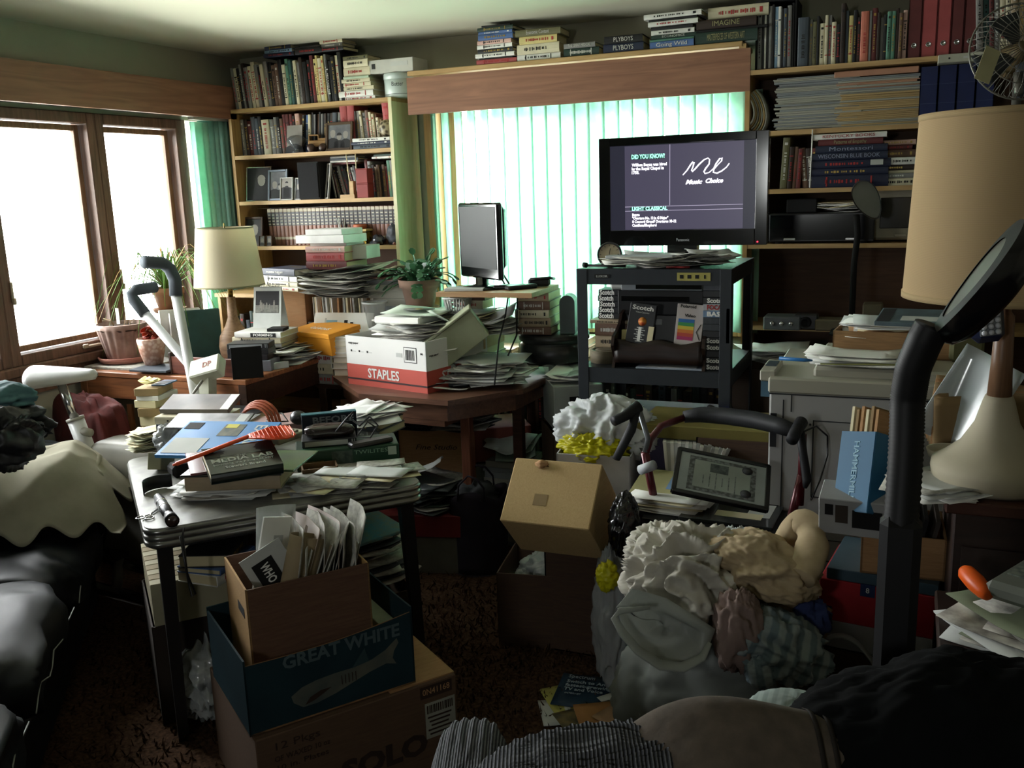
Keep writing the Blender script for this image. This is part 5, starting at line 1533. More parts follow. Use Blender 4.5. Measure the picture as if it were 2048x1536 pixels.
mb.add([(x, -.05, z) for x, z in prof] + [(x, .05, z) for x, z in prof], [tuple(range(k)), tuple(range(2 * k - 1, k - 1, -1))] + [(i + 1, i, i + k, i + 1 + k) for i in range(k - 1)] + [(0, k - 1, 2 * k - 1, k)], mat('speaker_grey', '4c5658', .4))
mb.build('cabinet', spk)
# board and small television
ZB = zb + .0005
bd = tag(MB().box((0, 0, .011), (.46, .36, .022), mat('plywood', '9c7c58', .6, 'wood', rgb2='8c6c4a'), ch=.001).build('board', None, TR(-1.71, 3.87, ZB, .02)), 'plywood board bridging the book stacks under the small television', 'board')
stack(-1.87, 3.96, zn + .02, [('cream', .14, .12, max(.01, (ZB - zn - .021) / 2)), ('brown', .14, .12, max(.01, (ZB - zn - .021) / 2))], 'packing the window side of the board', 'books packing the board', R3)
ZT = ZB + .0222
tv2 = empty('small_television', TR(-1.79, 3.87, ZT, -.62), 'small flat television turned sideways on the plywood board', 'television')
MB().lathe([(.0, 0), (.13, 0), (.13, .008), (.05, .016), (.03, .02), (.03, .05), (0, .05)], mat('gloss_black', '0a0b0c', .12, spec=.7), n=32).build('stand', tv2)
mb = MB()
W2, H2 = .36, .34
mb.box((0, .0, .045 + H2 / 2), (W2, .03, H2), mat('gloss_black', '0a0b0c'), ch=.008)
mb.box((0, .03, .06 + H2 / 2), (W2 * .86, .05, H2 * .84), mat('gloss_black', '0a0b0c'), ch=.02)
mb.build('housing', tv2)
MB().box((0, -.0155, .06 + H2 / 2), (W2 - .035, .001, H2 - .065), mat('dark_screen', '1c201e', .45, spec=.25)).build('screen', tv2)
MB().tube([(0.0, .06, .12), (.1, .08, -.02), (.16, .02, -.12), (.3, -.1, -.2), (.42, -.2, -.36)], .004, BLACKM, n=6).tube([(0.02, .06, .12), (.14, .1, -.04), (.22, .04, -.2), (.34, -.08, -.26)], .004, BLACKM, n=6).build('cable', tv2)
for (x, l, r) in ((-1.64, 'black remote control nearest the small television', .3), (-1.585, 'second black remote control on the board', .9)):
 slab('remote_control', TR(x, 3.84, ZT, r), (.15, .045, .02), BLACK, l, 'remote control', ch=.006)
sn = empty('black_camera', TR(-1.545, 3.96, ZT, .4), 'black folded gadget at the far end of the board', 'gadget')
MB().box((0, 0, .02), (.1, .05, .035), BLACK, ch=.008).build('case', sn)
MB().tube([(-.04, -.02, .035), (.05, -.03, .04), (.07, .02, .03)], .007, BLACK).build('arm', sn)
slab('magazine', TR(-1.83, 3.78, ZT, .2), (.18, .1, .012), PAPERG, 'pale magazine under the edge of the small television', 'magazine')
# hanging white file crate right of the table
hb_ = empty('file_carton', TR(-1.36, 3.86, .60, .55), 'white printed carton with an oval hand hole beyond the table', 'carton')
WC = mat('carton_grey_white', '9aa09a', .7)
MB().box((0, 0, .1), (.22, .26, .2), WC, ch=.003).build('box_body', hb_)
MB().box((0, -.1305, .14), (.08, .001, .022), BLACKM, ch=0).build('hand_hole', hb_)
MB().lathe([(.05, 0), (.055, .0006), (.0, .001)], mat('print_tan', '8c7c5c', .7), n=24, cap=False).build('print', hb_, TR(-.01, -.1305, .07, 0, pi / 2))
openbox('carton', TR(-1.36, 3.86, .0, .55), (.24, .28, .59), mat('carton_dark', '4c3c2c', .8), 'dark carton underneath the hand-hole carton', 'carton')
papers(-1.36, 3.86, .802, .18, .2, 5, [PAPER, CLR, PAPERG], 'plastic-wrapped sheet on the hand-hole carton', 'sheets on the hand-hole carton', R3, dz=.006, spread=.02, curl=.03)
# papers under the walnut table
papers(-1.66, 3.85, .42, .2, .16, 6, [mat('greenish_paper', '7c8c80', .8), PAPERG], 'greenish sheet drooping behind the reddish table leg', 'sheets behind the reddish leg', R3, dz=.012, spread=.03, curl=.03, slope=(.3, .2))
magstack(-1.66, 3.88, 0, .41, .22, .22, [MG[2], MG[0]], 'magazine in the tall dim pile behind the reddish table leg', 'magazines behind the reddish leg', rnd=R3, t=(.015, .03))
papers(-1.15, 4.12, .0, .25, .2, 14, [PAPERG, NEWS], 'newspaper on the floor before the low bookcase', 'newspapers before the low bookcase', R3, dz=.01, spread=.06, curl=.03, name='newspaper', cat='newspaper')
# ---------------------------------------------------------------- cart
CX0, CX1, CY0, CY1, CZ = aty(1155, 535, 3.45).x, aty(1462, 545, 3.45).x, 3.45, 3.98, 1.335
CM = mat('cart_grey', '2e3236', .45, metal=.3, var=.12, scale=30)
ct = empty('media_cart', ((CX0 + CX1) / 2, (CY0 + CY1) / 2, 0), 'dark grey steel media cart carrying the television', 'cart')
cw, cd = CX1 - CX0, CY1 - CY0
for zl in (CZ, .945, .42):
 mb = MB()
 mb.box((0, 0, zl - .006), (cw, cd, .012), CM)
 for s_ in (-1, 1):
  mb.box((0, s_ * (cd / 2 - .002), zl - .03), (cw, .006, .06), CM, ch=.001).box((s_ * (cw / 2 - .002), 0, zl - .03), (.006, cd, .06), CM, ch=.001)
 mb.build('shelf', ct)
for a in (-1, 1):
 for b in (-1, 1):
  MB().box((a * (cw / 2 - .018), b * (cd / 2 + .001), (CZ + .08) / 2), (.042, .006, CZ - .08), CM, ch=.001).box((a * (cw / 2 + .001), b * (cd / 2 - .018), (CZ + .08) / 2), (.006, .042, CZ - .08), CM, ch=.001).build('leg', ct)
  w_ = MB().lathe([(.0, -.012), (.04, -.012), (.045, -.006), (.045, .006), (.04, .012), (0, .012)], BLACKM, n=20).build('caster', ct, TR(a * (cw / 2 - .03), b * (cd / 2 - .03), .045, 0, pi / 2))
MB().box((-cw / 2 + .1, -cd / 2 - .0025, CZ - .028), (.06, .002, .016), BLACKM).build('name_badge', ct)
text('LUXOR', .012, PAPERG, ct, face(-cw / 2 + .1, -cd / 2 - .004, CZ - .028), 'lettering', w=.045)
mb = MB()
mb.box((.16, -cd / 2 - .0025, CZ - .028), (.125, .002, .03), mat('yellow_label', 'a8a058', .6))
for k in range(4):
 mb.lathe([(.008, 0), (.011, 0), (.011, .001), (.008, .001)], BLACKM, c=(.115 + k * .027, -cd / 2 - .0036, CZ - .028), n=14) if False else mb.box((.115 + k * .029, -cd / 2 - .004, CZ - .028), (.014 if k < 3 else .006, .001, .014), BLACKM, rz=0)
mb.build('warning_label', ct)
MB().box((cw / 2 - .008, -cd / 2 - .003, .945 + .18), (.012, .002, .13), mat('clear_tape', '8c9498', .2, spec=.8)).build('clear_tag', ct)
M_ = ct.matrix_basis
cxm = (CX0 + CX1) / 2
# television
TVY, TVX0, TVX1 = 3.72, aty(1199, 380, 3.72).x, aty(1536, 380, 3.72).x
tw = TVX1 - TVX0
tz0, tz1 = aty(1200, 492, 3.72).z, aty(1200, 278, 3.72).z
th = tz1 - tz0
tv = empty('television', TR((TVX0 + TVX1) / 2, TVY, CZ), 'black flat television showing a music channel on the grey cart', 'television')
GB = mat('gloss_black', '0a0b0c')
b0_ = tz0 - CZ
MB().box((0, .04, .007), (.34, .2, .014), GB, ch=.004).box((0, .05, .014 + (b0_ + .04) / 2), (.12, .05, b0_ + .04), GB).build('stand', tv)
mb = MB()
sw, sh, sc_ = tw * .86, th * .78, b0_ + th * .535
mb.box((0, .03, b0_ + th / 2), (tw, .045, th), GB, ch=.006)
mb.box((0, .07, b0_ + th / 2), (tw * .7, .06, th * .7), BLACKM, ch=.02)
for (x, z_, a, b) in ((-(tw + sw) / 4, b0_ + th / 2, (tw - sw) / 2, th), ((tw + sw) / 4, b0_ + th / 2, (tw - sw) / 2, th), (0, b0_ + (sc_ - sh / 2 - b0_) / 2, sw, sc_ - sh / 2 - b0_), (0, (sc_ + sh / 2 + b0_ + th) / 2, sw, b0_ + th - sc_ - sh / 2)):
 mb.box((x, .002, z_), (a, .012, b), GB, ch=.002)
mb.build('bezel', tv)
def emis(name, rgb, s):
 m = bpy.data.materials.new(name)
 m.use_nodes = True
 b = m.node_tree.nodes['Principled BSDF']
 b.inputs['Base Color'].default_value = (0, 0, 0, 1)
 b.inputs['Emission Color'].default_value = (*lin(rgb), 1)
 b.inputs['Emission Strength'].default_value = s
 b.inputs['Roughness'].default_value = .3
 return m
SCB = emis('screen_side_glow', '2c2c3c', .38)
SCM = emis('screen_slate', '4a465a', .5)
SCW = emis('screen_white', 'f4f0ff', 1.3)
SCG = emis('screen_mint', '98f0d0', 1.1)
SCL = emis('screen_line', 'b0a8c0', .6)
SCD = emis('screen_green_shadow', '104838', .4)
MB().box((0, .0, sc_), (sw, .004, sh), SCB).build('screen', tv)
pw = sw * .815
px_ = .012 * tw
yy = -.0025
MB().box((px_, yy, sc_), (pw, .001, sh * .985), SCM).build('picture', tv)
L0 = px_ - pw / 2
U = pw / 1165.0     # one unit of the enlarged picture
V = sh * .985 / 840.0
top_ = sc_ + sh * .985 / 2
yy -= .0008
MB().box((L0 + 455 * U, yy, top_ - 300 * V), (5 * U, .0006, 600 * V), SCL).build('rule', tv)
MB().box((px_, yy, top_ - 607 * V), (pw, .0006, 5 * V), SCL).build('rule', tv)
MB().box((px_, yy, top_ - 650 * V), (pw, .0006, 5 * V), SCL).build('rule', tv)
MB().box((L0 + 235 * U, yy, top_ - 629 * V), (365 * U, .0004, 34 * V), SCD).build('text_band', tv)
MB().box((L0 + 232 * U, yy, top_ - 110 * V), (340 * U, .0004, 46 * V), SCD).build('text_band', tv)
yy -= .0006
def tvt(s, x0, x1, y, h, m, b=.0006, sh_=0):
 w = (x1 - x0) * U
 text(s, h * V * 1.35, m, tv, face(L0 + (x0 + x1) / 2 * U, yy, top_ - y * V), 'lettering', w=w, bold=b, shear=sh_)
tvt('DID YOU KNOW?', 70, 405, 110, 44, SCG, .0009)
tvt('William Boyce was hired', 72, 425, 190, 30, SCW)
tvt('by the Royal Chapel in', 72, 395, 228, 30, SCW)
tvt('1758.', 72, 148, 266, 30, SCW)
tvt('LIGHT CLASSICAL', 72, 432, 629, 38, SCG, .0009)
tvt('Boyce', 74, 150, 690, 28, SCW)
tvt('"Overture No. 12 in G Major"', 74, 440, 725, 28, SCW)
tvt('8 Concerti Grossi/ Overtures 10-12', 74, 520, 760, 28, SCW)
tvt('Cantilena/Shepherd', 74, 322, 797, 28, SCW)
pl_ = [(585, 305), (625, 262), (660, 208), (682, 182), (694, 186), (684, 225), (668, 266), (676, 276), (706, 248), (745, 205), (790, 165), (828, 150), (843, 166), (838, 210), (806, 250), (790, 280), (800, 300), (840, 290), (884, 252), (905, 208), (940, 160), (962, 156), (958, 182), (925, 215), (884, 262), (880, 290), (915, 300), (960, 280), (1005, 245), (1030, 210)]
MB().tube([(L0 + a * U, yy - .001, top_ - b * V) for a, b in pl_], [(.0042 + .0028 * abs(sin(i * .55))) for i in range(len(pl_))], SCW, n=6, flat=.4).build('channel_logo', tv)
tvt('Music', 610, 775, 378, 44, SCW, .001, .35)
tvt('Choice', 806, 974, 372, 44, SCW, .001, .35)
text('Panasonic', .017, mat('silver_logo', 'b8bcc0', .3, metal=.3), tv, face(.01, -.0046, b0_ + .022), 'maker_name', w=.052)
MB().box((tw / 2 - .035, -.005, b0_ + .012), (.005, .003, .005), emis('standby_red', 'ff2030', 4)).build('standby_light', tv)
# clock
ck = empty('clock', TR(aty(1216, 508, 3.5).x, 3.52, CZ, .15, -.12), 'round black-rimmed clock at the corner of the cart', 'clock')
rk = .049
Tk = TR(0, 0, rk + .001, 0, pi / 2)
MB().lathe([(.0, -.02), (rk * .9, -.02), (rk, -.012), (rk, .01), (rk * .97, .016), (rk * .86, .016), (rk * .84, .008)], BLACK, n=40, cap=False).build('rim', ck, Tk)
MB().lathe([(rk * .86, .008), (.0, .0085)], mat('clock_face', 'a89c80', .5, var=.04), n=40, cap=False).build('dial', ck, Tk)
mb = MB()
for k in range(12):
 a = pi * k / 6
 mb.box((0, rk * .72, .0092), (.0018, .006, .0006), BLACKM, T=Matrix.Rotation(a, 4, 'Z'))
mb.build('hour_marks', ck, Tk)
MB().box((0, rk * .24, .0102), (.0022, rk * .5, .0006), BLACKM, T=Matrix.Rotation(-.15, 4, 'Z')).build('hour_hand', ck, Tk)
MB().box((0, rk * .33, .011), (.0016, rk * .7, .0006), BLACKM, T=Matrix.Rotation(-2.4, 4, 'Z')).build('minute_hand', ck, Tk)
# papers on the cart top
papers(cxm - .02, 3.57, CZ, .24, .16, 16, [PAPERG, PAPER, NEWS, PAPER], 'loose sheet among the papers under the television', 'papers on the cart top', R3, dz=.0022, spread=.1, curl=.012, ang=1.0)
slab('envelope', TR(cxm - .06, 3.51, CZ + .036, .06), (.26, .07, .014), mat('envelope_white', 'b8bcc0', .6), 'long white padded envelope at the front of the cart top', 'envelope')
papers(cxm + .17, 3.56, CZ + .018, .17, .13, 10, [PAPERG, NEWS, PAPER], 'leaflet in the right-hand papers on the cart top', 'leaflets on the cart top', R3, dz=.0026, spread=.05, curl=.014, ang=1.2)
mb = MB().tube([(-.1, 0, .012), (.06, -.01, .01)], .005, BLACKM).tube([(-.1, 0, .012), (-.115, .005, .014)], .01, BLACKM)
tag(mb.build('telescopic_rod', None, TR(CX0 + .13, 3.475, CZ)), 'thin black rod with a knobbed end on the cart top', 'rod')
tag(MB().tube([(-.03, 0, .004), (.0, .01, .004), (.03, -.01, .004), (.06, .0, .004)], .004, mat('red_pen', '8c2c2c', .4)).build('pen', None, TR(cxm + .08, 3.47, CZ + .002)), 'red pen at the front edge of the cart top', 'pen')
# things inside the cart, shelf at .945
SZ = .9455
def cp(x, y, dy=0.0, z=SZ):
 p = aty(x, y, CY0 + dy)
 return p
mw = lambda x0, x1, dy=.1: aty(x1, 600, CY0 + dy).x - aty(x0, 600, CY0 + dy).x
# wooden magazine / tape holder with curved ends
hx = (cp(1232, 700, .08).x + cp(1418, 700, .08).x) / 2
hw = mw(1232, 1418, .08)
DKB = mat('dark_walnut', '281a14', .4, 'wood', rgb2='1a100c')
hd = empty('tape_holder', TR(hx, CY0 + .1, SZ), 'dark scrolled wooden holder of video cassettes on the cart', 'holder')
sidep = [(-.09, 0), (.09, 0), (.07, .04), (.09, .1), (.1, .17), (.07, .21), (.03, .2), (.0, .16), (-.04, .14), (-.085, .125), (-.1, .09), (-.07, .04)]
for s_ in (-1, 1):
 mb = MB()
 k = len(sidep)
 X_ = s_ * (hw / 2 - .006)
 mb.add([(X_ - .006, y, z) for y, z in sidep] + [(X_ + .006, y, z) for y, z in sidep], [tuple(range(k)), tuple(range(2 * k - 1, k - 1, -1))] + [((i + 1) % k, i, i + k, (i + 1) % k + k) for i in range(k)], DKB)
 mb.build('scrolled_end', hd)
MB().grid(16, 4, lambda u, v: ((u - .5) * (hw - .02), -.085 + .01 * (v > .5), .02 + v * (.085 + .008 * cos(u * 4 * pi))), DKB, thick=.01).build('front_panel', hd)
MB().box((0, 0, .025), (hw - .02, .15, .01), DKB).build('holder_floor', hd)
zt_ = SZ + .0305
def bigtape(x, rz, lean, m, label, deco):
 o = empty('video_cassette', TR(x, CY0 + .055, SZ + .095, 0, -lean, 0) @ Matrix.Rotation(rz, 4, 'Y'), label, 'video cassette')
 MB().box((0, 0, .06), (.105, .026, .19), m, ch=.0015).build('sleeve', o)
 deco(o)
 return o
def deco1(o):
 text('Scotch', .024, PAPER, o, face(0, -.0135, .137), 'lettering', w=.085, bold=.0006)
 text('Video Cassette', .009, PAPERG, o, face(0, -.0135, .12), 'lettering', w=.055)
 MB().lathe([(.0, 0), (.017, .0), (.0, .001)], mat('ball_red', 'd0503c', .5, rgb2='d8a040', scale=40), n=24, cap=False).build('printed_ball', o, face(.005, -.0134, .085))
 mb = MB()
 for k in range(7):
  mb.box((.0, -.0134, .06 - k * .009), (.026 + .016 * (k % 2), .001, .0035), PAPERG)
 mb.box((0, -.0136, .035), (.012, .001, .055), PAPER)
 mb.build('printed_spring', o)
 MB().box((.045, -.0145, .04), (.022, .001, .06), PAPERY).build('price_tag', o)
def deco2(o):
 text('Polaroid', .016, BLACKM, o, face(-.01, -.0135, .145), 'lettering', w=.06, bold=.0004)
 text('Video', .016, BLACKM, o, face(0, -.0135, .11), 'lettering', w=.042, bold=.0004)
 mb = MB()
 for k, c in enumerate(('2c64a0', '408c50', 'c8b440', 'c87834', 'b04838', 'a03060')):
  mb.box((-.012, -.0134, .09 - k * .0135), (.062, .001, .0135), mat('stripe_' + c, c, .6))
 mb.build('rainbow', o)
 MB().tube([(.045, -.014, .08), (.03, -.014, .05), (.045, -.014, .02)], .0012, BLACKM, n=4).build('triangle', o)
bigtape(cp(1278, 680, .06).x, .12, .16, VHSB, 'black Scotch cassette with a red ball leaning in the holder', deco1)
bigtape(cp(1376, 680, .06).x, .07, .16, mat('polaroid_white', 'b0a8a4', .5), 'white Polaroid cassette with rainbow stripes in the holder', deco2)
o = tag(MB().box((0, 0, .06), (.12, .026, .18), VHSB, ch=.0015).box((-.02, -.0135, .125), (.035, .001, .022), LAB).build('video_cassette', None, TR(cp(1325, 680, .08).x, CY0 + .085, SZ + .05, 0, -.1)), 'plain black cassette with a grey label standing between the two boxed ones', 'video cassette')
tag(MB().box((0, 0, .05), (.04, .026, .15), mat('tan_sleeve', '6c5c44', .7), ch=.0015).build('envelope', None, TR(cp(1402, 690, .08).x, CY0 + .09, SZ + .04, 0, -.1)), 'brown envelope standing behind the rainbow cassette', 'envelope')
for k, (c, l) in enumerate((('yellow', 'yellow'),)):
 tag(MB().box((0, 0, .04), (.03, .03, .12), bm_(c), ch=.0015).build('video_cassette', None, TR(cp(1250, 690, .08).x, CY0 + .09, SZ + .04, 0, -.1)), 'yellow-edged cassette behind the black one in the holder', 'video cassette')
# tape pile left and right
zz = SZ
xs_ = cp(1234, 640, .25).x
zz = stack(xs_, CY0 + .27, zz, [('brown', .14, .2, .05), ('tan', .13, .2, .05), ('brown', .14, .2, .05), ('tan', .17, .2, .014)], 'beneath the left Scotch cassettes', 'books under the left cassettes', R3)
for k in range(5):
 o = vhs(TR(xs_ + .002 * (k % 3), CY0 + .26, zz, R3.uniform(-.03, .03)) @ Matrix.Diagonal((.72, 1, .95, 1)), f'{ORD[k]} black Scotch cassette from the bottom, left of the disc player', None, group='left Scotch cassettes')
 text('Scotch', .03, PAPER, o, face(-.045, -.0535, .0125), 'lettering', w=.085, bold=.001)
 zz += .0241
slab('soap_box', TR(xs_ + .01, CY0 + .24, zz, .1), (.06, .05, .03), PAPERG, 'small pale block on top of the left cassettes', 'block', ch=.008)
rl = MB().lathe([(.03, 0), (.062, 0), (.064, .05), (.05, .052), (.05, .048), (.04, .048), (.04, .052), (.03, .052)], mat('tan_roll', '6c6450', .7, 'sheets', scale=60, rgb2='585040'), n=36)
tag(rl.build('tape_roll', None, TR(cp(1210, 720, .12).x, CY0 + .13, SZ)), 'thick tan roll of tape at the left of the cart shelf', 'roll')
slab('magazine', TR(cp(1335, 750, .0).x, CY0 + .055, SZ, .02), (.26, .085, .007), mat('magazine_bluegrey', '8c94a0', .5), 'bluish magazine lying before the cassette holder', 'magazine', deco=[(-.2, 0, .5, .8, PAPERG), (.5, 0, .3, .7, PAPERG)])
# disc player and receiver
pj = empty('cable_box', TR(cp(1335, 600, .3).x, CY0 + .3, SZ + .19), 'black video recorder under the cable box on the cart', 'video recorder')
pwid = mw(1268, 1440, .2)
MB().box((0, 0, .05), (pwid, .26, .1), BLACK, ch=.003).build('case', pj)
MB().box((-.02, -.1305, .065), (pwid * .8, .001, .02), GB).box((.1, -.131, .04), (.05, .001, .012), LAB).build('front_panel', pj)
slab('support_case', TR(cp(1335, 600, .3).x, CY0 + .32, SZ), (pwid * .9, .2, .189), BLACKM, 'black storage case holding up the video recorder', 'case')
dv = empty('cable_box', TR(cp(1330, 570, .22).x, CY0 + .28, SZ + .2905), 'silver-ended cable box reading 548 on the cart', 'cable box')
MB().box((0, 0, .028), (pwid * .94, .26, .056), mat('silver_grey', '8c9298', .35, metal=.3), ch=.003).build('case', dv)
MB().box((.03, -.1305, .028), (pwid * .76, .001, .044), GB).build('display_panel', dv)
text('548', .02, emis('display_white', 'd0e8ff', 1.6), dv, face(.035, -.1315, .035), 'display', w=.035, bold=.0002)
MB().lathe([(0, 0), (.007, 0), (.006, .003), (0, .003)], DGR, n=16).build('power_button', dv, TR(-pwid * .42, -.1305, .035, 0, pi / 2))
# right pile
xr = cp(1437, 650, .1).x
zz = SZ
rt_ = [('Scotch', VHSB, .9), ('Scotch', VHSB, .9), (None, VHSB, 0), ('Scotch', VHSB, .9), ('Scotch', VHSB, .9), (None, VHSB, 0), (None, mat('grey_pattern', '3c4044', .5, 'fabric', scale=60), 0), (None, mat('grey_pattern', '3c4044'), 0), ('BASF', mat('basf_blue', '6c84a0', .5), .7), ('FOCAL', mat('focal_white', 'a8acb0', .5), .8), ('Scotch', VHSB, .9), (None, VHSB, 0), (None, mat('box_dim', '50545a', .5), 0), (None, mat('box_pale', 'a4a8a0', .5), 0), (None, mat('box_pale', 'a4a8a0'), 0)]
for k, (s_, m_, w_) in enumerate(rt_):
 o = vhs(TR(xr, CY0 + .09, zz, 0) @ Matrix.Diagonal((.5, 1, 1, 1)), f'{ORD[k]} cassette up from the shelf in the right-hand pile', None, c=m_, group='right-hand cassette pile')
 if s_:
  text(s_, .024, PAPER if s_ != 'FOCAL' else mat('print_red', '9c3030'), o, face(0, -.0535, .0125), 'lettering', w=.13, bold=.001)
 zz += .0255
# lower cart shelf, blue torch, basket
tch = empty('flashlight', TR(cp(1440, 800, -.02).x, CY0 - .03, .80, .6, 0, .5), 'small torch with a blue glow hooked on the cart leg', 'flashlight')
MB().tube([(-.05, 0, 0), (.03, 0, 0), (.05, 0, 0)], [.012, .013, .02], BLACK).build('barrel', tch)
MB().lathe([(.0, 0), (.014, 0), (.0, .002)], emis('led_blue', '2030ff', 2.0), n=16, cap=False).build('led', tch, TR(.02, -.02, .012, 0, .8))
slab('storage_bin', TR(cxm, CY0 + .25, .4205), (.5, .4, .3), mat('dark_purple_cloth', '1c1428', .8), 'dark purple bin on the bottom shelf of the cart', 'bin', ch=.02)
# ---------------------------------------------------------------- behind the copier: counter things, background lamp
bgl = empty('desk_lamp', TR(aty(1705, 600, 4.12).x, 4.12, 1.0), 'black desk lamp with a slanted oval head in the dark recess', 'lamp')
q0 = Vector((0, 0, 0))
hp = aty(1735, 400, 4.08) - Vector((aty(1705, 600, 4.12).x, 4.12, 1.0))
MB().lathe([(0, 0), (.09, 0), (.08, .02), (0, .025)], BLACKM, n=24).build('base', bgl)
MB().tube([(0, 0, .02), (.0, 0, .3), (.01, -.01, .42), (hp.x - .04, hp.y, hp.z - .06)], .013, BLACKM).build('stem', bgl)
Th = Matrix.Translation(hp) @ Matrix.Rotation(radians(-28), 4, 'Y') @ Matrix.Rotation(.2, 4, 'X')
MB().grid(32, 3, lambda u, v: ((.048 - .01 * (v > .8)) * cos(2 * pi * u) * (1 + .25 * sin(2 * pi * u)), -.02 + .03 * v, .085 * sin(2 * pi * u)), mat('lamp_grey', '3c3e40', .3), T=Th).build('head_rim', bgl)
mb = MB()
mb.add([(.045 * cos(2 * pi * i / 28) * (1 + .25 * sin(2 * pi * i / 28)), .0, .082 * sin(2 * pi * i / 28)) for i in range(28)], [tuple(range(28))], mat('diffuser_dim', '8c8e84', .4), T=Th)
mb.build('diffuser', bgl)
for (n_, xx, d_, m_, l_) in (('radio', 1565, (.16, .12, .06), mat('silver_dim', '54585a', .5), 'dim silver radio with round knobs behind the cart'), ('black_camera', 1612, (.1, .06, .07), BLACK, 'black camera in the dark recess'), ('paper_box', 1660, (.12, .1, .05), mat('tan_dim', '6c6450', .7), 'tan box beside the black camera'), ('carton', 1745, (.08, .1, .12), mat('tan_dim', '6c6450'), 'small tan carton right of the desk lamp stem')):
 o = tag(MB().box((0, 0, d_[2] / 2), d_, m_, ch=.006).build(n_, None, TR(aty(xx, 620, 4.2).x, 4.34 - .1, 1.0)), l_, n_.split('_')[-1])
 if n_ == 'radio':
  for k in range(3):
   MB().lathe([(0, 0), (.011, 0), (.009, .008), (0, .008)], CHROME, n=16).build('knob', o, TR(-.04 + k * .04, -.06, .03, 0, pi / 2))
 if n_ == 'black_camera':
  MB().lathe([(0, 0), (.024, 0), (.022, .03), (.016, .03), (.014, .02), (0, .02)], BLACKM, n=24).build('lens', o, TR(0, -.03, .035, 0, pi / 2))
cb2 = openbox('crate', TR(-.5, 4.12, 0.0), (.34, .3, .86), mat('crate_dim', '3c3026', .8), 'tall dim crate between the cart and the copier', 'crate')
papers(-.5, 4.12, .87, .25, .22, 10, [PAPERG, NEWS], 'paper lying on the dim crate beside the cart', 'papers on the dim crate', R3, dz=.006, spread=.04, curl=.02)
# ================================================================ CHROME-EDGED TABLE AND THE BOXES IN FRONT OF IT
R4 = random.Random(44)
A_, B_ = atz(290, 1062, .71), atz(836, 968, .71)
AT = math.atan2(B_.y - A_.y, B_.x - A_.x)
TW = .86
TT_ = Matrix.Translation((A_.x, A_.y, 0)) @ Matrix.Rotation(AT, 4, 'Z')
ctb = empty('table', TT_, 'grey laminate table with ribbed chrome edge, buried in books and mail', 'table')
CHR = mat('ribbed_chrome', '8c8c88', .3, metal=.85, scale=6, var=.3)
LAM = mat('laminate', '8c8c84', .4, 'fabric', scale=20, rgb2='747470')
def rrect(w, l, r, n=5):
 P_ = []
 for (cx, cy, a0) in ((w - r, r, -90), (w - r, l - r, 0), (r, l - r, 90), (r, r, 180)):
  for i in range(n + 1):
   a = radians(a0 + 90 * i / n)
   P_.append((cx + r * cos(a), cy + r * sin(a)))
 return P_
rr_ = rrect(TW, TW, .05)
plate(rr_, .704, .71, LAM).build('table_top', ctb)
mb = MB()
prof = []
for k in range(3):
 for i in range(6):
  a = -pi / 2 + pi * i / 5
  prof.append((.007 * cos(a), .697 - k * .02 + .0085 * sin(a)))
prof.sort(key=lambda p: -p[1])
n = len(rr_)
cx_ = TW / 2
vs = []
for (o_, z) in prof:
 for (x, y) in rr_:
  d = Vector((x - cx_, y - cx_))
  d.normalize()
  vs.append((x + d.x * o_, y + d.y * o_, z))
fs = [(j * n + i, j * n + (i + 1) % n, (j + 1) * n + (i + 1) % n, (j + 1) * n + i) for j in range(len(prof) - 1) for i in range(n)]
mb.add(vs, fs, CHR, None, True)
plate(rr_, .64, .703, BLACKM, mb, ins=.02)
mb.build('edge_band', ctb)
LGM = mat('dark_steel', '2c2a2a', .4, metal=.5)
for (x, y, dx, dy) in ((.05, .05, -.01, -.01), (.81, .05, .02, -.02), (.81, .81, .02, .02), (.05, .81, -.02, .02)):
 MB().add([(x - .022 + q * dx * 0, y - .022, .64) for q in (0,)] + [(x + .022, y - .022, .64), (x + .022, y + .022, .64), (x - .022, y + .022, .64),
    (x + dx - .015, y + dy - .015, 0), (x + dx + .015, y + dy - .015, 0), (x + dx + .015, y + dy + .015, 0), (x + dx - .015, y + dy + .015, 0)],
    [(0, 1, 2, 3), (7, 6, 5, 4), (0, 4, 5, 1), (1, 5, 6, 2), (2, 6, 7, 3), (3, 7, 4, 0)], LGM).build('leg', ctb)
Z0 = .7101
def tp(x, y, z=Z0, rz=0.0, rx=0.0, ry=0.0):
 """frame on the table: picture point on level z, turned rz from the table's front edge"""
 return at(x, y, z, AT + rz, rx, ry)
# mail heap along the front-right edge
q = tp(730, 955).translation
papers(q.x, q.y, Z0, .2, .1, 26, [PAPERY, PAPERG, NEWS, PAPERG, PAPERG], 'opened letter in the mail heap along the chrome table edge', 'mail on the chrome-edged table', R4, dz=.0013, spread=.08, curl=.004, ang=.5, rz=AT - .3)
q = tp(640, 975).translation
papers(q.x, q.y, Z0, .22, .12, 20, [PAPERY, PAPERG, NEWS], 'envelope in the flat heap before the green game box', 'envelopes before the green box', R4, dz=.0013, spread=.06, curl=.004, ang=.5, rz=AT - .3)
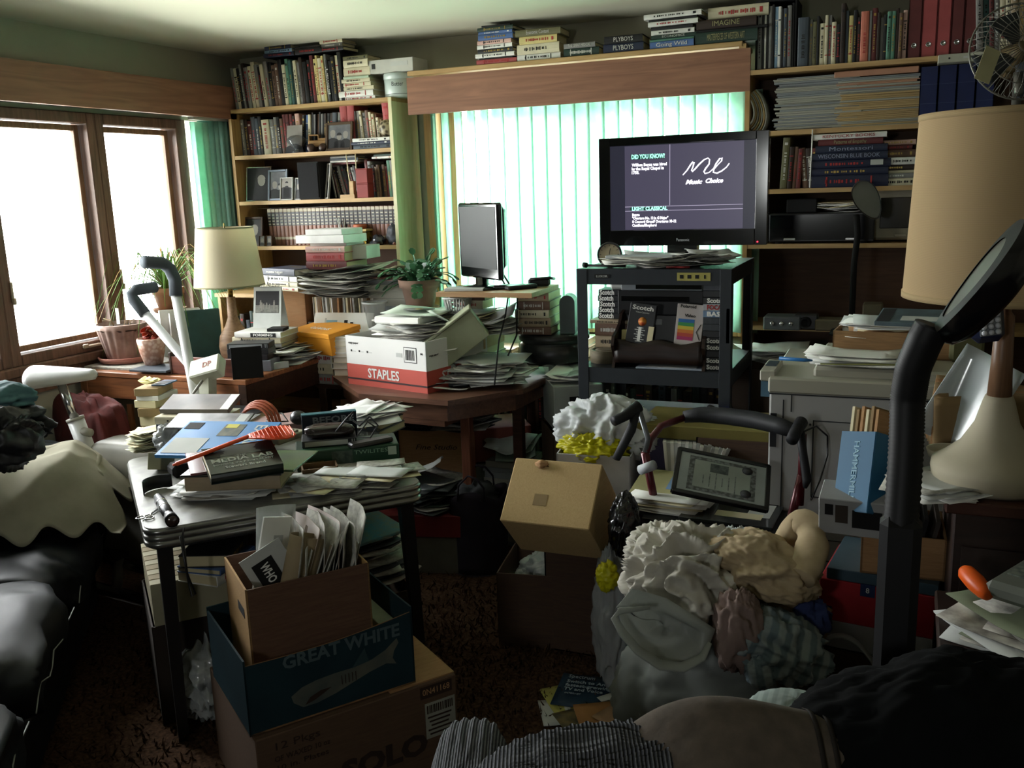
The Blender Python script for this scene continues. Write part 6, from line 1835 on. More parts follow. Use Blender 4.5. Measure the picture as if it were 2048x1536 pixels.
# green TWILITES box and what is on it
GB_ = mat('box_green', '1c3c28', .5, scale=8)
g0, g1 = atz(595, 945, Z0), atz(800, 925, Z0)
ga = math.atan2(g1.y - g0.y, g1.x - g0.x)
gl = (g1 - g0).length
gw = .16
gb = empty('light_box', TR((g0.x + g1.x) / 2 - sin(ga) * gw / 2, (g0.y + g1.y) / 2 + cos(ga) * gw / 2, Z0, ga), 'dark green box lettered TWILITES on the chrome-edged table', 'box')
MB().box((0, 0, .035), (gl, gw, .07), GB_, ch=.003).build('box_body', gb)
text('TWILITES', .02, mat('pale_green_print', '7c9c84', .6), gb, face(gl * .22, -gw / 2 - .001, .052), 'lettering', w=gl * .33)
MB().box((-gl * .06, -gw / 2 - .0006, .035), (gl * .2, .001, .055), mat('photo_dimgreen', '485448', .6, 'fabric', scale=60, rgb2='20302a')).build('photo_print', gb)
MB().box((gl * .43, -gw / 2 - .0008, .048), (.03, .001, .03), mat('stamp_pale', '9cac9c', .6)).box((-gl * .36, -gw / 2 - .0006, .02), (gl * .24, .001, .028), mat('print_gold_dim', '6c5c34', .6)).build('stamp_print', gb)
vhs(TR(gb.location.x - .06, gb.location.y - .02, Z0 + .0705, ga - .02), 'black video cassette with a blank label on the green box', mat('label_pale', 'a0a49c', .6))
gc = empty('glasses_case', TR(gb.location.x - .055, gb.location.y - .02, Z0 + .096, ga + .02), 'shiny dark brown glasses case on the cassette', 'glasses case')
mb = MB()
pillow(mb, (0, 0, .022), (.17, .07, .044), mat('brown_vinyl', '261c1c', .2, spec=.8), e=4, wr=.004, n=16)
mb.build('case', gc)
bx2 = empty('box', TR(gb.location.x - .10, gb.location.y + .05, Z0 + .0, ga + .02), 'dark navy box lettered BEFORE standing behind the glasses case', 'box')
MB().box((0, .045, .075), (.2, .03, .15), mat('box_navy', '0e1824', .5), ch=.002).build('box_body', bx2)
MB().box((0, .045, .152), (.2, .034, .004), mat('teal_card', '2c5c64', .5)).build('lid_edge', bx2)
text('BEFORE', .034, mat('pale_print', '747c80', .6), bx2, face(.015, .0285, .128), 'lettering', w=.15, bold=.001)
tag(slab('remote_control', TR(gb.location.x + .10, gb.location.y + .0, Z0 + .0705, ga + .35), (.16, .045, .018), BLACK, 'black remote control lying on the green box', 'remote control', ch=.005))
tb = openbox('tray_box', at(640, 950, Z0, ga + .05), (.12, .08, .035), mat('tan_card', '6c5438', .7), 'little open tan box before the green game box', 'box')
# white sheets and cable
q = tp(735, 862).translation
papers(q.x, q.y, Z0 + .06, .21, .28, 9, [mat('paper_bright', 'e4e4e4', .8, var=.03)], 'bright white sheet fanned at the far corner of the chrome table', 'bright sheets at the far table corner', R4, dz=.003, spread=.04, curl=.015, ang=.8)
stack(q.x, q.y, Z0, [('grey', .24, .2, .03), ('slate', .24, .2, .028)], 'under the bright white sheets', 'books under the bright sheets', R4)
c0 = atz(700, 855, Z0 + .15)
tag(MB().tube([c0 + Vector(v) for v in ((-.06, .0, -.02), (-.03, .02, .02), (.0, .03, .05), (-.02, .04, .02), (.02, .03, -.0), (.07, .02, .04), (.1, .02, .01), (.08, .0, -.03), (.03, -.01, -.03), (.06, .02, .02), (.1, .03, -.01))], .0035, BLACK, n=6).build('cable'), 'loops of thin black cable over the bright white sheets', 'cable')
hs = empty('headset', at(585, 848, Z0 + .06), 'thin black headset with a rounded earpiece behind the navy box', 'headset')
MB().tube([(-.12, .0, .01), (-.1, .02, .03), (-.06, .02, .035), (-.02, .0, .01), (-.06, -.02, .01), (-.11, -.02, .008), (-.12, .0, .01)], .0035, BLACK, n=6).build('wire_band', hs)
heap('earpiece', TR(.03, 0, .028), (.035, .03, .028), BLACK, None, None, seed=2, amp=.04, nu=20, nv=14, parent=hs)
slab('folder', at(560, 868, Z0, AT + .1), (.24, .2, .06), mat('pink_paper', 'a88c88', .8), 'pinkish papers under the headset', 'papers')
# left pile: card boxes, envelopes, magazines, blue guide, fly swatter, THE MEDIA LAB
cxl = tp(420, 880).translation
pr = AT - .62
z = Z0
z = stack(cxl.x, cxl.y + .02, z, [('tan', .3, .26, .04), ('grey', .3, .25, .03)], 'at the base of the blue guide pile', 'books under the blue guide', R4, rz=pr)
bg_ = atz(440, 882, z + .03)
gd = empty('guide_book', TR(bg_.x, bg_.y, z + .03, pr, .22), 'blue guide book lettered EXPRESS with a pasted receipt under the swatter', 'book')
GBL = mat('guide_blue', '3c7cb4', .4, scale=6)
MB().box((0, 0, .006), (.36, .26, .012), GBL, ch=.001).build('cover', gd)
mb = MB()
mb.box((-.1, -.06, .0128), (.13, .11, .0012), PAPERG).box((-.14, .09, .0126), (.06, .05, .0008), BLACKM).box((.02, .06, .0126), (.08, .09, .0008), mat('guide_photo', '5c5c48', .6, 'fabric', scale=40, rgb2='2c3c34')).box((.01, .09, .0134), (.045, .03, .0008), mat('guide_yellow', 'b8b040', .6))
mb.build('print', gd)
text('EXPRESS', .06, PAPERG, gd, TR(.12, .0, .0126, -pi / 2), 'lettering', w=.2, bold=.001)
text('STATE', .03, PAPERG, gd, TR(.162, .02, .0126, -pi / 2), 'lettering', w=.11, bold=.0006)
m1 = atz(420, 840, z + .07)
m2 = atz(402, 812, z + .09)
stack(m2.x, m2.y - .02, z, [('slate', .28, .14, .04), ('cream', .28, .14, .03)], 'under the photo magazines', 'books under the photo magazines', R4, rz=pr)
BWP = mat('bw_photo', 'a0a0a0', .25, 'fabric', scale=6, rgb2='3c3838', spec=.8)
BWP2 = mat('bw_photo2', '787068', .3, 'fabric', scale=5, rgb2='302c2c', spec=.7)
slab('magazine', TR(m1.x, m1.y, z + .062, pr + .05, .22), (.3, .12, .008), BWP, 'glossy plastic-wrapped magazine with a blurred grey photograph, lying on the blue guide', 'magazine', deco=[(.8, 0, .12, .8, PAPERG)])
slab('magazine', TR(m2.x, m2.y, z + .09, pr + .02, .3), (.28, .12, .02), BWP2, 'photo magazine at the far end of the blue guide pile', 'magazine', deco=[(.88, 0, .12, .95, PAPER)])
# column of little card boxes and slips at the window side
q = tp(322, 868).translation
z2 = Z0
for k, (c, h_) in enumerate((('tan', .05), ('cream', .04), ('tan', .035), ('cream', .03), ('white', .02), ('tan', .03))):
 slab('card_box', TR(q.x + R4.uniform(-.01, .01), q.y + R4.uniform(-.01, .01), z2, pr + R4.uniform(-.15, .15)), (.1, .14, h_), mat('card_' + c, BC[c], .8), f'{ORD[k]} little {c} card box from the bottom of the column beside the blue guide', 'box', group='card boxes beside the blue guide')
 z2 += h_ + .0004
slab('photo_card', TR(q.x + .02, q.y + .03, z2, pr), (.06, .1, .006), mat('blue_photo', '5c7490', .4), 'small bluish photo card topping the card boxes', 'card', deco=[(0, 0, .8, .7, mat('photo_dark', '1e1e20'))])
papers(q.x + .0, q.y - .02, z2 + .007, .06, .05, 6, [PAPERY, mat('sticky_yellow', 'c8c084', .8)], 'yellowish slip on the little card boxes', 'slips on the card boxes', R4, dz=.003, spread=.02, curl=.01)
q = tp(300, 900).translation
papers(q.x, q.y, Z0, .1, .12, 22, [mat('note_green', 'b8b89c', .8), PAPERY, mat('note_green', 'b8b89c')], 'pale green note in the pad heap at the table corner', 'pale green notes', R4, dz=.0035, spread=.015, curl=.012, ang=.5)
q = tp(345, 905).translation
heap('bag', TR(q.x, q.y, Z0 + .055), (.05, .06, .055), mat('grey_film', '84888a', .2, 'fabric', scale=14, rgb2='b0b4b4', spec=.8), 'scrunched grey plastic pouch between the notes and the swatter handle', 'pouch', seed=5, amp=.3, nu=50, nv=30)
bxs = empty('box', at(322, 942, Z0, AT + 1.0, 0, .3), 'small printed carton leaning by the black strap', 'carton')
MB().box((0, 0, .035), (.1, .05, .06), mat('carton_olive', '8c8a6c', .6), ch=.002).build('box_body', bxs)
MB().box((0, 0, .0655), (.08, .03, .001), BLACKM).build('print', bxs)
slab('black_pouch', at(370, 948, Z0, AT + .2), (.1, .08, .045), BLACKM, 'soft black pouch beside the leaning carton', 'pouch', ch=.012)
# strap, torch, scissors
tp_ = atz(322, 985, Z0)
tag(MB().grid(12, 1, lambda u, v: (.055 * cos(.4 + u * 2.6), .05 * sin(.4 + u * 2.6), .002 + v * .045), mat('black_strap', '17181a', .6), thick=.003).build('strap', None, TR(tp_.x, tp_.y, Z0, 1.2)), 'curved black strap standing on edge behind the torch', 'strap')
f0, f1 = atz(316, 995, Z0 + .02), atz(345, 1042, Z0 + .02)
fl = (f1 - f0)
tr_ = tag(MB().tube([f0 + fl * t for t in (0, .12, .13, .7, .72, .85, .86, 1.0)], [.014, .014, .0165, .0165, .013, .014, .019, .02], mat('torch_black', '1c1d20', .35, metal=.4), n=18).build('flashlight'), 'ridged black torch pointing off the table corner', 'flashlight')
MB().tube([f0 + fl * 1.001, f0 + fl * 1.01], [.017, .016], mat('lens_brown', '3c2c28', .1, spec=.9), n=18).build('lens', tr_)
MB().tube([f0 + fl * t for t in (.25, .27, .29)], [.0165, .0178, .0165], CHROME, n=18).tube([f0 + fl * t for t in (.45, .47, .49)], [.0165, .0178, .0165], CHROME, n=18).build('ring', tr_)
s_ = atz(302, 1030, Z0)
sc = empty('scissors', TR(s_.x, s_.y, Z0 + .004, AT + 1.0), 'small steel scissors with round finger holes at the table corner', 'scissors')
for sgn in (-1, 1):
 MB().tube([(-.035 + .014 * cos(a), sgn * .015 + .012 * sin(a), 0) for a in [2 * pi * i / 14 for i in range(14)]], .0022, CHROME, n=6, closed=True).tube([(-.022, sgn * .01, 0), (0, 0, 0), (.05, -sgn * .003, 0)], [.0025, .003, .0008], CHROME, n=6).build('blade', sc)
cd0 = atz(368, 1058, Z0)
tag(MB().tube([Vector((cd0.x, cd0.y, Z0 + .004)), Vector((cd0.x + .012, cd0.y - .02, Z0 - .01)), Vector((cd0.x + .014, cd0.y - .022, Z0 - .14)), Vector((cd0.x + .02, cd0.y - .02, Z0 - .2)), Vector((cd0.x + .035, cd0.y - .02, Z0 - .19)), Vector((cd0.x + .016, cd0.y - .026, Z0 - .12)), Vector((cd0.x + .012, cd0.y - .03, Z0 - .01))], .003, BLACK, n=6).build('wrist_cord'), 'thin black cord looping down over the chrome table edge', 'cord')
# near pile with the hero book
ml = atz(490, 985, Z0)
ra = AT - .5
papers(ml.x - .06, ml.y - .0, Z0, .3, .22, 14, [PAPERG, NEWS2, PAPER, PAPERG], 'crinkled magazine under the tan book at the near table edge', 'crinkled papers at the near edge', R4, dz=.0024, spread=.03, curl=.012, ang=.25, rz=ra, name='magazine', cat='magazine', thick=.0015)
zz = Z0 + .045
book(.3, .22, .045, 'tan', TR(ml.x, ml.y + .0, zz, ra + .05), 'thick tan book with a yellow corner beneath the wrapped magazines', rnd=R4, deco=0, pages=PAGES)
zz += .0454
slab('magazine', TR(ml.x, ml.y, zz, ra + .02), (.32, .23, .007), mat('dark_gloss', '30302e', .25, spec=.8), 'dark glossy magazine under the MEDIA LAB book', 'magazine')
slab('magazine', TR(ml.x + .04, ml.y + .04, zz + .0075, ra - .1), (.32, .22, .007), mat('green_gloss', '4c6c30', .25, 'fabric', scale=6, rgb2='3c4440', spec=.8), 'green plastic-wrapped magazine sticking out beside the MEDIA LAB book', 'magazine')
slab('magazine', TR(ml.x - .09, ml.y + .0, zz + .008, ra + .45), (.2, .26, .008), mat('red_gloss', '7c2c30', .2, 'fabric', scale=7, rgb2='4c4c50', spec=.9), 'red and silver wrapped magazine under the swatter handle', 'magazine')
zz += .0165
hb2 = atz(486, 945, zz)
hr = math.atan2(atz(565, 955, zz).y - atz(445, 975, zz).y, atz(565, 955, zz).x - atz(445, 975, zz).x)
COV = mat('jacket_black', '14201c', .25, spec=.7)
hb_o = book(.215, .16, .036, COV, TR(hb2.x, hb2.y, zz + .02, hr, .26), 'THE MEDIA LAB hardcover in a glossy black jacket', deco=0, pages=PAGES)
# jacket: title on the top board, spine at the window side
lm = mat('jacket_grey', '6c706c', .5)
lw = mat('jacket_letter', 'c0c4bc', .5)
mb = MB()
mb.box((.0, .042, .0363), (.13, .055, .0006), lm)
mb.build('jacket_panel', hb_o)
mb = MB()
for s_ in (-1, 1):
 P_ = [(s_ * .105, .012), (s_ * .105, .07), (s_ * .075, .074), (s_ * .056, .064), (s_ * .05, .05), (s_ * .042, .045), (s_ * .05, .038), (s_ * .048, .03), (s_ * .06, .026), (s_ * .062, .012)]
 if s_ > 0:
  P_ = P_[::-1]
 mb.add([(x, y, .0368) for x, y in P_], [tuple(range(len(P_)))], mat('profile_black', '0c0e0d', .5))
mb.build('profile_print', hb_o)
text('THE', .012, lw, hb_o, TR(0, .008, .0368), 'lettering', w=.03)
text('MEDIA LAB', .03, lw, hb_o, TR(0, -.01, .0368), 'lettering', w=.185, bold=.0006)
text('Inventing the Future at MIT', .014, lw, hb_o, TR(0, -.032, .0368), 'lettering', w=.18)
text('Stewart Brand', .02, lw, hb_o, TR(0, -.052, .0368), 'lettering', w=.12, bold=.0003)
# fly swatter
ORS = mat('swatter_orange', 'e4562c', .45, var=.05)
w0, w1, w2 = atz(352, 928, Z0 + .165), atz(497, 873, Z0 + .2), atz(585, 862, Z0 + .2)
sw_ = empty('fly_swatter', TR(w0.x, w0.y, w0.z), 'bright orange fly swatter lying across the blue guide and books', 'fly swatter')
d_ = w1 - w0
MB().tube([(0, 0, 0), d_ * .5, d_], .009, ORS, n=6, flat=.7).tube([Vector((.0, -.012, 0)), d_ * .55 + Vector((0, -.01, 0)), d_], .004, ORS, n=6).build('handle', sw_)
dir_ = Vector(((w2 - w1).x, (w2 - w1).y, 0))
L_ = dir_.length
dir_.normalize()
pe = Vector((-dir_.y, dir_.x, 0))
mb = MB()
hwid = lambda t: .02 + .066 * min(1, t * 1.6) - .02 * max(0, t - .75) * 4
for i in range(13):
 u = -1 + 2 * i / 12
 mb.tube([d_ + pe * (u * hwid(0) * .6), d_ + dir_ * L_ * .6 + pe * (u * hwid(.6)) + Vector((0, 0, .004)), d_ + dir_ * L_ * (1 - .12 * abs(u)) + pe * (u * hwid(1) * .98)], .0018, ORS, n=5)
for t in [.05 + .095 * k for k in range(11)]:
 mb.tube([d_ + dir_ * L_ * t * (1 - .0) + pe * (u * hwid(t)) + Vector((0, 0, .003)) for u in (-1, 0, 1)], .0017, ORS, n=5)
mb.grid(8, 8, lambda u, v: d_ + dir_ * L_ * v * (1 - .1 * abs(2 * u - 1)) + pe * ((2 * u - 1) * hwid(v)) + Vector((0, 0, .001)), ORS, thick=.0012)
mb.tube([d_ + dir_ * L_ * t + pe * hwid(t) for t in (0, .2, .5, .8, .95)] + [d_ + dir_ * L_ + pe * hwid(1) * .4] + [d_ + dir_ * L_ - pe * hwid(1) * .4] + [d_ + dir_ * L_ * t - pe * hwid(t) for t in (.95, .8, .5, .2, 0)], .003, ORS, n=6)
mb.build('swatter_head', sw_)
# keyboard propped behind, and orange cable coil
kb = empty('keyboard', at(505, 850, Z0 + .1, AT - .95, 0, 0, -.04), 'old beige computer keyboard propped behind the blue guide', 'keyboard')
KBM = mat('keyboard_beige', '98937c', .6)
MB().box((0, 0, .012), (.4, .15, .022), KBM, ch=.003).build('case', kb)
kcase = kb.children[0]
km = MB().box((0, 0, .005), (.0155, .0155, .01), mat('keycap', '8a8570', .6), ch=.003).mesh('key')
for r_ in range(5):
 for c_ in range(20):
  o = bpy.data.objects.new('key', km)
  col.objects.link(o)
  o.parent = kcase
  o.location = (-.184 + c_ * .0194, -.045 + r_ * .0195, .023)
stack(atz(480, 850, Z0).x, atz(480, 850, Z0).y, Z0, [('black', .22, .2, .06)], 'propping the beige keyboard', 'books', R4)
cc_ = atz(462, 830, .88)
mb = MB()
for k in range(4):
 mb.tube([(cc_.x + (.075 + .006 * k) * cos(a), cc_.y + .12 + .02 * sin(a) + .012 * k, .80 + (.075 + .006 * k) * sin(a)) for a in [2 * pi * i / 24 for i in range(24)]], .0055, mat('cord_rust', 'a4502c', .5), n=6, closed=True)
tag(mb.build('extension_cord'), 'coil of rust-orange extension cord hanging behind the keyboard', 'cord')
# ---- below the table
q = TT_ @ Vector((.16, .32, 0))
MAGR = [mat('file_cream', '9c967c', .8), mat('file_tan', '84785c', .8)]
q = TT_ @ Vector((.13, .36, 0))
openbox('carton', TR(q.x, q.y, 0, AT), (.28, .42, .34), mat('carton_shaded', '2c231c', .8), 'carton darkened to fade into shade under the chrome-edged table', 'carton')  # colour taken near black so it fades into the shade below the table
for k in range(9):
 tag(MB().box((0, 0, .07), (.26, .042, .14), MAGR[k % 2], ch=.002).build('file_box', None, TT_ @ TR(.13, .16 + k * .0445, .345, .0)), f'{ORD[k]} cream file box in the row under the chrome table, from its near end', 'file box', 'cream file boxes under the table')
stack((TT_ @ Vector((.2, .14, 0))).x, (TT_ @ Vector((.2, .14, 0))).y, .486, [('white', .2, .15, .035), ('blue', .2, .15, .02), ('black', .2, .15, .04)], 'on the cream file boxes under the table', 'books on the cream file boxes', R4, rz=AT + .9, jit=.3)
# clear bag with the navy book
pb_ = atz(415, 1410, .0)
FILM = mat('clear_film', 'a8acaa', .12, 'fabric', scale=10, rgb2='d0d4d4', spec=1.0, alpha=.5)
T_ = TR(pb_.x, pb_.y, 0, AT + .9)
heap('plastic_bag', TR(pb_.x, pb_.y, .135, AT), (.1, .2, .14), FILM, 'crinkled clear plastic bag by the chrome table leg', 'bag', seed=8, amp=.22, nu=70, nv=44, low=-.134, s=4)
nbk = empty('booklet', TR(pb_.x + .02, pb_.y - .02, .03, AT - .25, radians(62), .15), 'dark blue booklet with silver lettering inside the clear bag', 'book')
MB().box((0, .1, .005), (.13, .2, .01), mat('booklet_blue', '343c54', .5), ch=.001).build('cover', nbk)
text('Good', .03, LAB, nbk, TR(.0, .155, .0105), 'lettering', w=.07)
text('WORD BOOK', .012, LAB, nbk, TR(.01, .13, .0105), 'lettering')
text('for YOU', .012, LAB, nbk, TR(.01, .112, .0105), 'lettering')
# papers under the right end of the table: dark folders, blue sheet
q = TT_ @ Vector((.72, .3, 0))
openbox('carton', TR(q.x, q.y, 0, AT), (.24, .4, .3), mat('carton_dark', '4c3c2c'), 'dark carton of folders at the far end beneath the chrome table', 'carton')
papers(q.x, q.y, .305, .24, .3, 14, [mat('folder_black', '22242a', .5), PAPERG, mat('folder_slate', '34383c', .5), NEWS], 'dark folder in the stack beneath the far table end', 'dark folders beneath the table', R4, dz=.012, spread=.03, curl=.02, rz=AT, name='folder', cat='folder', thick=.004)
slab('blue_magazine', TR(q.x + .03, q.y - .04, .49, AT + .3, .12), (.26, .2, .01), mat('blue_speckle', '4c7c8c', .6, 'fabric', scale=40, rgb2='707c70'), 'blue-edged magazine topping the stack beneath the table', 'magazine')
# ---------------------------------------------------------------- SOLO, shark and brown cartons
BA = radians(54.6)
bu, bv = Vector((cos(BA), sin(BA), 0)), Vector((-sin(BA), cos(BA), 0))
a0 = atz(510, 1480, .3)
sc_o = a0 + bu * .29 + bv * .23
SOLC = mat('solo_card', '54402f', .85, 'wood', scale=20, rgb2='4c392b')
sl = empty('carton', TR(sc_o.x, sc_o.y, 0, BA), 'large SOLO carton on the carpet beneath the shark box', 'carton')
MB().box((0, 0, .148), (.58, .46, .296), SOLC, ch=.003).build('box_body', sl)
MB().box((.19, 0, .298), (.2, .44, .004), CARDD).build('flap', sl)
INK = mat('ink_dark', '30221a', .8)
text('SOLO', .085, INK, sl, face(.06, -.2308, .115), 'lettering', w=.26, bold=.004)
text('12 Pkgs', .03, INK, sl, face(-.18, -.2308, .26), 'lettering', w=.12)
text('OF WAXED 10 oz', .022, INK, sl, face(-.17, -.2308, .225), 'lettering', w=.15)
text('10 in. Plates', .022, INK, sl, face(-.17, -.2308, .198), 'lettering', w=.14)
MB().box((.225, -.2306, .27), (.1, .001, .036), INK).build('printed_bar', sl)
text('0N41168', .026, CARD, sl, face(.225, -.2314, .27), 'lettering', w=.085)
MB().box((.235, -.2306, .18), (.095, .001, .11), mat('label_dull', '8c8c80', .6)).build('shipping_label', sl)
mb = MB()
xx = .195
while xx < .275:
 w = rb.choice((.0015, .003, .004))
 mb.box((xx, -.2314, .215), (w, .001, .025), INK)
 xx += w + rb.choice((.002, .003))
for k in range(5):
 mb.box((.232, -.2314, .19 - k * .013), (.075 - .01 * (k % 3), .001, .005), INK)
mb.build('label_print', sl)
# shark box: open carton with a worn printed face
s0 = atz(500, 1475, .3)
so_ = s0 + bu * .235 + bv * .18
SEA = mat('shark_sea', '1e3238', .6, scale=5, rgb2='18282e', spec=.1)
shb = empty('carton', TR(so_.x, so_.y, .3005, BA), 'blue-green GREAT WHITE shark carton holding the brown one', 'carton')
t = .005
mb = MB()
mb.box((0, 0, t / 2), (.47, .36, t), CARDD)
mb.box((-.235 + t / 2, 0, .105), (t, .36, .21), SEA).box((.235 - t / 2, 0, .115), (t, .36, .23), SEA).box((0, .18 - t / 2, .11), (.47, t, .22), SEA)
n = 16
fr = [(-.235 + .47 * i / n, .195 + .02 * i / n - .012 * sin(pi * i / n)) for i in range(n + 1)]
mb.add([(x, -.18, 0) for x, z in fr] + [(x, -.18, z) for x, z in fr], [(i, i + 1, n + 2 + i, n + 1 + i) for i in range(n)], SEA)
mb.add([(x, -.176, 0) for x, z in fr] + [(x, -.176, z) for x, z in fr], [(i + 1, i, n + 1 + i, n + 2 + i) for i in range(n)], CARDD)
mb.build('box_body', shb)
text('GREAT WHITE', .05, mat('worn_letter', '48585c', .7), shb, face(.03, -.1808, .172), 'lettering', w=.33, bold=.0015)
SHK = mat('shark_grey', '5c5c50', .6, 'fabric', scale=10, rgb2='3c4442')
mb = MB()
bdy = [(-.12, .075), (-.09, .092), (-.05, .1), (.0, .103), (.06, .103), (.11, .11), (.15, .125), (.185, .15), (.19, .135), (.175, .115), (.17, .095), (.18, .075), (.15, .085), (.1, .075), (.05, .06), (.0, .045), (-.05, .035), (-.09, .035), (-.115, .055)]
mb.add([(x, -.1806, z) for x, z in bdy], [tuple(range(len(bdy)))], SHK)
mb.add([(x, -.1812, z) for x, z in ((-.085, .04), (-.07, .058), (-.04, .068), (-.01, .068), (-.03, .058), (-.06, .045))], [tuple(range(6))], INK)
for k in range(5):
 mb.box((.02 + k * .01, -.1812, .078), (.002, .0008, .026), INK)
mb.add([(x, -.1812, z) for x, z in ((.05, .102), (.09, .15), (.1, .108))], [(0, 1, 2)], mat('shark_fin', '283c40', .6))
mb.build('shark_print', shb)
slab('foam_block', TR(so_.x, so_.y, .306, BA) @ TR(.2, -.03, 0, 0, 0, .0), (.05, .26, .15), mat('foam_pale', '8c9880', .8), 'pale green foam block beside the brown carton inside the shark box', 'foam')
ia = radians(51)
i0 = atz(490, 1182, .66)
iu, iv = Vector((cos(ia), sin(ia), 0)), Vector((-sin(ia), cos(ia), 0))
ic = i0 + iu * .1675 + iv * .135
IB = .306
brw = empty('carton', TR(ic.x, ic.y, IB, ia), 'brown open carton crammed with newspapers inside the shark box', 'carton')
mb = MB()
W3, D3, H3 = .335, .27, .354
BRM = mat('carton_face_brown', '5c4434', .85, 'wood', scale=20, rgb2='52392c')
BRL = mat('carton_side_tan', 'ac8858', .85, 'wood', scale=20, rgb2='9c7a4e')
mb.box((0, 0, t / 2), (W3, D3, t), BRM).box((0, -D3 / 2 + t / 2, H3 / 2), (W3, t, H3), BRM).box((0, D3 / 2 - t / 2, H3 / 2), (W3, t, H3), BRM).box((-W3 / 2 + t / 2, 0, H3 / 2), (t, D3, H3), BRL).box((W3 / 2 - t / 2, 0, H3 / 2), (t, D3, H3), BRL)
mb.build('box_body', brw)
MB().box((-W3 / 2 - .0006, -.06, H3 - .08), (.001, .075, .026), BLACKM).build('hand_hole', brw)
IT = brw.matrix_basis.copy()
NP = [NEWS, NEWS2, mat('newsprint_light', 'b4b2a8', .9, 'fabric', scale=50, rgb2='8c8c86'), mat('flyer_red', '94847c', .6, 'fabric', scale=12, rgb2='8c7c6c')]
for k in range(17):
 m_ = NP[k % 4 if k % 5 else 2]
 x = -.02 + k * .0105
 h_ = R4.uniform(.2, .3)
 lean = .22 + R4.uniform(-.12, .16)
 mb = sheetmesh(.21, h_ * 1.5, m_, R4, .03, .002)
 o = tag(mb.build('newspaper', None, IT @ TR(x, R4.uniform(-.012, .012), .25, 0, 0, 0) @ Matrix.Rotation(-pi / 2 + lean, 4, 'Y') @ Matrix.Rotation(pi / 2, 4, 'Z')), 'folded newspaper crammed upright into the brown carton', 'newspaper', 'newspapers in the brown carton')
o = tag(MB().box((0, 0, .17), (.09, .006, .34), PAPER).build('envelope', None, IT @ TR(-.125, -.03, .16, .35, 0, .28)), 'long white envelope sticking up at the left of the brown carton', 'envelope')
MB().box((.01, -.0036, .28), (.03, .001, .02), PAPERG).build('print', o)
o = tag(MB().grid(10, 4, lambda u, v: ((u - .5) * .12, .02 * sin(u * 3), v * .3), FILM, thick=.001).build('plastic_sleeve', None, IT @ TR(-.06, .03, .2, .2, -.1, .15)), 'clear plastic sleeve behind the white envelope', 'sleeve')
MB().box((0, .018, .24), (.07, .002, .05), mat('silver_logo', 'b8bcc0')).build('label', o)
ro = tag(MB().grid(18, 4, lambda u, v: (.05 * cos(.6 + u * 4.6) * (1 + .2 * v), .035 * sin(.6 + u * 4.6), v * .26), mat('manila_roll', '94846a', .7, rgb2='847458'), thick=.002).build('paper_roll', None, IT @ TR(-.05, -.07, .19, .2, 0, .34)), 'rolled manila sheet with a mailing label in the brown carton', 'paper')
MB().box((-.02, -.04, .07), (.045, .001, .07), PAPERG).box((-.02, -.0406, .07), (.025, .001, .04), NEWS).build('mailing_label', ro)
o = tag(MB().box((0, 0, .15), (.12, .003, .32), PAPERG).build('newspaper_section', None, IT @ TR(.02, -.05, .14, .0, .0, -.42)), 'newspaper section headed in white on black leaning in the carton', 'newspaper')
MB().box((-.01, -.0022, .14), (.06, .001, .28), BLACKM).build('headline_band', o)
text('WHO', .034, PAPER, o, face(-.01, -.003, .24) @ Matrix.Rotation(-pi / 2, 4, 'Z'), 'headline', w=.06, bold=.0008)
text('ERS', .036, PAPER, o, face(-.01, -.003, .08) @ Matrix.Rotation(-pi / 2, 4, 'Z'), 'headline', w=.07, bold=.0008)
MB().lathe([(.008, 0), (.014, 0), (.014, .001), (.008, .001)], BLACKM, n=20).build('print', o, face(.04, -.0022, .18))
# ---------------------------------------------------------------- red-lidded box, piles behind the table
ra2 = radians(14.5)
rc0 = atz(925, 1148, 0)
rcx = rc0 + Vector((-cos(ra2), -sin(ra2), 0)) * .21 + Vector((-sin(ra2), cos(ra2), 0)) * .17
rz_ = empty('copy_paper_box', TR(rcx.x, rcx.y, 0, ra2), 'copy-paper box with a dark red lid on the carpet behind the chrome table', 'box')
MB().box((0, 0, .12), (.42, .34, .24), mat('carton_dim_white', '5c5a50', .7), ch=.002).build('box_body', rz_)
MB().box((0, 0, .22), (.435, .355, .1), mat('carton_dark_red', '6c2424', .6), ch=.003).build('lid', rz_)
text('STAPLES', .04, mat('worn_pink', '8c5050', .7), rz_, Matrix.Translation((.2185, 0, .22)) @ Matrix.Rotation(pi / 2, 4, 'Z') @ Matrix.Rotation(pi / 2, 4, 'X'), 'lettering', w=.17)
MB().box((.2106, .02, .11), (.001, .08, .07), mat('label_dull', '8c8c80')).build('label', rz_)
papers(rcx.x + .04, rcx.y - .02, .271, .26, .22, 26, [mat('mag_dark', '2c3030', .4, spec=.6), NEWS2, mat('mag_green', '3c4a44', .4), PAPERG, NEWS, mat('mag_slate', '4c5254', .4)], 'magazine in the fanned pile on the red-lidded box', 'magazines on the red-lidded box', R4, dz=.0045, spread=.05, curl=.012, ang=.5, name='magazine', cat='magazine', thick=.003)
tag(sheetmesh(.2, .16, PAPERG, R4, .05, .001).build('newspaper', None, TR(rcx.x + .02, rcx.y - .04, .40, .4, -.3)), 'curled newspaper sheet on top of the fanned pile', 'newspaper')
p1 = aty(836, 905, 3.80)
stb = openbox('carton', TR(-2.03, 3.86, .0, .25), (.36, .28, .56), CARD, 'open cardboard carton with handwriting under the walnut table', 'carton', flaps={'y+': 0.1})
text('Fine Studio', .035, INK, stb, face(-.0, -.1408, .47), 'handwriting', w=.2, shear=.3)
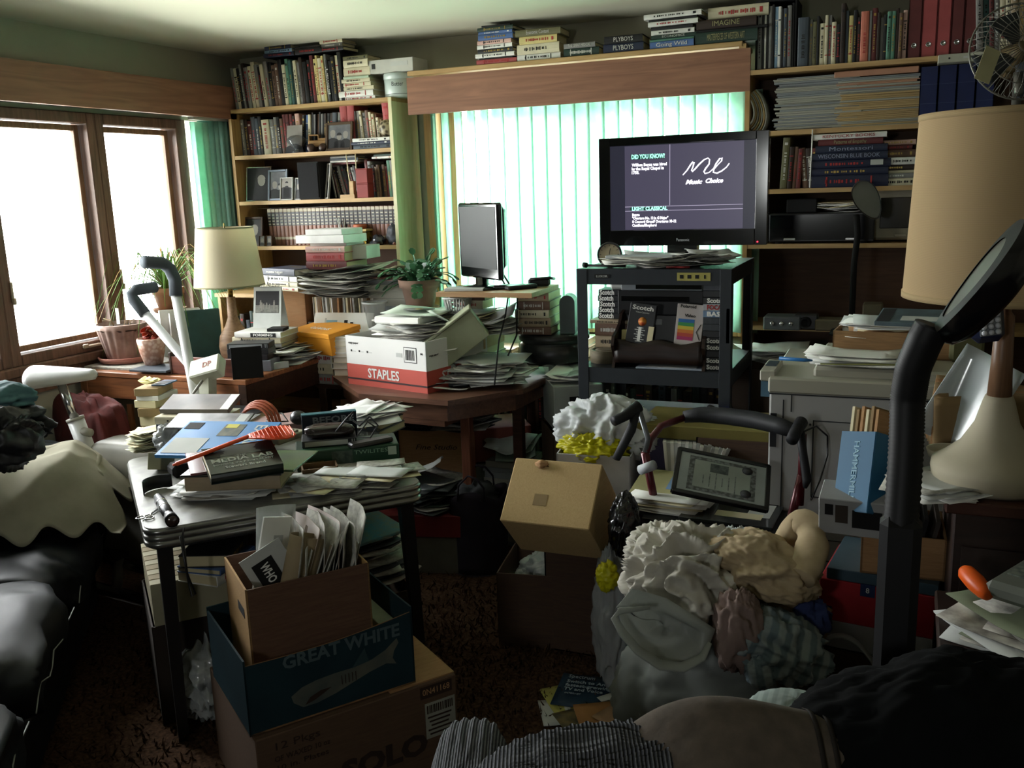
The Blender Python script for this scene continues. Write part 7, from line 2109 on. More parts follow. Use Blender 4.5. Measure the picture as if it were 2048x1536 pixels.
papers(-2.04, 3.8, .565, .32, .24, 12, [mat('folder_black', '22242a'), PAPERG, BLACKM, CARD, NEWS], 'folder in the dark heap on the handwritten carton', 'folders on the handwritten carton', R4, dz=.0055, spread=.05, curl=.008, ang=.4, name='folder', cat='folder', thick=.004)
papers(-1.86, 3.72, .585, .24, .2, 9, [PAPERG, NEWS, mat('mag_dark', '2c3030')], 'magazine overhanging the handwritten carton', 'magazines overhanging the carton', R4, dz=.005, spread=.05, curl=.01, ang=.6, name='magazine', cat='magazine', thick=.003)
cr2 = empty('copy_paper_box', TR(-1.80, 3.97, 0, .6), 'red and grey copy-paper box stacked deep under the walnut table', 'box')
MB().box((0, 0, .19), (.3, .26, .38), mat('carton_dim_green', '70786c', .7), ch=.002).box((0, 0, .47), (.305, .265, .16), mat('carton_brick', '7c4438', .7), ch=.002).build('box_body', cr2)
# dark tote bag
tt = aty(965, 960, 3.62)
TOT = mat('tote_plum', '1c1620', .9, 'fabric', scale=12, bump=.4)
to = empty('tote_bag', TR(tt.x + .02, 3.5, 0, .2), 'dark plum tote bag standing on the carpet beside the red-lidded box', 'bag')
MB().grid(40, 12, lambda u, v: ((.135 + .01 * sin(6 * pi * u) * v) * cos(2 * pi * u), (.1 + .012 * sin(4 * pi * u + 1) * v) * sin(2 * pi * u), .0 + v * (.36 + .02 * sin(2 * pi * u * 3))), TOT, thick=.003).build('bag_body', to)
MB().lathe([(0, .003), (.12, .003)], TOT, n=20, cap=False).build('bag_bottom', to)
for s_ in (-1, 1):
 MB().tube([(-.06, s_ * .09, .34), (-.05, s_ * .09, .41), (-.01, s_ * .08, .45), (.03, s_ * .085, .44), (.06, s_ * .09, .4), (.065, s_ * .09, .34)], .008, TOT, n=8, flat=.5).build('handle', to)
heap('cloth', TR(tt.x + .02, 3.5, .33), (.1, .075, .07), mat('charcoal_cloth', '2c2e30'), 'dark cloth bulging out of the plum tote bag', 'cloth', seed=21, amp=.3, nu=30, nv=20)
# ================================================================ WALKER, LAUNDRY, COPIER, LAMPS, FOREGROUND
R5 = random.Random(55)
# ---- cartons at the centre
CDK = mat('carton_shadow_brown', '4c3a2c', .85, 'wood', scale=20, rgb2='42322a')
l0, l1 = atz(998, 1290, 0), atz(1186, 1306, 0)
la = math.atan2(l1.y - l0.y, l1.x - l0.x)
lw_ = (l1 - l0).length
lc = (l0 + l1) / 2 + Vector((-sin(la), cos(la), 0)) * .16
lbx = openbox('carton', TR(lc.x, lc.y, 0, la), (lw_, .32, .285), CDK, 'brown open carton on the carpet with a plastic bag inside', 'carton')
GB2 = mat('bag_grey_film', '8c9294', .25, 'fabric', scale=9, rgb2='b4b8ba', spec=.7, trans=.2, alpha=.85)
heap('plastic_bag', TR(lc.x + .02, lc.y, .2), (lw_ * .43, .13, .11), GB2, 'grey plastic bag puffed up inside the open brown carton', 'bag', seed=3, amp=.18, nu=70, nv=40)
c0 = atd(1003, 1040, 3.05)
tb_ = empty('carton', TR(c0.x + .165, c0.y + .17, .625, .02) , 'tan corrugated carton tipped forward behind the open carton', 'carton')
Tt = Matrix.Translation((0, -.06, -.02)) @ Matrix.Rotation(radians(46), 4, 'X')
MB().box((0, 0, .0), (.3, .23, .24), CARDY, T=Tt, ch=.003).build('box_body', tb_)
MB().box((-.03, -.03, .1208), (.045, .04, .001), TAPE, T=Tt).build('tape', tb_)
heap('torn_flap', Tt @ TR(-.05, .095, .126), (.02, .012, .01), CARD, None, None, seed=2, amp=.5, nu=16, nv=10, parent=tb_)
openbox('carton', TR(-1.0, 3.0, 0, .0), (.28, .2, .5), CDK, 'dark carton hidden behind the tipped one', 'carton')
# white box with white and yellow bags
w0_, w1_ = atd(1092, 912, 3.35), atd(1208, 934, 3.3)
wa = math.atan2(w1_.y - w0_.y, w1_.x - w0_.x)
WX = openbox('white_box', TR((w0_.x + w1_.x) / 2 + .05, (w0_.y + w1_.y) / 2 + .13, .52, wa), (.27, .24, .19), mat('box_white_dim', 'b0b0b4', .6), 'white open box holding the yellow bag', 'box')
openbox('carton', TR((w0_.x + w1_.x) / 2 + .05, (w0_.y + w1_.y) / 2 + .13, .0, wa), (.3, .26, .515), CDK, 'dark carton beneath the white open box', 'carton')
wp_ = WX.matrix_basis.translation
WPL = mat('white_plastic', 'c8ccd4', .35, 'fabric', scale=6, rgb2='b4b8c0', trans=.3, spec=.5)
YPL = mat('yellow_plastic', 'd0cc20', .4, 'fabric', scale=8, rgb2='b0a818', trans=.3)
heap('plastic_bag', TR(wp_.x + .01, wp_.y + .05, .76), (.17, .11, .11), WPL, 'billowing white plastic bag rising from the white box', 'bag', seed=14, amp=.32, nu=110, nv=70, s=2.4)
heap('plastic_bag', TR(wp_.x - .01, wp_.y - .045, .71), (.115, .07, .055), YPL, 'crumpled bright yellow plastic bag in the white box', 'bag', seed=9, amp=.32, nu=100, nv=60, s=3.4)
heap('navy_sack', TR(-1.02, 3.3, .76), (.16, .1, .06), mat('navy_cloth', '181c28', .8, 'fabric', scale=10), 'dark navy cloth behind the white plastic bag', 'cloth', seed=22, amp=.2, nu=40, nv=24)
# bag between carton and walker
bb_ = atd(1215, 1080, 2.9)
heap('plastic_bag', TR(bb_.x, bb_.y + .06, .27), (.065, .08, .24), mat('milky_film', '9ca0a0', .3, 'fabric', scale=9, rgb2='b8bcbc', trans=.2, alpha=.7), 'milky plastic bag with yellow contents beside the walker', 'bag', seed=17, amp=.18, nu=70, nv=50, low=-.268)
heap('yellow_wad', TR(bb_.x + .01, bb_.y - .04, .46), (.032, .03, .045), YPL, 'wad of yellow plastic inside the milky bag', 'bag', seed=19, amp=.3, nu=40, nv=30)
heap('black_bag', TR(bb_.x + .04, bb_.y + .05, .60), (.045, .07, .1), mat('black_film', '0c0d0f', .25, 'fabric', scale=9, spec=.8), 'glossy black plastic bag hanging beside the walker', 'bag', seed=23, amp=.16, nu=60, nv=40)
# ---- walker
RED = mat('walker_maroon', '581820', .3, metal=.3, spec=.7)
GRIP = mat('walker_grip', '1a1c20', .6)
wk = empty('walker', (-.55, 3.05, 0), 'maroon rolling walker with black grips and a padded backrest, loaded with papers', 'walker')
IW = Matrix.Translation((.55, -3.05, 0))
def wpart(mb, n):
 o = mb.build(n, wk)
 o.matrix_basis = IW
 return o
SZ_ = .575
seat = [atz(1285, 1035, SZ_), atz(1558, 1075, SZ_), atz(1612, 962, SZ_), atz(1310, 935, SZ_)]
wpart(plate([(p.x, p.y) for p in seat], SZ_ - .03, SZ_, mat('seat_vinyl', '141518', .5, spec=.5)), 'seat')
wpart(MB().tube([seat[0] + Vector((0, -.004, 0)), seat[1] + Vector((0, -.004, 0)), seat[2]], .002, mat('stitch', '5c5c58', .8), n=5), 'stitching')
for (lo, hi, fl_, hn) in ((Vector((-.74, 2.86, .1)), atd(1290, 905, 3.05), (-.80, 2.74), 0), (Vector((-.31, 2.84, .1)), atd(1604, 950, 2.88), (-.30, 2.74), 1)):
 wpart(MB().tube([lo + Vector((0, .36, -.02)), Vector((lo.x, lo.y + .1, SZ_ - .05)), hi], .014, RED), 'frame_tube')
 wpart(MB().tube([Vector((lo.x, lo.y - .05, .1)), Vector((lo.x, lo.y + .12, SZ_ - .06))], .014, RED), 'leg')
 for yy_ in (lo.y - .05, lo.y + .36):
  wpart(MB().lathe([(0, -.012), (.06, -.014), (.075, -.01), (.075, .01), (.06, .014), (0, .012)], BLACKM, n=26, T=TR(lo.x, yy_, .077, 0, 0, pi / 2)), 'wheel')
wpart(MB().tube([(-.74, 2.93, .42), (-.31, 2.92, .42)], .01, RED), 'crossbar')
br = [atd(1292, 905, 3.05), atd(1300, 880, 3.08), atd(1322, 852, 3.12), atd(1372, 834, 3.17)]
wpart(MB().tube(br, .012, RED), 'backrest_tube')
bp = [atd(1368, 834, 3.17), atd(1400, 829, 3.17), atd(1450, 832, 3.12), atd(1510, 840, 3.03), atd(1560, 852, 2.95), atd(1592, 864, 2.88)]
wpart(MB().tube(bp, [.02, .027, .029, .029, .027, .022], GRIP, n=14), 'backrest_pad')
g1 = [atd(1228, 842, 2.95), atd(1250, 832, 2.98), atd(1278, 812, 3.0)]
wpart(MB().tube(g1, [.017, .017, .02], GRIP, n=14), 'hand_grip')
wpart(MB().tube([atd(1276, 812, 3.0), atd(1262, 860, 2.98), atd(1232, 918, 2.94)], [.013, .017, .014], GRIP, flat=.8), 'brake_lever')
wpart(MB().tube([atd(1277, 815, 3.03), atd(1296, 878, 3.05), atd(1290, 905, 3.05)], .009, mat('alloy', '74787a', .4, metal=.7)), 'handle_post')
g2 = [atd(1584, 880, 2.76), atd(1592, 862, 2.8), atd(1603, 844, 2.84)]
wpart(MB().tube(g2, [.018, .018, .02], GRIP, n=14), 'hand_grip')
wpart(MB().tube([atd(1600, 862, 2.84), atd(1606, 905, 2.84), atd(1614, 960, 2.83), atd(1610, 975, 2.82)], [.018, .016, .018, .008], GRIP, flat=.8), 'brake_lever')
wpart(MB().tube([atd(1606, 868, 2.86), atd(1604, 930, 2.88), atd(1600, 1010, 2.9)], .012, RED), 'handle_post')
wpart(MB().tube([atd(1610, 862, 2.86), atd(1632, 852, 2.9), atd(1655, 872, 2.95), atd(1655, 910, 2.95), atd(1640, 960, 2.92), atd(1622, 1000, 2.88)], .003, BLACK, n=6), 'brake_cable')
wpart(MB().tube([atd(1281, 940, 3.04), atd(1308, 930, 3.0)], .017, mat('white_tape', 'b0b4b8', .6), n=10), 'tape_wrap')
# papers and certificate on the seat
e0 = atz(1345, 1010, SZ_)
papers(e0.x, e0.y, SZ_ + .0005, .26, .2, 14, [PAPER, PAPERY, PAPERG, PAPER], 'paper in the file heap on the walker seat', 'papers on the walker seat', R5, dz=.0035, spread=.015, curl=.006, ang=.12, rz=-.1)
slab('folder', TR(e0.x - .01, e0.y + .03, SZ_ + .055, -.05, .2), (.26, .2, .006), mat('manila', 'a09c70', .7), 'yellow manila folder with a blue label on the walker seat', 'folder', deco=[(.2, .2, .3, .5, mat('label_blue', '7090b8', .6))])
for k in range(18):
 a = -.5 + k * .055
 tag(MB().box((0, 0, .07), (.012, .1, .15), PAPERG if k % 2 else PAPER).build('envelope', None, TR(e0.x - .06 + k * .009, e0.y + .2, SZ_ + .03, .2, R5.uniform(-.1, .1), -.1 + k * .03)), 'envelope fanned upright behind the manila folder', 'envelope', 'envelopes on the walker')
f_ = [atd(1336, 978, 2.86), atd(1522, 1018, 2.80), atd(1543, 937, 2.95), atd(1372, 903, 2.98)]
fc_ = (f_[0] + f_[1] + f_[2] + f_[3]) / 4
ux = ((f_[1] - f_[0]) + (f_[2] - f_[3])).normalized()
uy = ((f_[3] - f_[0]) + (f_[2] - f_[1]))
uy = (uy - ux * uy.dot(ux)).normalized()
uz = ux.cross(uy)
MF = Matrix((ux, uy, uz)).transposed().to_4x4()
MF.translation = fc_
cfw, cfl = (f_[1] - f_[0]).length, ((f_[3] - f_[0]).length + (f_[2] - f_[1]).length) / 2
fr_ = empty('certificate', MF, 'framed certificate lying sideways over the folders on the walker seat', 'certificate')
mb = MB()
bw = .008
for (x, y, a, b) in ((0, cfl / 2, cfw, bw), (0, -cfl / 2, cfw, bw), (cfw / 2, 0, bw, cfl), (-cfw / 2, 0, bw, cfl)):
 mb.box((x, y, 0), (a + bw * .9, b + bw * .9, .018), BLACK, ch=.002)
mb.build('frame', fr_)
MB().box((0, 0, .002), (cfw - .01, cfl - .01, .004), mat('mount_pale', '9ca4a4', .6)).build('mount', fr_)
mb = MB()
mb.box((.0, 0, .0045), (cfw * .74, cfl * .8, .001), mat('cert_border', '4c504e', .6, 'veins', scale=90, rgb2='74787a')).box((.0, 0, .0055), (cfw * .62, cfl * .64, .001), mat('cert_paper', '949c96', .6))
mb.box((-.01, cfl * .18, .0065), (cfw * .2, cfl * .2, .001), mat('cert_photo', '343a3c', .6, 'fabric', scale=60, rgb2='5c6462'))
for (x, y) in ((.27, .27), (.27, -.27)):
 mb.lathe([(0, 0), (.017, 0), (0, .001)], mat('cert_seal', '3c3e40', .6), n=20, cap=False, c=(cfw * x, cfl * y, .0067))
for k in range(6):
 mb.box((-cfw * .2 + k * cfw * .07, -cfl * .12, .0062), (.003, cfl * (.2 + .1 * (k % 3)), .0006), mat('cert_border', '4c504e'))
mb.build('certificate_print', fr_)
slab('tray', TR(seat[1].x - .17, seat[1].y + .18, SZ_ + .0005, -.05), (.3, .26, .012), mat('glass_tray', '3c4040', .15, spec=.8), 'dark glass-topped frame under the certificate', 'frame', deco=[(.6, .2, .25, .6, PAPERG), (.2, -.4, .5, .2, PAPERY)])
sb_ = atd(1430, 870, 3.45)
nb_ = empty('carton', TR(sb_.x, sb_.y + .05, .0, .1), 'white carton marked 1,0000 behind the walker', 'carton')
MB().box((0, 0, .3), (.24, .2, .6), mat('box_grey_pale', '7c8080', .7), ch=.002).build('box_body', nb_)
MB().box((0, -.1005, .46), (.1, .001, .1), PAPERG).build('panel', nb_)
text('100OO', .06, BLACKM, nb_, face(.04, -.1012, .53), 'lettering', w=.12)
tag(MB().box((0, 0, .06), (.5, .28, .05), mat('olive_board', '6c6430', .7), ch=.003).build('board', None, TR(-.62, 3.3, .72, .0)), 'olive-yellow carton lid across the boxes behind the walker', 'lid')
openbox('carton', TR(-.5, 3.28, 0, .0), (.3, .26, .77), CDK, 'dark tall carton standing between walker and cart', 'carton')
# ---- laundry
LB_ = mat('laundry_bag', '7c807c', .8, 'fabric', scale=5, rgb2='6c706c', trans=.1)
lx = atz(1400, 1385, 0)
bx_c = Vector((-.44, 2.36, 0))
lbg = heap('laundry_bag', TR(bx_c.x, bx_c.y, .24), (.27, .23, .27), LB_, 'big grey plastic laundry bag standing on the carpet before the walker', 'bag', seed=31, amp=.07, nu=90, nv=60, low=-.238, s=1.6)
SHEET = mat('white_sheet', 'b8b4a8', .85, 'fabric', scale=6, rgb2='a8a498')
hp_ = atd(1385, 1135, 2.42)
heap('bed_sheet', TR(hp_.x, hp_.y, hp_.z - .03), (.155, .14, .12), SHEET, 'crumpled white bed sheet heaped on the laundry bag', 'sheet', seed=34, amp=.34, nu=150, nv=100, s=2.6)
hp_ = atd(1330, 1095, 2.52)
heap('pillowcase', TR(hp_.x, hp_.y, hp_.z - .01), (.09, .1, .06), SHEET, 'small bundled white cloth at the top left of the laundry', 'sheet', seed=36, amp=.4, nu=90, nv=60, s=3)
hp_ = atd(1475, 1090, 2.5)
heap('white_bag', TR(hp_.x, hp_.y, hp_.z), (.06, .07, .04), WPL, 'bright white plastic peeking between sheet and sweater', 'bag', seed=37, amp=.3, nu=60, nv=40, s=3)
FLC = mat('beige_knit', 'ac9a7c', .95, 'fabric', scale=26, rgb2='9c8a6c', bump=.4)
# sweater: two folded lobes and hanging sleeve
sp0 = atd(1530, 1130, 2.36)
heap('sweater', TR(sp0.x, sp0.y, sp0.z, .3, 0, .35), (.135, .13, .07), FLC, 'beige knitted sweater folded over the laundry heap', 'sweater', seed=41, amp=.14, nu=120, nv=70, s=1.6)
sl_ = [atd(1600, 1038, 2.42), atd(1622, 1058, 2.38), atd(1625, 1095, 2.33), atd(1612, 1135, 2.28), atd(1596, 1160, 2.25)]
sp_ = [atd(1555, 1130, 2.44), atd(1568, 1080, 2.44)] + sl_
fine = [sp_[i].lerp(sp_[i + 1], t_ / 8) for i in range(len(sp_) - 1) for t_ in range(8)]
for _ in range(3):
 fine = [fine[0]] + [(fine[i - 1] + fine[i] + fine[i + 1]) / 3 for i in range(1, len(fine) - 1)] + [fine[-1]]
tag(MB().tube(fine, [.04 + .007 * noise.noise(p * 16) + .003 * noise.noise(p * 45) for p in fine], FLC, n=28, flat=.72).build('sleeve_roll'), 'rolled beige knit hanging over the sweater', 'garment')
mv = atd(1475, 1265, 2.26)
heap('shirt', TR(mv.x, mv.y, mv.z, 0, .2), (.06, .06, .115), mat('mauve_cloth', '8c7870', .9, 'fabric', scale=8), 'pale mauve shirt hanging from the laundry heap', 'shirt', seed=44, amp=.2, nu=60, nv=50, s=2)
st_ = mat('striped_shirt', '8c9898', .9, 'ribx', scale=9, rgb2='66767c')
mv = atd(1548, 1285, 2.28)
heap('shirt', TR(mv.x, mv.y, mv.z, .3, .2, .4), (.13, .09, .07), st_, 'blue-grey striped shirt spilling down the laundry heap', 'shirt', seed=46, amp=.26, nu=110, nv=70, s=2.4)
mv = atd(1520, 1345, 2.22)
heap('shirt_cuff', TR(mv.x, mv.y, mv.z, .2, 0, -.2), (.035, .03, .04), st_, 'cuff of the striped shirt at the bottom of the heap', 'shirt', seed=47, amp=.15, nu=40, nv=30)
mv = atd(1615, 1235, 2.36)
heap('blue_cloth', TR(mv.x, mv.y, mv.z), (.055, .05, .05), mat('blue_cloth', '3c4878', .9, 'fabric', scale=9), 'blue cloth tucked beside the striped shirt', 'cloth', seed=48, amp=.25, nu=50, nv=34, s=2)
mv = atd(1540, 1215, 2.4)
heap('tan_cloth', TR(mv.x - .02, mv.y + .04, mv.z - .04), (.15, .12, .09), mat('tan_cloth', '84745a', .9, 'fabric', scale=9), 'tan cloth between the sweater and the striped shirt', 'cloth', seed=49, amp=.2, nu=60, nv=40, s=2)
mv = atd(1570, 1375, 2.35)
heap('brown_bag', TR(mv.x, mv.y + .05, .2), (.12, .12, .2), mat('olive_cloth', '4c4434', .9, 'fabric', scale=9), 'olive cloth bag beside the grey laundry bag', 'bag', seed=50, amp=.12, nu=60, nv=40, low=-.198)
# bag opening: translucent handle loops
HF = mat('bag_handle_film', 'a8aca4', .4, 'fabric', scale=6, rgb2='989c94', trans=.35, alpha=.92)
hpts = [atd(a, b, 2.2) for a, b in ((1420, 1285), (1405, 1315), (1365, 1335), (1320, 1330), (1275, 1300), (1245, 1265), (1228, 1235), (1240, 1222), (1300, 1215))]
MB().tube(hpts, [.008, .014, .017, .017, .016, .016, .013, .009, .005], HF, n=10, flat=.35).build('handle', lbg, lbg.matrix_basis.inverted())
ctr = [atd(a, b, 2.24) for a, b in ((1232, 1215), (1262, 1180), (1330, 1200), (1430, 1260), (1415, 1300), (1360, 1325), (1300, 1315), (1250, 1275))]
k_ = len(ctr)
cc2 = atd(1330, 1250, 2.3)
def flapfn(u, v):
 t = u * k_
 i = int(t) % k_
 p = ctr[i].lerp(ctr[(i + 1) % k_], t - int(t))
 q_ = p.lerp(cc2, v)
 return q_ + Vector((0, .012, 0)) * sin(v * 9 + u * 7)
MB().grid(48, 8, flapfn, HF, thick=.001).build('bag_side', lbg, lbg.matrix_basis.inverted())
# ---- flyers on the carpet
def flyer(x, y, rz, w, l, m, label, z=.003, cat='flyer', cur=.004):
 p = atz(x, y, z)
 return tag(sheetmesh(w, l, m, R5, cur, .0012).build('flyer', None, TR(p.x, p.y, z, rz)), label, cat)
flyer(1112, 1425, .5, .1, .15, PAPERG, 'small grey leaflet poking out at the left of the flyers', .004)
flyer(1120, 1400, .7, .09, .16, mat('leaflet_yellow', 'a09c50', .7), 'yellow-edged leaflet behind the blue flyer', .008)
fsp = flyer(1185, 1385, .12, .24, .2, mat('flyer_blue', '1c3448', .5), 'dark blue Spectrum flyer on the carpet', .014, cur=.001)
tx = mat('flyer_print', '9ca8b0', .6)
text('Spectrum', .028, tx, fsp, TR(-.05, .075, .0075), 'lettering', w=.09)
text("Switch to America's", .024, tx, fsp, TR(.005, .042, .0075), 'lettering', w=.2, bold=.0004)
text('fastest-growing', .024, tx, fsp, TR(-.018, .018, .0075), 'lettering', w=.155, bold=.0004)
text('TV and Voice', .024, tx, fsp, TR(-.03, -.006, .0075), 'lettering', w=.13, bold=.0004)
text('INTERNET', .012, tx, fsp, TR(-.06, -.032, .0075), 'lettering')
f3 = flyer(1285, 1400, -.7, .17, .24, PAPERG, 'black and white price flyer lying upside down by the laundry bag', .026, cur=.001)
text("$23.99", .036, BLACKM, f3, TR(-.02, .07, .0035, pi), 'lettering', w=.08, bold=.0006)
text("$12.99", .036, BLACKM, f3, TR(.01, -.0, .0035, pi), 'lettering', w=.08, bold=.0006)
MB().box((0, .035, .0035), (.15, .008, .0008), BLACKM).box((0, -.04, .0035), (.15, .02, .0008), BLACKM).build('print', f3)
flyer(1175, 1432, .75, .2, .1, mat('gold_photo', '6c5c34', .5, 'fabric', scale=30, rgb2='3c3c30'), 'dark photo leaflet under the manila envelope', .034)
flyer(1215, 1425, .5, .2, .12, mat('manila_env', '9c7040', .7), 'orange manila envelope on the flyers', .04)
f4 = flyer(1250, 1440, -.45, .17, .12, mat('learning_card', '9c7c5c', .6), 'tan card lettered Learning on top of the flyers', .048, cur=.001)
text('Learning', .03, INK, f4, TR(.0, .03, .0045, 0), 'lettering', w=.13)
slab('magazine', TR(-.72, 2.72, .0, .5), (.14, .05, .02), mat('magenta_dark', '6c2c38', .6), 'little pink-edged booklet under the Spectrum flyer', 'booklet')
# ---- copier
PB = mat('copier_body', '9c9c9a', .5, scale=3, var=.05)
PB2 = mat('copier_top', 'a09e90', .5, scale=3, var=.05)
SEAM = mat('copier_seam', '26282a', .7)
KZ = 1.045
k0, k1_ = atz(1540, 742, KZ), atz(1925, 748, KZ)
KW, KD = .62, .56
cp_ = empty('copier', TR(k0.x + KW / 2, k0.y + KD / 2, 0), 'large pale grey office copier stacked with papers', 'copier')
FX = -KD / 2
MB().box((0, 0, .49), (KW, KD, .94), PB, ch=.006).build('body', cp_)
MB().box((0, .0, .965), (KW + .01, KD + .01, .05), PB2, ch=.006).build('scanner_deck', cp_)
MB().box((.05, .02, 1.0), (KW - .16, KD - .06, .035), PB2, ch=.008).build('platen_cover', cp_)
MB().box((-KW / 2 - .01, -.16, .99), (.05, .2, .035), PB2, ch=.004).box((-KW / 2 - .012, -.16, .945), (.04, .18, .05), mat('copier_blue', '48687c', .5)).build('control_panel', cp_)
MB().box((-KW / 2 - .01, -.14, 1.0085), (.035, .09, .002), mat('lcd_dim', '46525c', .3)).build('display', cp_)
mb = MB()
for (x, z, w, h) in ((0, .938, KW, .004), (-KW / 2 + .07, .91, .004, .055), (-KW / 2 + .045, .6, .004, .64), (-.17, .735, .004, .25), (.06, .858, .46, .003), (0, .61, .34, .004), (.0, .622, .004, .025), (.15, .6, .3, .004), (-.08, .47, KW - .16, .003), (-.08, .40, KW - .16, .003), (0, .27, KW - .1, .003), (-KW / 2 + .02, .57, .035, .003)):
 mb.box((x, FX - .0006, z), (w, .0016, h), SEAM)
mb.build('panel_seams', cp_)
MB().box((-KW / 2 + .015, FX - .001, .82), (.02, .002, .11), SEAM).build('vent', cp_)
for (x, z, w) in ((.05, .84, .085), (.0, .44, .085)):
 rc_ = MB().box((x, FX - .002, z), (w, .003, .026), SEAM).build('handle_recess', cp_)
 MB().box((x - .004, FX - .0038, z + .004), (w * .8, .002, .01), PB).build('handle', rc_)
MB().lathe([(0, 0), (.004, 0), (0, .002)], BLACK, n=10).build('keyhole', cp_, TR(-KW / 2 + .13, FX - .001, .845, 0, pi / 2))
cx_, cy_ = cp_.location.x, cp_.location.y
cp_.scale.z = 1.035
CT = 1.0535
papers(cx_ - .04, cy_ - .12, CT, .3, .2, 8, [mat('lime_paper', 'a0a468', .8), PAPER, PAPERG], 'paper in the flat spread at the front of the copier lid', 'papers at the front of the copier', R5, dz=.002, spread=.04, curl=.006, ang=.25)
papers(cx_ - .05, cy_ - .12, CT + .018, .3, .2, 4, [PAPER], 'white sheet on top of the copier spread', 'white sheets on the copier', R5, dz=.003, spread=.02, curl=.012, ang=.2)
pn = atz(1590, 720, CT + .03)
tag(MB().tube([(-.05, 0, 0), (.03, 0, 0), (.055, 0, 0)], [.006, .006, .003], mat('pen_blue', '2c6ca8', .3)).build('pen', None, TR(pn.x, pn.y, CT + .032, -.15)), 'blue ballpoint pen at the window edge of the copier lid', 'pen')
tr2 = openbox('cardboard_tray', TR(cx_ + .06, cy_ + .12, CT, -.08), (.38, .26, .085), mat('tray_card', '8c6c48', .8, 'wood', scale=20), 'shallow cardboard tray of papers on the copier', 'tray')
papers(cx_ + .06, cy_ + .12, CT + .05, .32, .2, 14, [PAPERY, PAPER, PAPERG, CARD], 'paper poking out of the cardboard tray on the copier', 'papers in the copier tray', R5, dz=.004, spread=.02, curl=.015, ang=.15)
mg = slab('magazine', TR(cx_ + .13, cy_ + .1, CT + .115, -.12, .12), (.26, .19, .014), mat('cover_bluegrey', '5c7078', .5, 'fabric', scale=8, rgb2='3c4448'), 'magazine with a blue-grey cover and white label on the copier tray', 'magazine', deco=[(.3, -.4, .7, .3, PAPERG), (-.8, 0, .16, .9, BLACKM)])
slab('paper_bundle', TR(cx_ + .26, cy_ + .1, CT, .1), (.1, .3, .11), mat('dim_olive', '5c5c3c', .8), 'dim olive bundle at the far side of the copier', 'bundle', ch=.01)
# ---- big lamp on its cabinet
cab = empty('cabinet', TR(.44, 2.47, 0), 'dark brown cabinet under the big lamp', 'cabinet')
CBM = mat('cabinet_brown', '2c1c16', .5, 'wood', rgb2='20130f')
LZ = .93
MB().box((0, 0, .45), (.62, .5, .9), CBM, ch=.004).build('cabinet_body', cab)
MB().box((0, 0, .915), (.66, .54, .03), mat('cabinet_top', '4a2c22', .4, 'wood', rgb2='38201a'), ch=.004).build('cabinet_top', cab)
MB().box((0, -.2535, .42), (.58, .006, .8), CBM).build('door', cab)
lp0 = atz(1985, 968, LZ)
bl3 = empty('table_lamp', TR(lp0.x, lp0.y, LZ), 'large lamp with a burlap drum shade and white trumpet base', 'lamp')
dl = (lp0 - CAM).dot(_f)
r0 = 112 * dl / FPX
PLS = mat('plaster_white', 'a8a08a', .7, scale=6, var=.08)
MB().lathe([(r0 * .9, 0), (r0, .01), (r0 * 1.04, .04), (r0 * 1.02, .055), (r0 * .85, .07), (r0 * .58, .1), (r0 * .36, .15), (r0 * .26, .2), (r0 * .22, .215), (0, .215)], PLS, n=48).build('base', bl3)
MB().lathe([(r0 * .2, .215), (r0 * .17, .3), (r0 * .15, .4), (.012, .41), (.012, .5), (0, .5)], mat('lamp_wood', '7c5e46', .4, 'woodz', rgb2='664a36'), n=28).build('stem', bl3)
BUR = mat('burlap', 'c6ac84', .9, 'weave', scale=160, rgb2='b89e76', trans=.25)
s_lo, s_hi = ztop((lp0.x, lp0.y, 0), 588) - LZ, ztop((lp0.x, lp0.y, 0), 228) - LZ
rl0, rh0 = 186 * dl / FPX, 172 * dl / FPX
mb = MB()
mb.lathe([(rl0, s_lo), (rh0, s_hi)], BUR, n=64, cap=False).lathe([(rl0 - .003, s_lo), (rh0 - .003, s_hi)], BUR, n=64, cap=False)
mb.build('lamp_shade', bl3)
for (r_, z_) in ((rl0, s_lo), (rh0, s_hi)):
 MB().lathe([(r_ - .004, z_ - .006), (r_ + .002, z_ - .006), (r_ + .002, z_ + .008), (r_ - .004, z_ + .008)], mat('burlap_edge', 'b49c74', .9, 'weave', scale=160), n=64, cap=False).build('shade_trim', bl3)
MB().tube([(-rh0, 0, s_hi - .02), (rh0, 0, s_hi - .02)], .002, CHROME).tube([(0, 0, .48), (0, 0, s_hi + .01)], .004, BRASS).build('harp', bl3)
# work light hanging at the lamp
wl0 = atd(1980, 640, dl - .15)
wl = empty('work_light', Matrix.Translation(wl0) @ Matrix.Rotation(.3, 4, 'Z') @ Matrix.Rotation(-.12, 4, 'Y'), 'dark blue work light with three rows of small bulbs under the burlap shade', 'work light')
MB().box((0, .02, 0), (.07, .04, .105), mat('light_navy', '141c38', .4), ch=.014).build('case', wl)
MB().box((0, -.001, .005), (.046, .004, .08), mat('reflector', '84888c', .3, metal=.4), ch=.002).build('reflector', wl)
refl = wl.children[-1] if wl.children[-1].name.startswith('reflector') else wl.children[0]
bm3 = MB().lathe([(.0062, 0), (.0062, .003), (.004, .007), (0, .008)], mat('bulb_clear', 'd8dce0', .15, spec=.9), n=12).mesh('bulb')
for i in range(3):
 for j in range(6):
  o = bpy.data.objects.new('bulb', bm3)
  col.objects.link(o)
  o.parent = refl
  o.matrix_basis = TR(-.0145 + i * .0145, -.003, -.027 + j * .0133, 0, pi / 2)
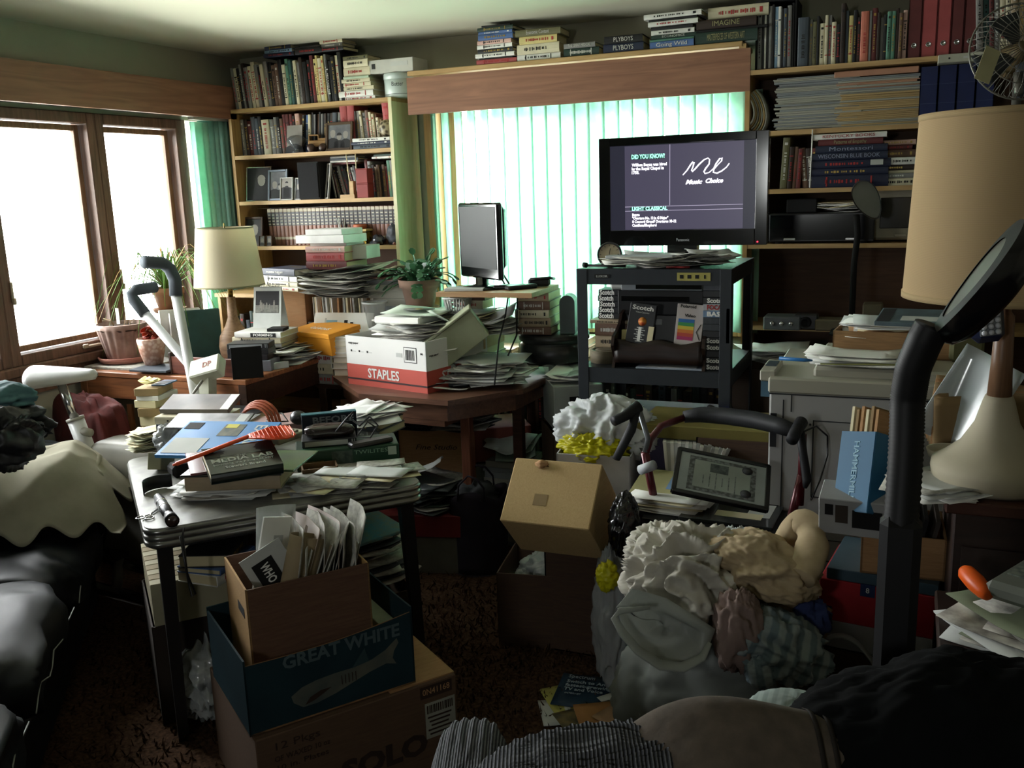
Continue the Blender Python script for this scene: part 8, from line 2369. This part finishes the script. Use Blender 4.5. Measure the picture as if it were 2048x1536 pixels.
# things on the cabinet
ashp = atz(1880, 935, LZ)
tag(MB().lathe([(.03, 0), (.05, .012), (.055, .03), (.05, .03), (.04, .012), (0, .008)], PLS, n=28).build('small_dish', None, (ashp.x + .02, ashp.y, LZ + .02)), 'small white dish tucked behind the big lamp base', 'dish')
q = atz(1860, 985, LZ)
papers(q.x + .02, q.y + .01, LZ, .2, .15, 8, [PAPERG, NEWS, PAPER], 'magazine overhanging the cabinet beside the big lamp', 'magazines beside the big lamp', R5, dz=.0025, spread=.03, curl=.005, ang=.5, rz=-.6, name='magazine', cat='magazine', thick=.002)
# folders fanned behind
for k in range(7):
 mb = MB()
 mb.grid(10, 6, lambda u, v: ((u - .5) * .26, .05 * sin(u * 2.2) + .02 * v, v * (.17 - k * .004)), [mat('manila_dim', '8c7450', .8), CARDD, mat('manila_dim', '8c7450')][k % 3], thick=.002)
 q = atd(1800 + k * 14, 880 - k * 6, 2.62 + k * .02)
 tag(mb.build('folder', None, TR(.2 + k * .004, 2.69 - k * .014, LZ + .002, -.1, 0, .12 - k * .03)), 'bent manila folder fanned behind the big lamp base', 'folder', 'manila folders behind the lamp')
mb = MB()
mb.grid(12, 8, lambda u, v: ((u - .5) * .16, .03 * sin(u * 4 + v), v * .26), mat('sheet_protector', 'a8b4b4', .15, 'fabric', scale=7, rgb2='c4ccce', spec=.9, alpha=.8), thick=.002)
tag(mb.build('plastic_sleeve', None, TR(.11, 2.62, LZ + .02, -.2, -.15, .45)), 'shiny plastic sleeve fanned beside the big lamp base', 'sleeve')
# towel over the cabinet front
tag(MB().grid(16, 24, lambda u, v: (.18 + u * .22, -.262 - .012 * sin(u * 9) - .004 * sin(v * 8), .9 - v * .45), mat('beige_towel', '6c5c4a', .95, 'fabric', scale=30), thick=.006).build('towel', None, TR(.44, 2.47, .032)), 'beige towel hanging down the front of the dark cabinet', 'towel')
# ---- boxes between laundry and cabinet
rp = atd(1650, 1165, 2.42)
RX, RY = rp.x, rp.y
ra5 = -.12
BC_ = TR(RX + .14, RY + .14, 0, ra5)
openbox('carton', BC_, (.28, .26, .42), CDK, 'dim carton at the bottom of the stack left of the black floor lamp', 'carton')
zr = .425
rbx = empty('carton', BC_ @ TR(0, 0, zr), 'red and white carton with blue corner emblems behind the waste basket', 'carton')
hR = rp.z - zr
MB().box((0, 0, hR * .2), (.28, .26, hR * .4), mat('carton_grey_white2', 'a0a0a4', .6), ch=.002).build('lower_body', rbx)
MB().box((0, 0, hR * .7), (.282, .262, hR * .6), mat('carton_bright_red', 'a4242c', .5), ch=.002).build('red_sleeve', rbx)
for (x, z) in ((-.02, hR * .93), (-.125, hR * .52)):
 MB().box((x, -.1318, z), (.036, .001, .034), mat('emblem_blue', '1c2c54', .5), ch=0).build('emblem', rbx)
 text('8', .02, PAPER, rbx, face(x, -.133, z), 'lettering')
zr += hR
slab('flat_carton', BC_ @ TR(.01, 0, zr), (.27, .25, .03), mat('flat_blue', '3c5260', .6), 'flat slate-blue box lying on the red carton', 'box')
zr += .0305
oc = openbox('carton', BC_ @ TR(.04, 0, zr, .15), (.2, .22, .11), CARD, 'open brown carton of papers above the red carton', 'carton', flaps={'x-': -.9})
for k in range(5):
 tag(MB().box((0, 0, .07), (.01, .17, .15), [mat('dark_print', '3c342e', .6), BLACKM][k % 2]).build('booklet', None, BC_ @ TR(-.02 + k * .028, 0, zr + .008, .15, 0, .2)), 'dark booklet standing in the open brown carton', 'booklet', 'booklets in the open brown carton')
sm_p = atd(1712, 1052, 2.36)
sm = empty('carton', TR(sm_p.x, sm_p.y, sm_p.z, -.05, .2), 'small white box with black printing on the open carton', 'box')
MB().box((0, 0, .05), (.17, .1, .1), mat('box_print_white', '9c9c9c', .6), ch=.002).build('box_body', sm)
MB().box((.03, -.0506, .05), (.07, .001, .05), BLACKM).box((-.06, -.0506, .07), (.02, .001, .03), BLACKM).box((-.03, -.0506, .06), (.03, .001, .05), mat('dark_print', '3c342e')).build('print', sm)
bgp = BC_ @ Vector((-.03, .12, zr + .2))
heap('plastic_bag', Matrix.Translation(bgp), (.05, .05, .06), mat('teal_film', '84a8a0', .25, 'fabric', scale=8, trans=.3, spec=.7), 'pale teal plastic bag beside the blue ream box', 'bag', seed=61, amp=.25, nu=50, nv=40)
bH = atd(1742, 950, 2.35)
hmb = empty('ream_box', Matrix.Translation(bH) @ Matrix.Rotation(.9, 4, 'Z') @ Matrix.Rotation(.35, 4, 'Y') @ Matrix.Rotation(-.2, 4, 'X'), 'tilted blue ream box stuffed with brown envelopes', 'box')
HB = mat('ream_blue', '2c6488', .5, scale=5, var=.1)
mb = MB()
for (c, d) in (((0, -.05, 0), (.13, .004, .2)), ((0, .05, 0), (.13, .004, .2)), ((-.065, 0, 0), (.004, .1, .2)), ((.065, 0, 0), (.004, .1, .2)), ((0, 0, -.1), (.13, .1, .004))):
 mb.box(c, d, HB)
mb.build('box_body', hmb)
text('HAMMERMILL', .022, mat('print_skyblue', '8cb4c8', .6), hmb, Matrix.Translation((-.0678, 0, 0)) @ Matrix.Rotation(-pi / 2, 4, 'Z') @ Matrix.Rotation(pi / 2, 4, 'X') @ Matrix.Rotation(-pi / 2, 4, 'Z'), 'lettering', w=.15, bold=.0004)
for k in range(6):
 tag(MB().box((0, 0, 0), (.1, .008, .24), [CARD, mat('manila_dim', '8c7450'), PAPERY][k % 3]).build('envelope', None, hmb.matrix_basis @ TR(0, -.036 + k * .0145, .04 + .008 * (k % 2))), 'brown envelope packed in the blue ream box', 'envelope', 'envelopes in the ream box')
# ---- waste basket
wb0 = atz(1672, 1392, .02)
wbc = atz(1682, 1338, .385)
wbs = empty('waste_basket', TR(wbc.x, wbc.y, 0), 'round galvanised waste basket lined with a white bag', 'waste basket')
GALV = mat('galvanised', '8c9a9c', .4, metal=.3, var=.15)
MB().lathe([(.1, 0), (.13, .38), (.132, .385), (.128, .385), (.098, .004), (0, .004)], GALV, n=40).build('basket', wbs)
MB().lathe([(.127, .38), (.134, .383), (.127, .388)], CHROME, n=40, cap=False).build('rim', wbs)
WL = mat('liner_film', 'a8acac', .35, 'fabric', scale=6, rgb2='989c9c', trans=.3)
MB().grid(40, 8, lambda u, v: ((.122 + .006 * sin(10 * pi * u)) * cos(2 * pi * u), (.122 + .006 * sin(10 * pi * u)) * sin(2 * pi * u), .2 + v * (.2 + .03 * max(0, sin(2 * pi * u)))), WL, thick=.001).build('liner', wbs)
hl = [(-.13 + .26 * i / 14, -.02, .34 + .15 * sin(pi * i / 14)) for i in range(15)]
MB().tube(hl, [.006] + [.013] * 13 + [.006], WL, n=10, flat=.4).build('liner_handle', wbs)
# ---- black gooseneck floor lamp, near
FLB = mat('floor_lamp_black', '0d0d0f', .55)
p_hi = atd(1803, 1030, 1.36)
px0, py0 = p_hi.x, p_hi.y
flp = empty('floor_lamp', (px0, py0, 0), 'tall black gooseneck floor lamp with a long oval head close to the camera', 'lamp')
IF = Matrix.Translation((-px0, -py0, 0))
MB().lathe([(0, 0), (.13, 0), (.13, .02), (.03, .035), (0, .04)], FLB, n=40).build('base', flp)
MB().box((0, 0, p_hi.z / 2), (.058, .05, p_hi.z), FLB, ch=.012).build('pole', flp)
nk = [p_hi + Vector((0, 0, -.02)), atd(1812, 900, 1.36), atd(1815, 800, 1.36), atd(1826, 735, 1.34), atd(1850, 680, 1.32), atd(1866, 650, 1.31)]
# smooth the neck and ridge it
pn_ = []
for i in range(len(nk) - 1):
 for t_ in range(14):
  pn_.append(nk[i].lerp(nk[i + 1], t_ / 14))
for _ in range(5):
 pn_ = [pn_[0]] + [(pn_[i - 1] + pn_[i] + pn_[i + 1]) / 3 for i in range(1, len(pn_) - 1)] + [pn_[-1]]
pp = []
for i in range(len(pn_) - 1):
 pp += [pn_[i], pn_[i].lerp(pn_[i + 1], .5)]
o = MB().tube(pp, [.025 if i % 2 else .0235 for i in range(len(pp))], FLB, n=20).build('gooseneck', flp)
o.matrix_basis = IF
h0, h1 = atd(1872, 655, 1.31), atd(2035, 455, 1.22)
hx_ = (h1 - h0).normalized()
toc = (CAM - h0).normalized()
hz_ = (toc + hx_ * -toc.dot(hx_)).normalized()
hz_ = (hz_ * .22 + hx_.cross(hz_) * -.95).normalized()
hy_ = hz_.cross(hx_)
MH = Matrix((hx_, hy_, hz_)).transposed().to_4x4()
MH.translation = (h0 + h1) / 2
LH = (h1 - h0).length / 2
def oval(r_, t_):
 return (cos(t_) * (LH + .012) * r_, sin(t_) * .05 * r_ * (1 + .18 * cos(t_)))
mb = MB()
n = 40
ring = [(1.0, -.0), (1.03, .012), (.98, .03), (.8, .042), (.4, .05), (0.02, .052)]
vs = []
for r_, z_ in ring:
 vs += [(*oval(r_, 2 * pi * i / n), -z_) for i in range(n)]
fs = [(j * n + i, j * n + (i + 1) % n, (j + 1) * n + (i + 1) % n, (j + 1) * n + i) for j in range(len(ring) - 1) for i in range(n)]
mb.add(vs, fs, mat('lamp_gloss_black', '0e0f12', .18, spec=.9), None, True)
vs = [(*oval(1.0, 2 * pi * i / n), 0) for i in range(n)] + [(*oval(.68, 2 * pi * i / n), .003) for i in range(n)]
mb.add(vs, [(i, (i + 1) % n, n + (i + 1) % n, n + i) for i in range(n)], FLB)
o = mb.build('lamp_head', flp)
o.matrix_basis = IF @ MH
mb = MB().add([(*oval(.69, 2 * pi * i / n), .001) for i in range(n)], [tuple(range(n))], mat('diffuser_grey', '5c5850', .35))
o = mb.build('diffuser', flp)
o.matrix_basis = IF @ MH
# ---- fan at the upper right, on a pole behind the lamp
fp_ = atd(2040, 105, 2.95)
fan = empty('pedestal_fan', (fp_.x, fp_.y, 0), 'grey pedestal fan with a paper tag behind the big lamp', 'fan')
fz = fp_.z
MB().lathe([(0, 0), (.18, 0), (.17, .02), (.02, .04), (.016, .06), (.014, fz - .06), (0, fz - .06)], mat('fan_grey', '5c5a54', .5), n=28).build('stand', fan)
Tf = TR(0, 0, fz, .25, pi / 2 - .25)
FG = mat('fan_cage', '74726a', .4, metal=.3)
mb = MB()
RF = .155
for k in range(44):
 a = 2 * pi * k / 44
 mb.tube([(.03 * cos(a), .03 * sin(a), .075), (RF * .8 * cos(a), RF * .8 * sin(a), .06), (RF * cos(a), RF * sin(a), .01), (RF * .8 * cos(a), RF * .8 * sin(a), -.045), (.03 * cos(a), .03 * sin(a), -.06)], .0012, FG, n=4)
for (r_, z_) in ((RF, .01), (RF * .8, .06), (.03, .075), (RF * .55, .07)):
 mb.tube([(r_ * cos(2 * pi * i / 40), r_ * sin(2 * pi * i / 40), z_) for i in range(40)], .0035 if r_ == RF else .0016, FG, n=6, closed=True)
mb.build('cage', fan, Tf)
for k in range(4):
 MB().grid(5, 5, lambda u, v: (.03 + v * .1, (u - .5) * (.04 + .08 * v), (u - .5) * .04), mat('fan_blade', '3c4044', .4, trans=.2), thick=.002).build('blade', fan, Tf @ Matrix.Rotation(k * pi / 2 + .4, 4, 'Z'))
MB().lathe([(0, -.12), (.045, -.11), (.05, -.06), (.03, -.03), (.03, .02), (0, .03)], mat('fan_motor', '6c5c40', .5), n=24).build('motor', fan, Tf)
MB().tube([(0, 0, -.02), (0, -.06, -.08)], .012, FG).build('neck', fan, TR(0, 0, fz - .05))
tg = atd(1975, 130, 2.8)
o = MB().box((0, 0, 0), (.055, .001, .1), mat('tag_cream', 'b0ac88', .7)).build('paper_tag', fan)
o.matrix_basis = Matrix.Translation((-fp_.x, -fp_.y, 0)) @ TR(tg.x, tg.y, tg.z, .6, 0, .35)
# ---- right-hand low table with papers, tray and orange marker
t0 = atz(1845, 1150, .72)
lt = empty('side_table', TR(.36, 2.02, 0), 'low dark table of papers before the brown cabinet', 'table')
MB().box((0, 0, .70), (.52, .36, .03), CBM, ch=.004).build('table_top', lt)
for a in (-.23, .23):
 for b in (-.15, .15):
  MB().box((a, b, .34), (.04, .04, .69), CBM).build('leg', lt)
papers(.29, 1.98, .716, .26, .2, 20, [mat('page_dim', '74746a', .8), NEWS2, mat('page_green', '666e56', .8), PAPERG, NEWS], 'magazine in the fanned heap on the low dark table', 'magazines on the low dark table', R5, dz=.003, spread=.05, curl=.012, ang=.5, rz=-.7, name='magazine', cat='magazine', thick=.002)
om = atz(1950, 1185, .8)
MB()
tag(MB().lathe([(0, -.045), (.012, -.045), (.018, -.035), (.02, .0), (.017, .03), (.012, .045), (.006, .05), (0, .05)], mat('neon_orange', 'e45c14', .4), n=24).build('orange_whistle', None, TR(om.x, om.y, .822, .5, .4) @ Matrix.Rotation(pi / 2 - .2, 4, 'X')), 'bright orange plastic bottle lying on the magazines', 'bottle')
tr_y = empty('phone_tray', TR(om.x + .12, om.y + .02, .805, -.5), 'grey-green telephone set at the far right of the low table', 'telephone')
MB().box((0, 0, .02), (.14, .2, .04), mat('phone_grey', '6c7068', .5), ch=.012).build('body', tr_y)
MB().box((0, .02, .041), (.1, .12, .004), mat('phone_keys', '4c5450', .5, 'veins', scale=60, rgb2='70766c')).build('keypad', tr_y)
# ---- covered armchair, throw and coat in the foreground
KN = mat('grey_rib_knit', '74767a', .95, 'ribx', scale=60, rgb2='3c3e42', bump=1.0)
fa = empty('armchair', TR(-.28, 1.15, 0, .38), 'grey rib-knit covered armchair seen over its back', 'armchair')
F1 = atd(1085, 1500, 1.32)
def ribbed(name, c, d, e, seed, rib=70, parent=fa, T=None):
 """rounded block with real knitted ribs running over it"""
 mb = MB()
 def fn(u, v):
  a, b = 2 * pi * u, pi * (v - .5)
  sg = lambda x, p: math.copysign(abs(x) ** p, x)
  x = sg(cos(b), 2 / e) * sg(cos(a), 2 / e)
  y = sg(cos(b), 2 / e) * sg(sin(a), 2 / e)
  z = sg(sin(b), 2 / e)
  k = 1 + .012 * sin(x * rib) * (1 if abs(x) < .98 else .2) + .004 * sin(z * 190) + .004 * sin(y * 90)
  return (c[0] + x * d[0] / 2, c[1] + y * d[1] / 2 * k, c[2] + z * d[2] / 2 * k)
 mb.grid(440, 60, fn, KN)
 return mb.build(name, parent, T)
Ia = fa.matrix_basis.inverted()
b_c = Ia @ atd(1290, 1610, 1.2)
ribbed('backrest', (b_c.x + .06, b_c.y, .64), (.68, .2, .64), 3.5, 1, rib=110)
a_c = Ia @ atd(942, 1500, 1.75)
ribbed('armrest', (a_c.x, a_c.y - .12, .45), (.165, .5, .44), 3.2, 2, rib=26)
MB().box((b_c.x + .05, b_c.y + .3, .22), (.5, .5, .3), LEA, ch=.04).build('seat', fa)
# taupe throw over the back
TAU = mat('taupe_fleece', '5c5248', .95, 'fabric', scale=40, rgb2='4c443c', bump=.5)
TAUD = mat('taupe_stripe', '2c2824', .95, 'fabric', scale=40, rgb2='241f1c')
tc = Ia @ atd(1450, 1560, 1.2)
def thr(u, v):
 x = tc.x - .155 + u * .36
 s = (v - .5) * 2
 y = tc.y + .17 * s
 z = .998 - .30 * abs(s) ** 2.6 - .09 * (1 - u) ** 3 - .06 * u ** 3 + .012 * sin(u * 7 + s * 2) + .008 * sin(s * 9 + u * 3) + .02 * sin(u * pi)
 return (x, y, z)
mb = MB()
mb.grid(50, 40, thr, TAU, thick=.012)
th_ = tag(mb.build('throw_blanket', None, fa.matrix_basis), 'taupe fleece throw with dark stripes over the grey armchair', 'blanket')
for k in range(3):
 mb = MB()
 mb.grid(1, 40, lambda u, v: Vector(thr(.72 + k * .05 + u * .018, v)) + Vector((0, 0, .0025)), TAUD, thick=.001)
 mb.build('stripe', th_)
# pale quilt edge and dark coat at the lower right
qc = atd(1590, 1408, 1.5)
heap('pillow', TR(qc.x, qc.y, qc.z - .02), (.08, .06, .03), mat('quilt_pale', '8c9894', .8, 'ribx', scale=20, rgb2='7c8884'), 'pale green-grey pillow edge between throw and black coat', 'pillow', seed=71, amp=.05, nu=40, nv=24)
COAT = mat('black_coat', '0b0d0e', .95, 'fabric', scale=14, rgb2='080909', spec=.1)
c1 = atd(1900, 1500, 1.22)
heap('coat', TR(c1.x + .02, c1.y, c1.z - .02, .4), (.25, .14, .15), COAT, 'black coat mounded over the near chair beside the floor lamp', 'coat', seed=73, amp=.05, nu=90, nv=60, s=1)
MB()
ch_ = empty('stool', TR(c1.x, c1.y, 0), 'dark padded stool carrying the black coat', 'stool')
MB().box((0, 0, c1.z / 2 - .1), (.3, .26, .06), LEA, ch=.02).build('seat', ch_)
for a in (-.11, .11):
 for b in (-.09, .09):
  MB().box((a, b, (c1.z / 2 - .13) / 2), (.03, .03, c1.z / 2 - .13), DARKW).build('leg', ch_)
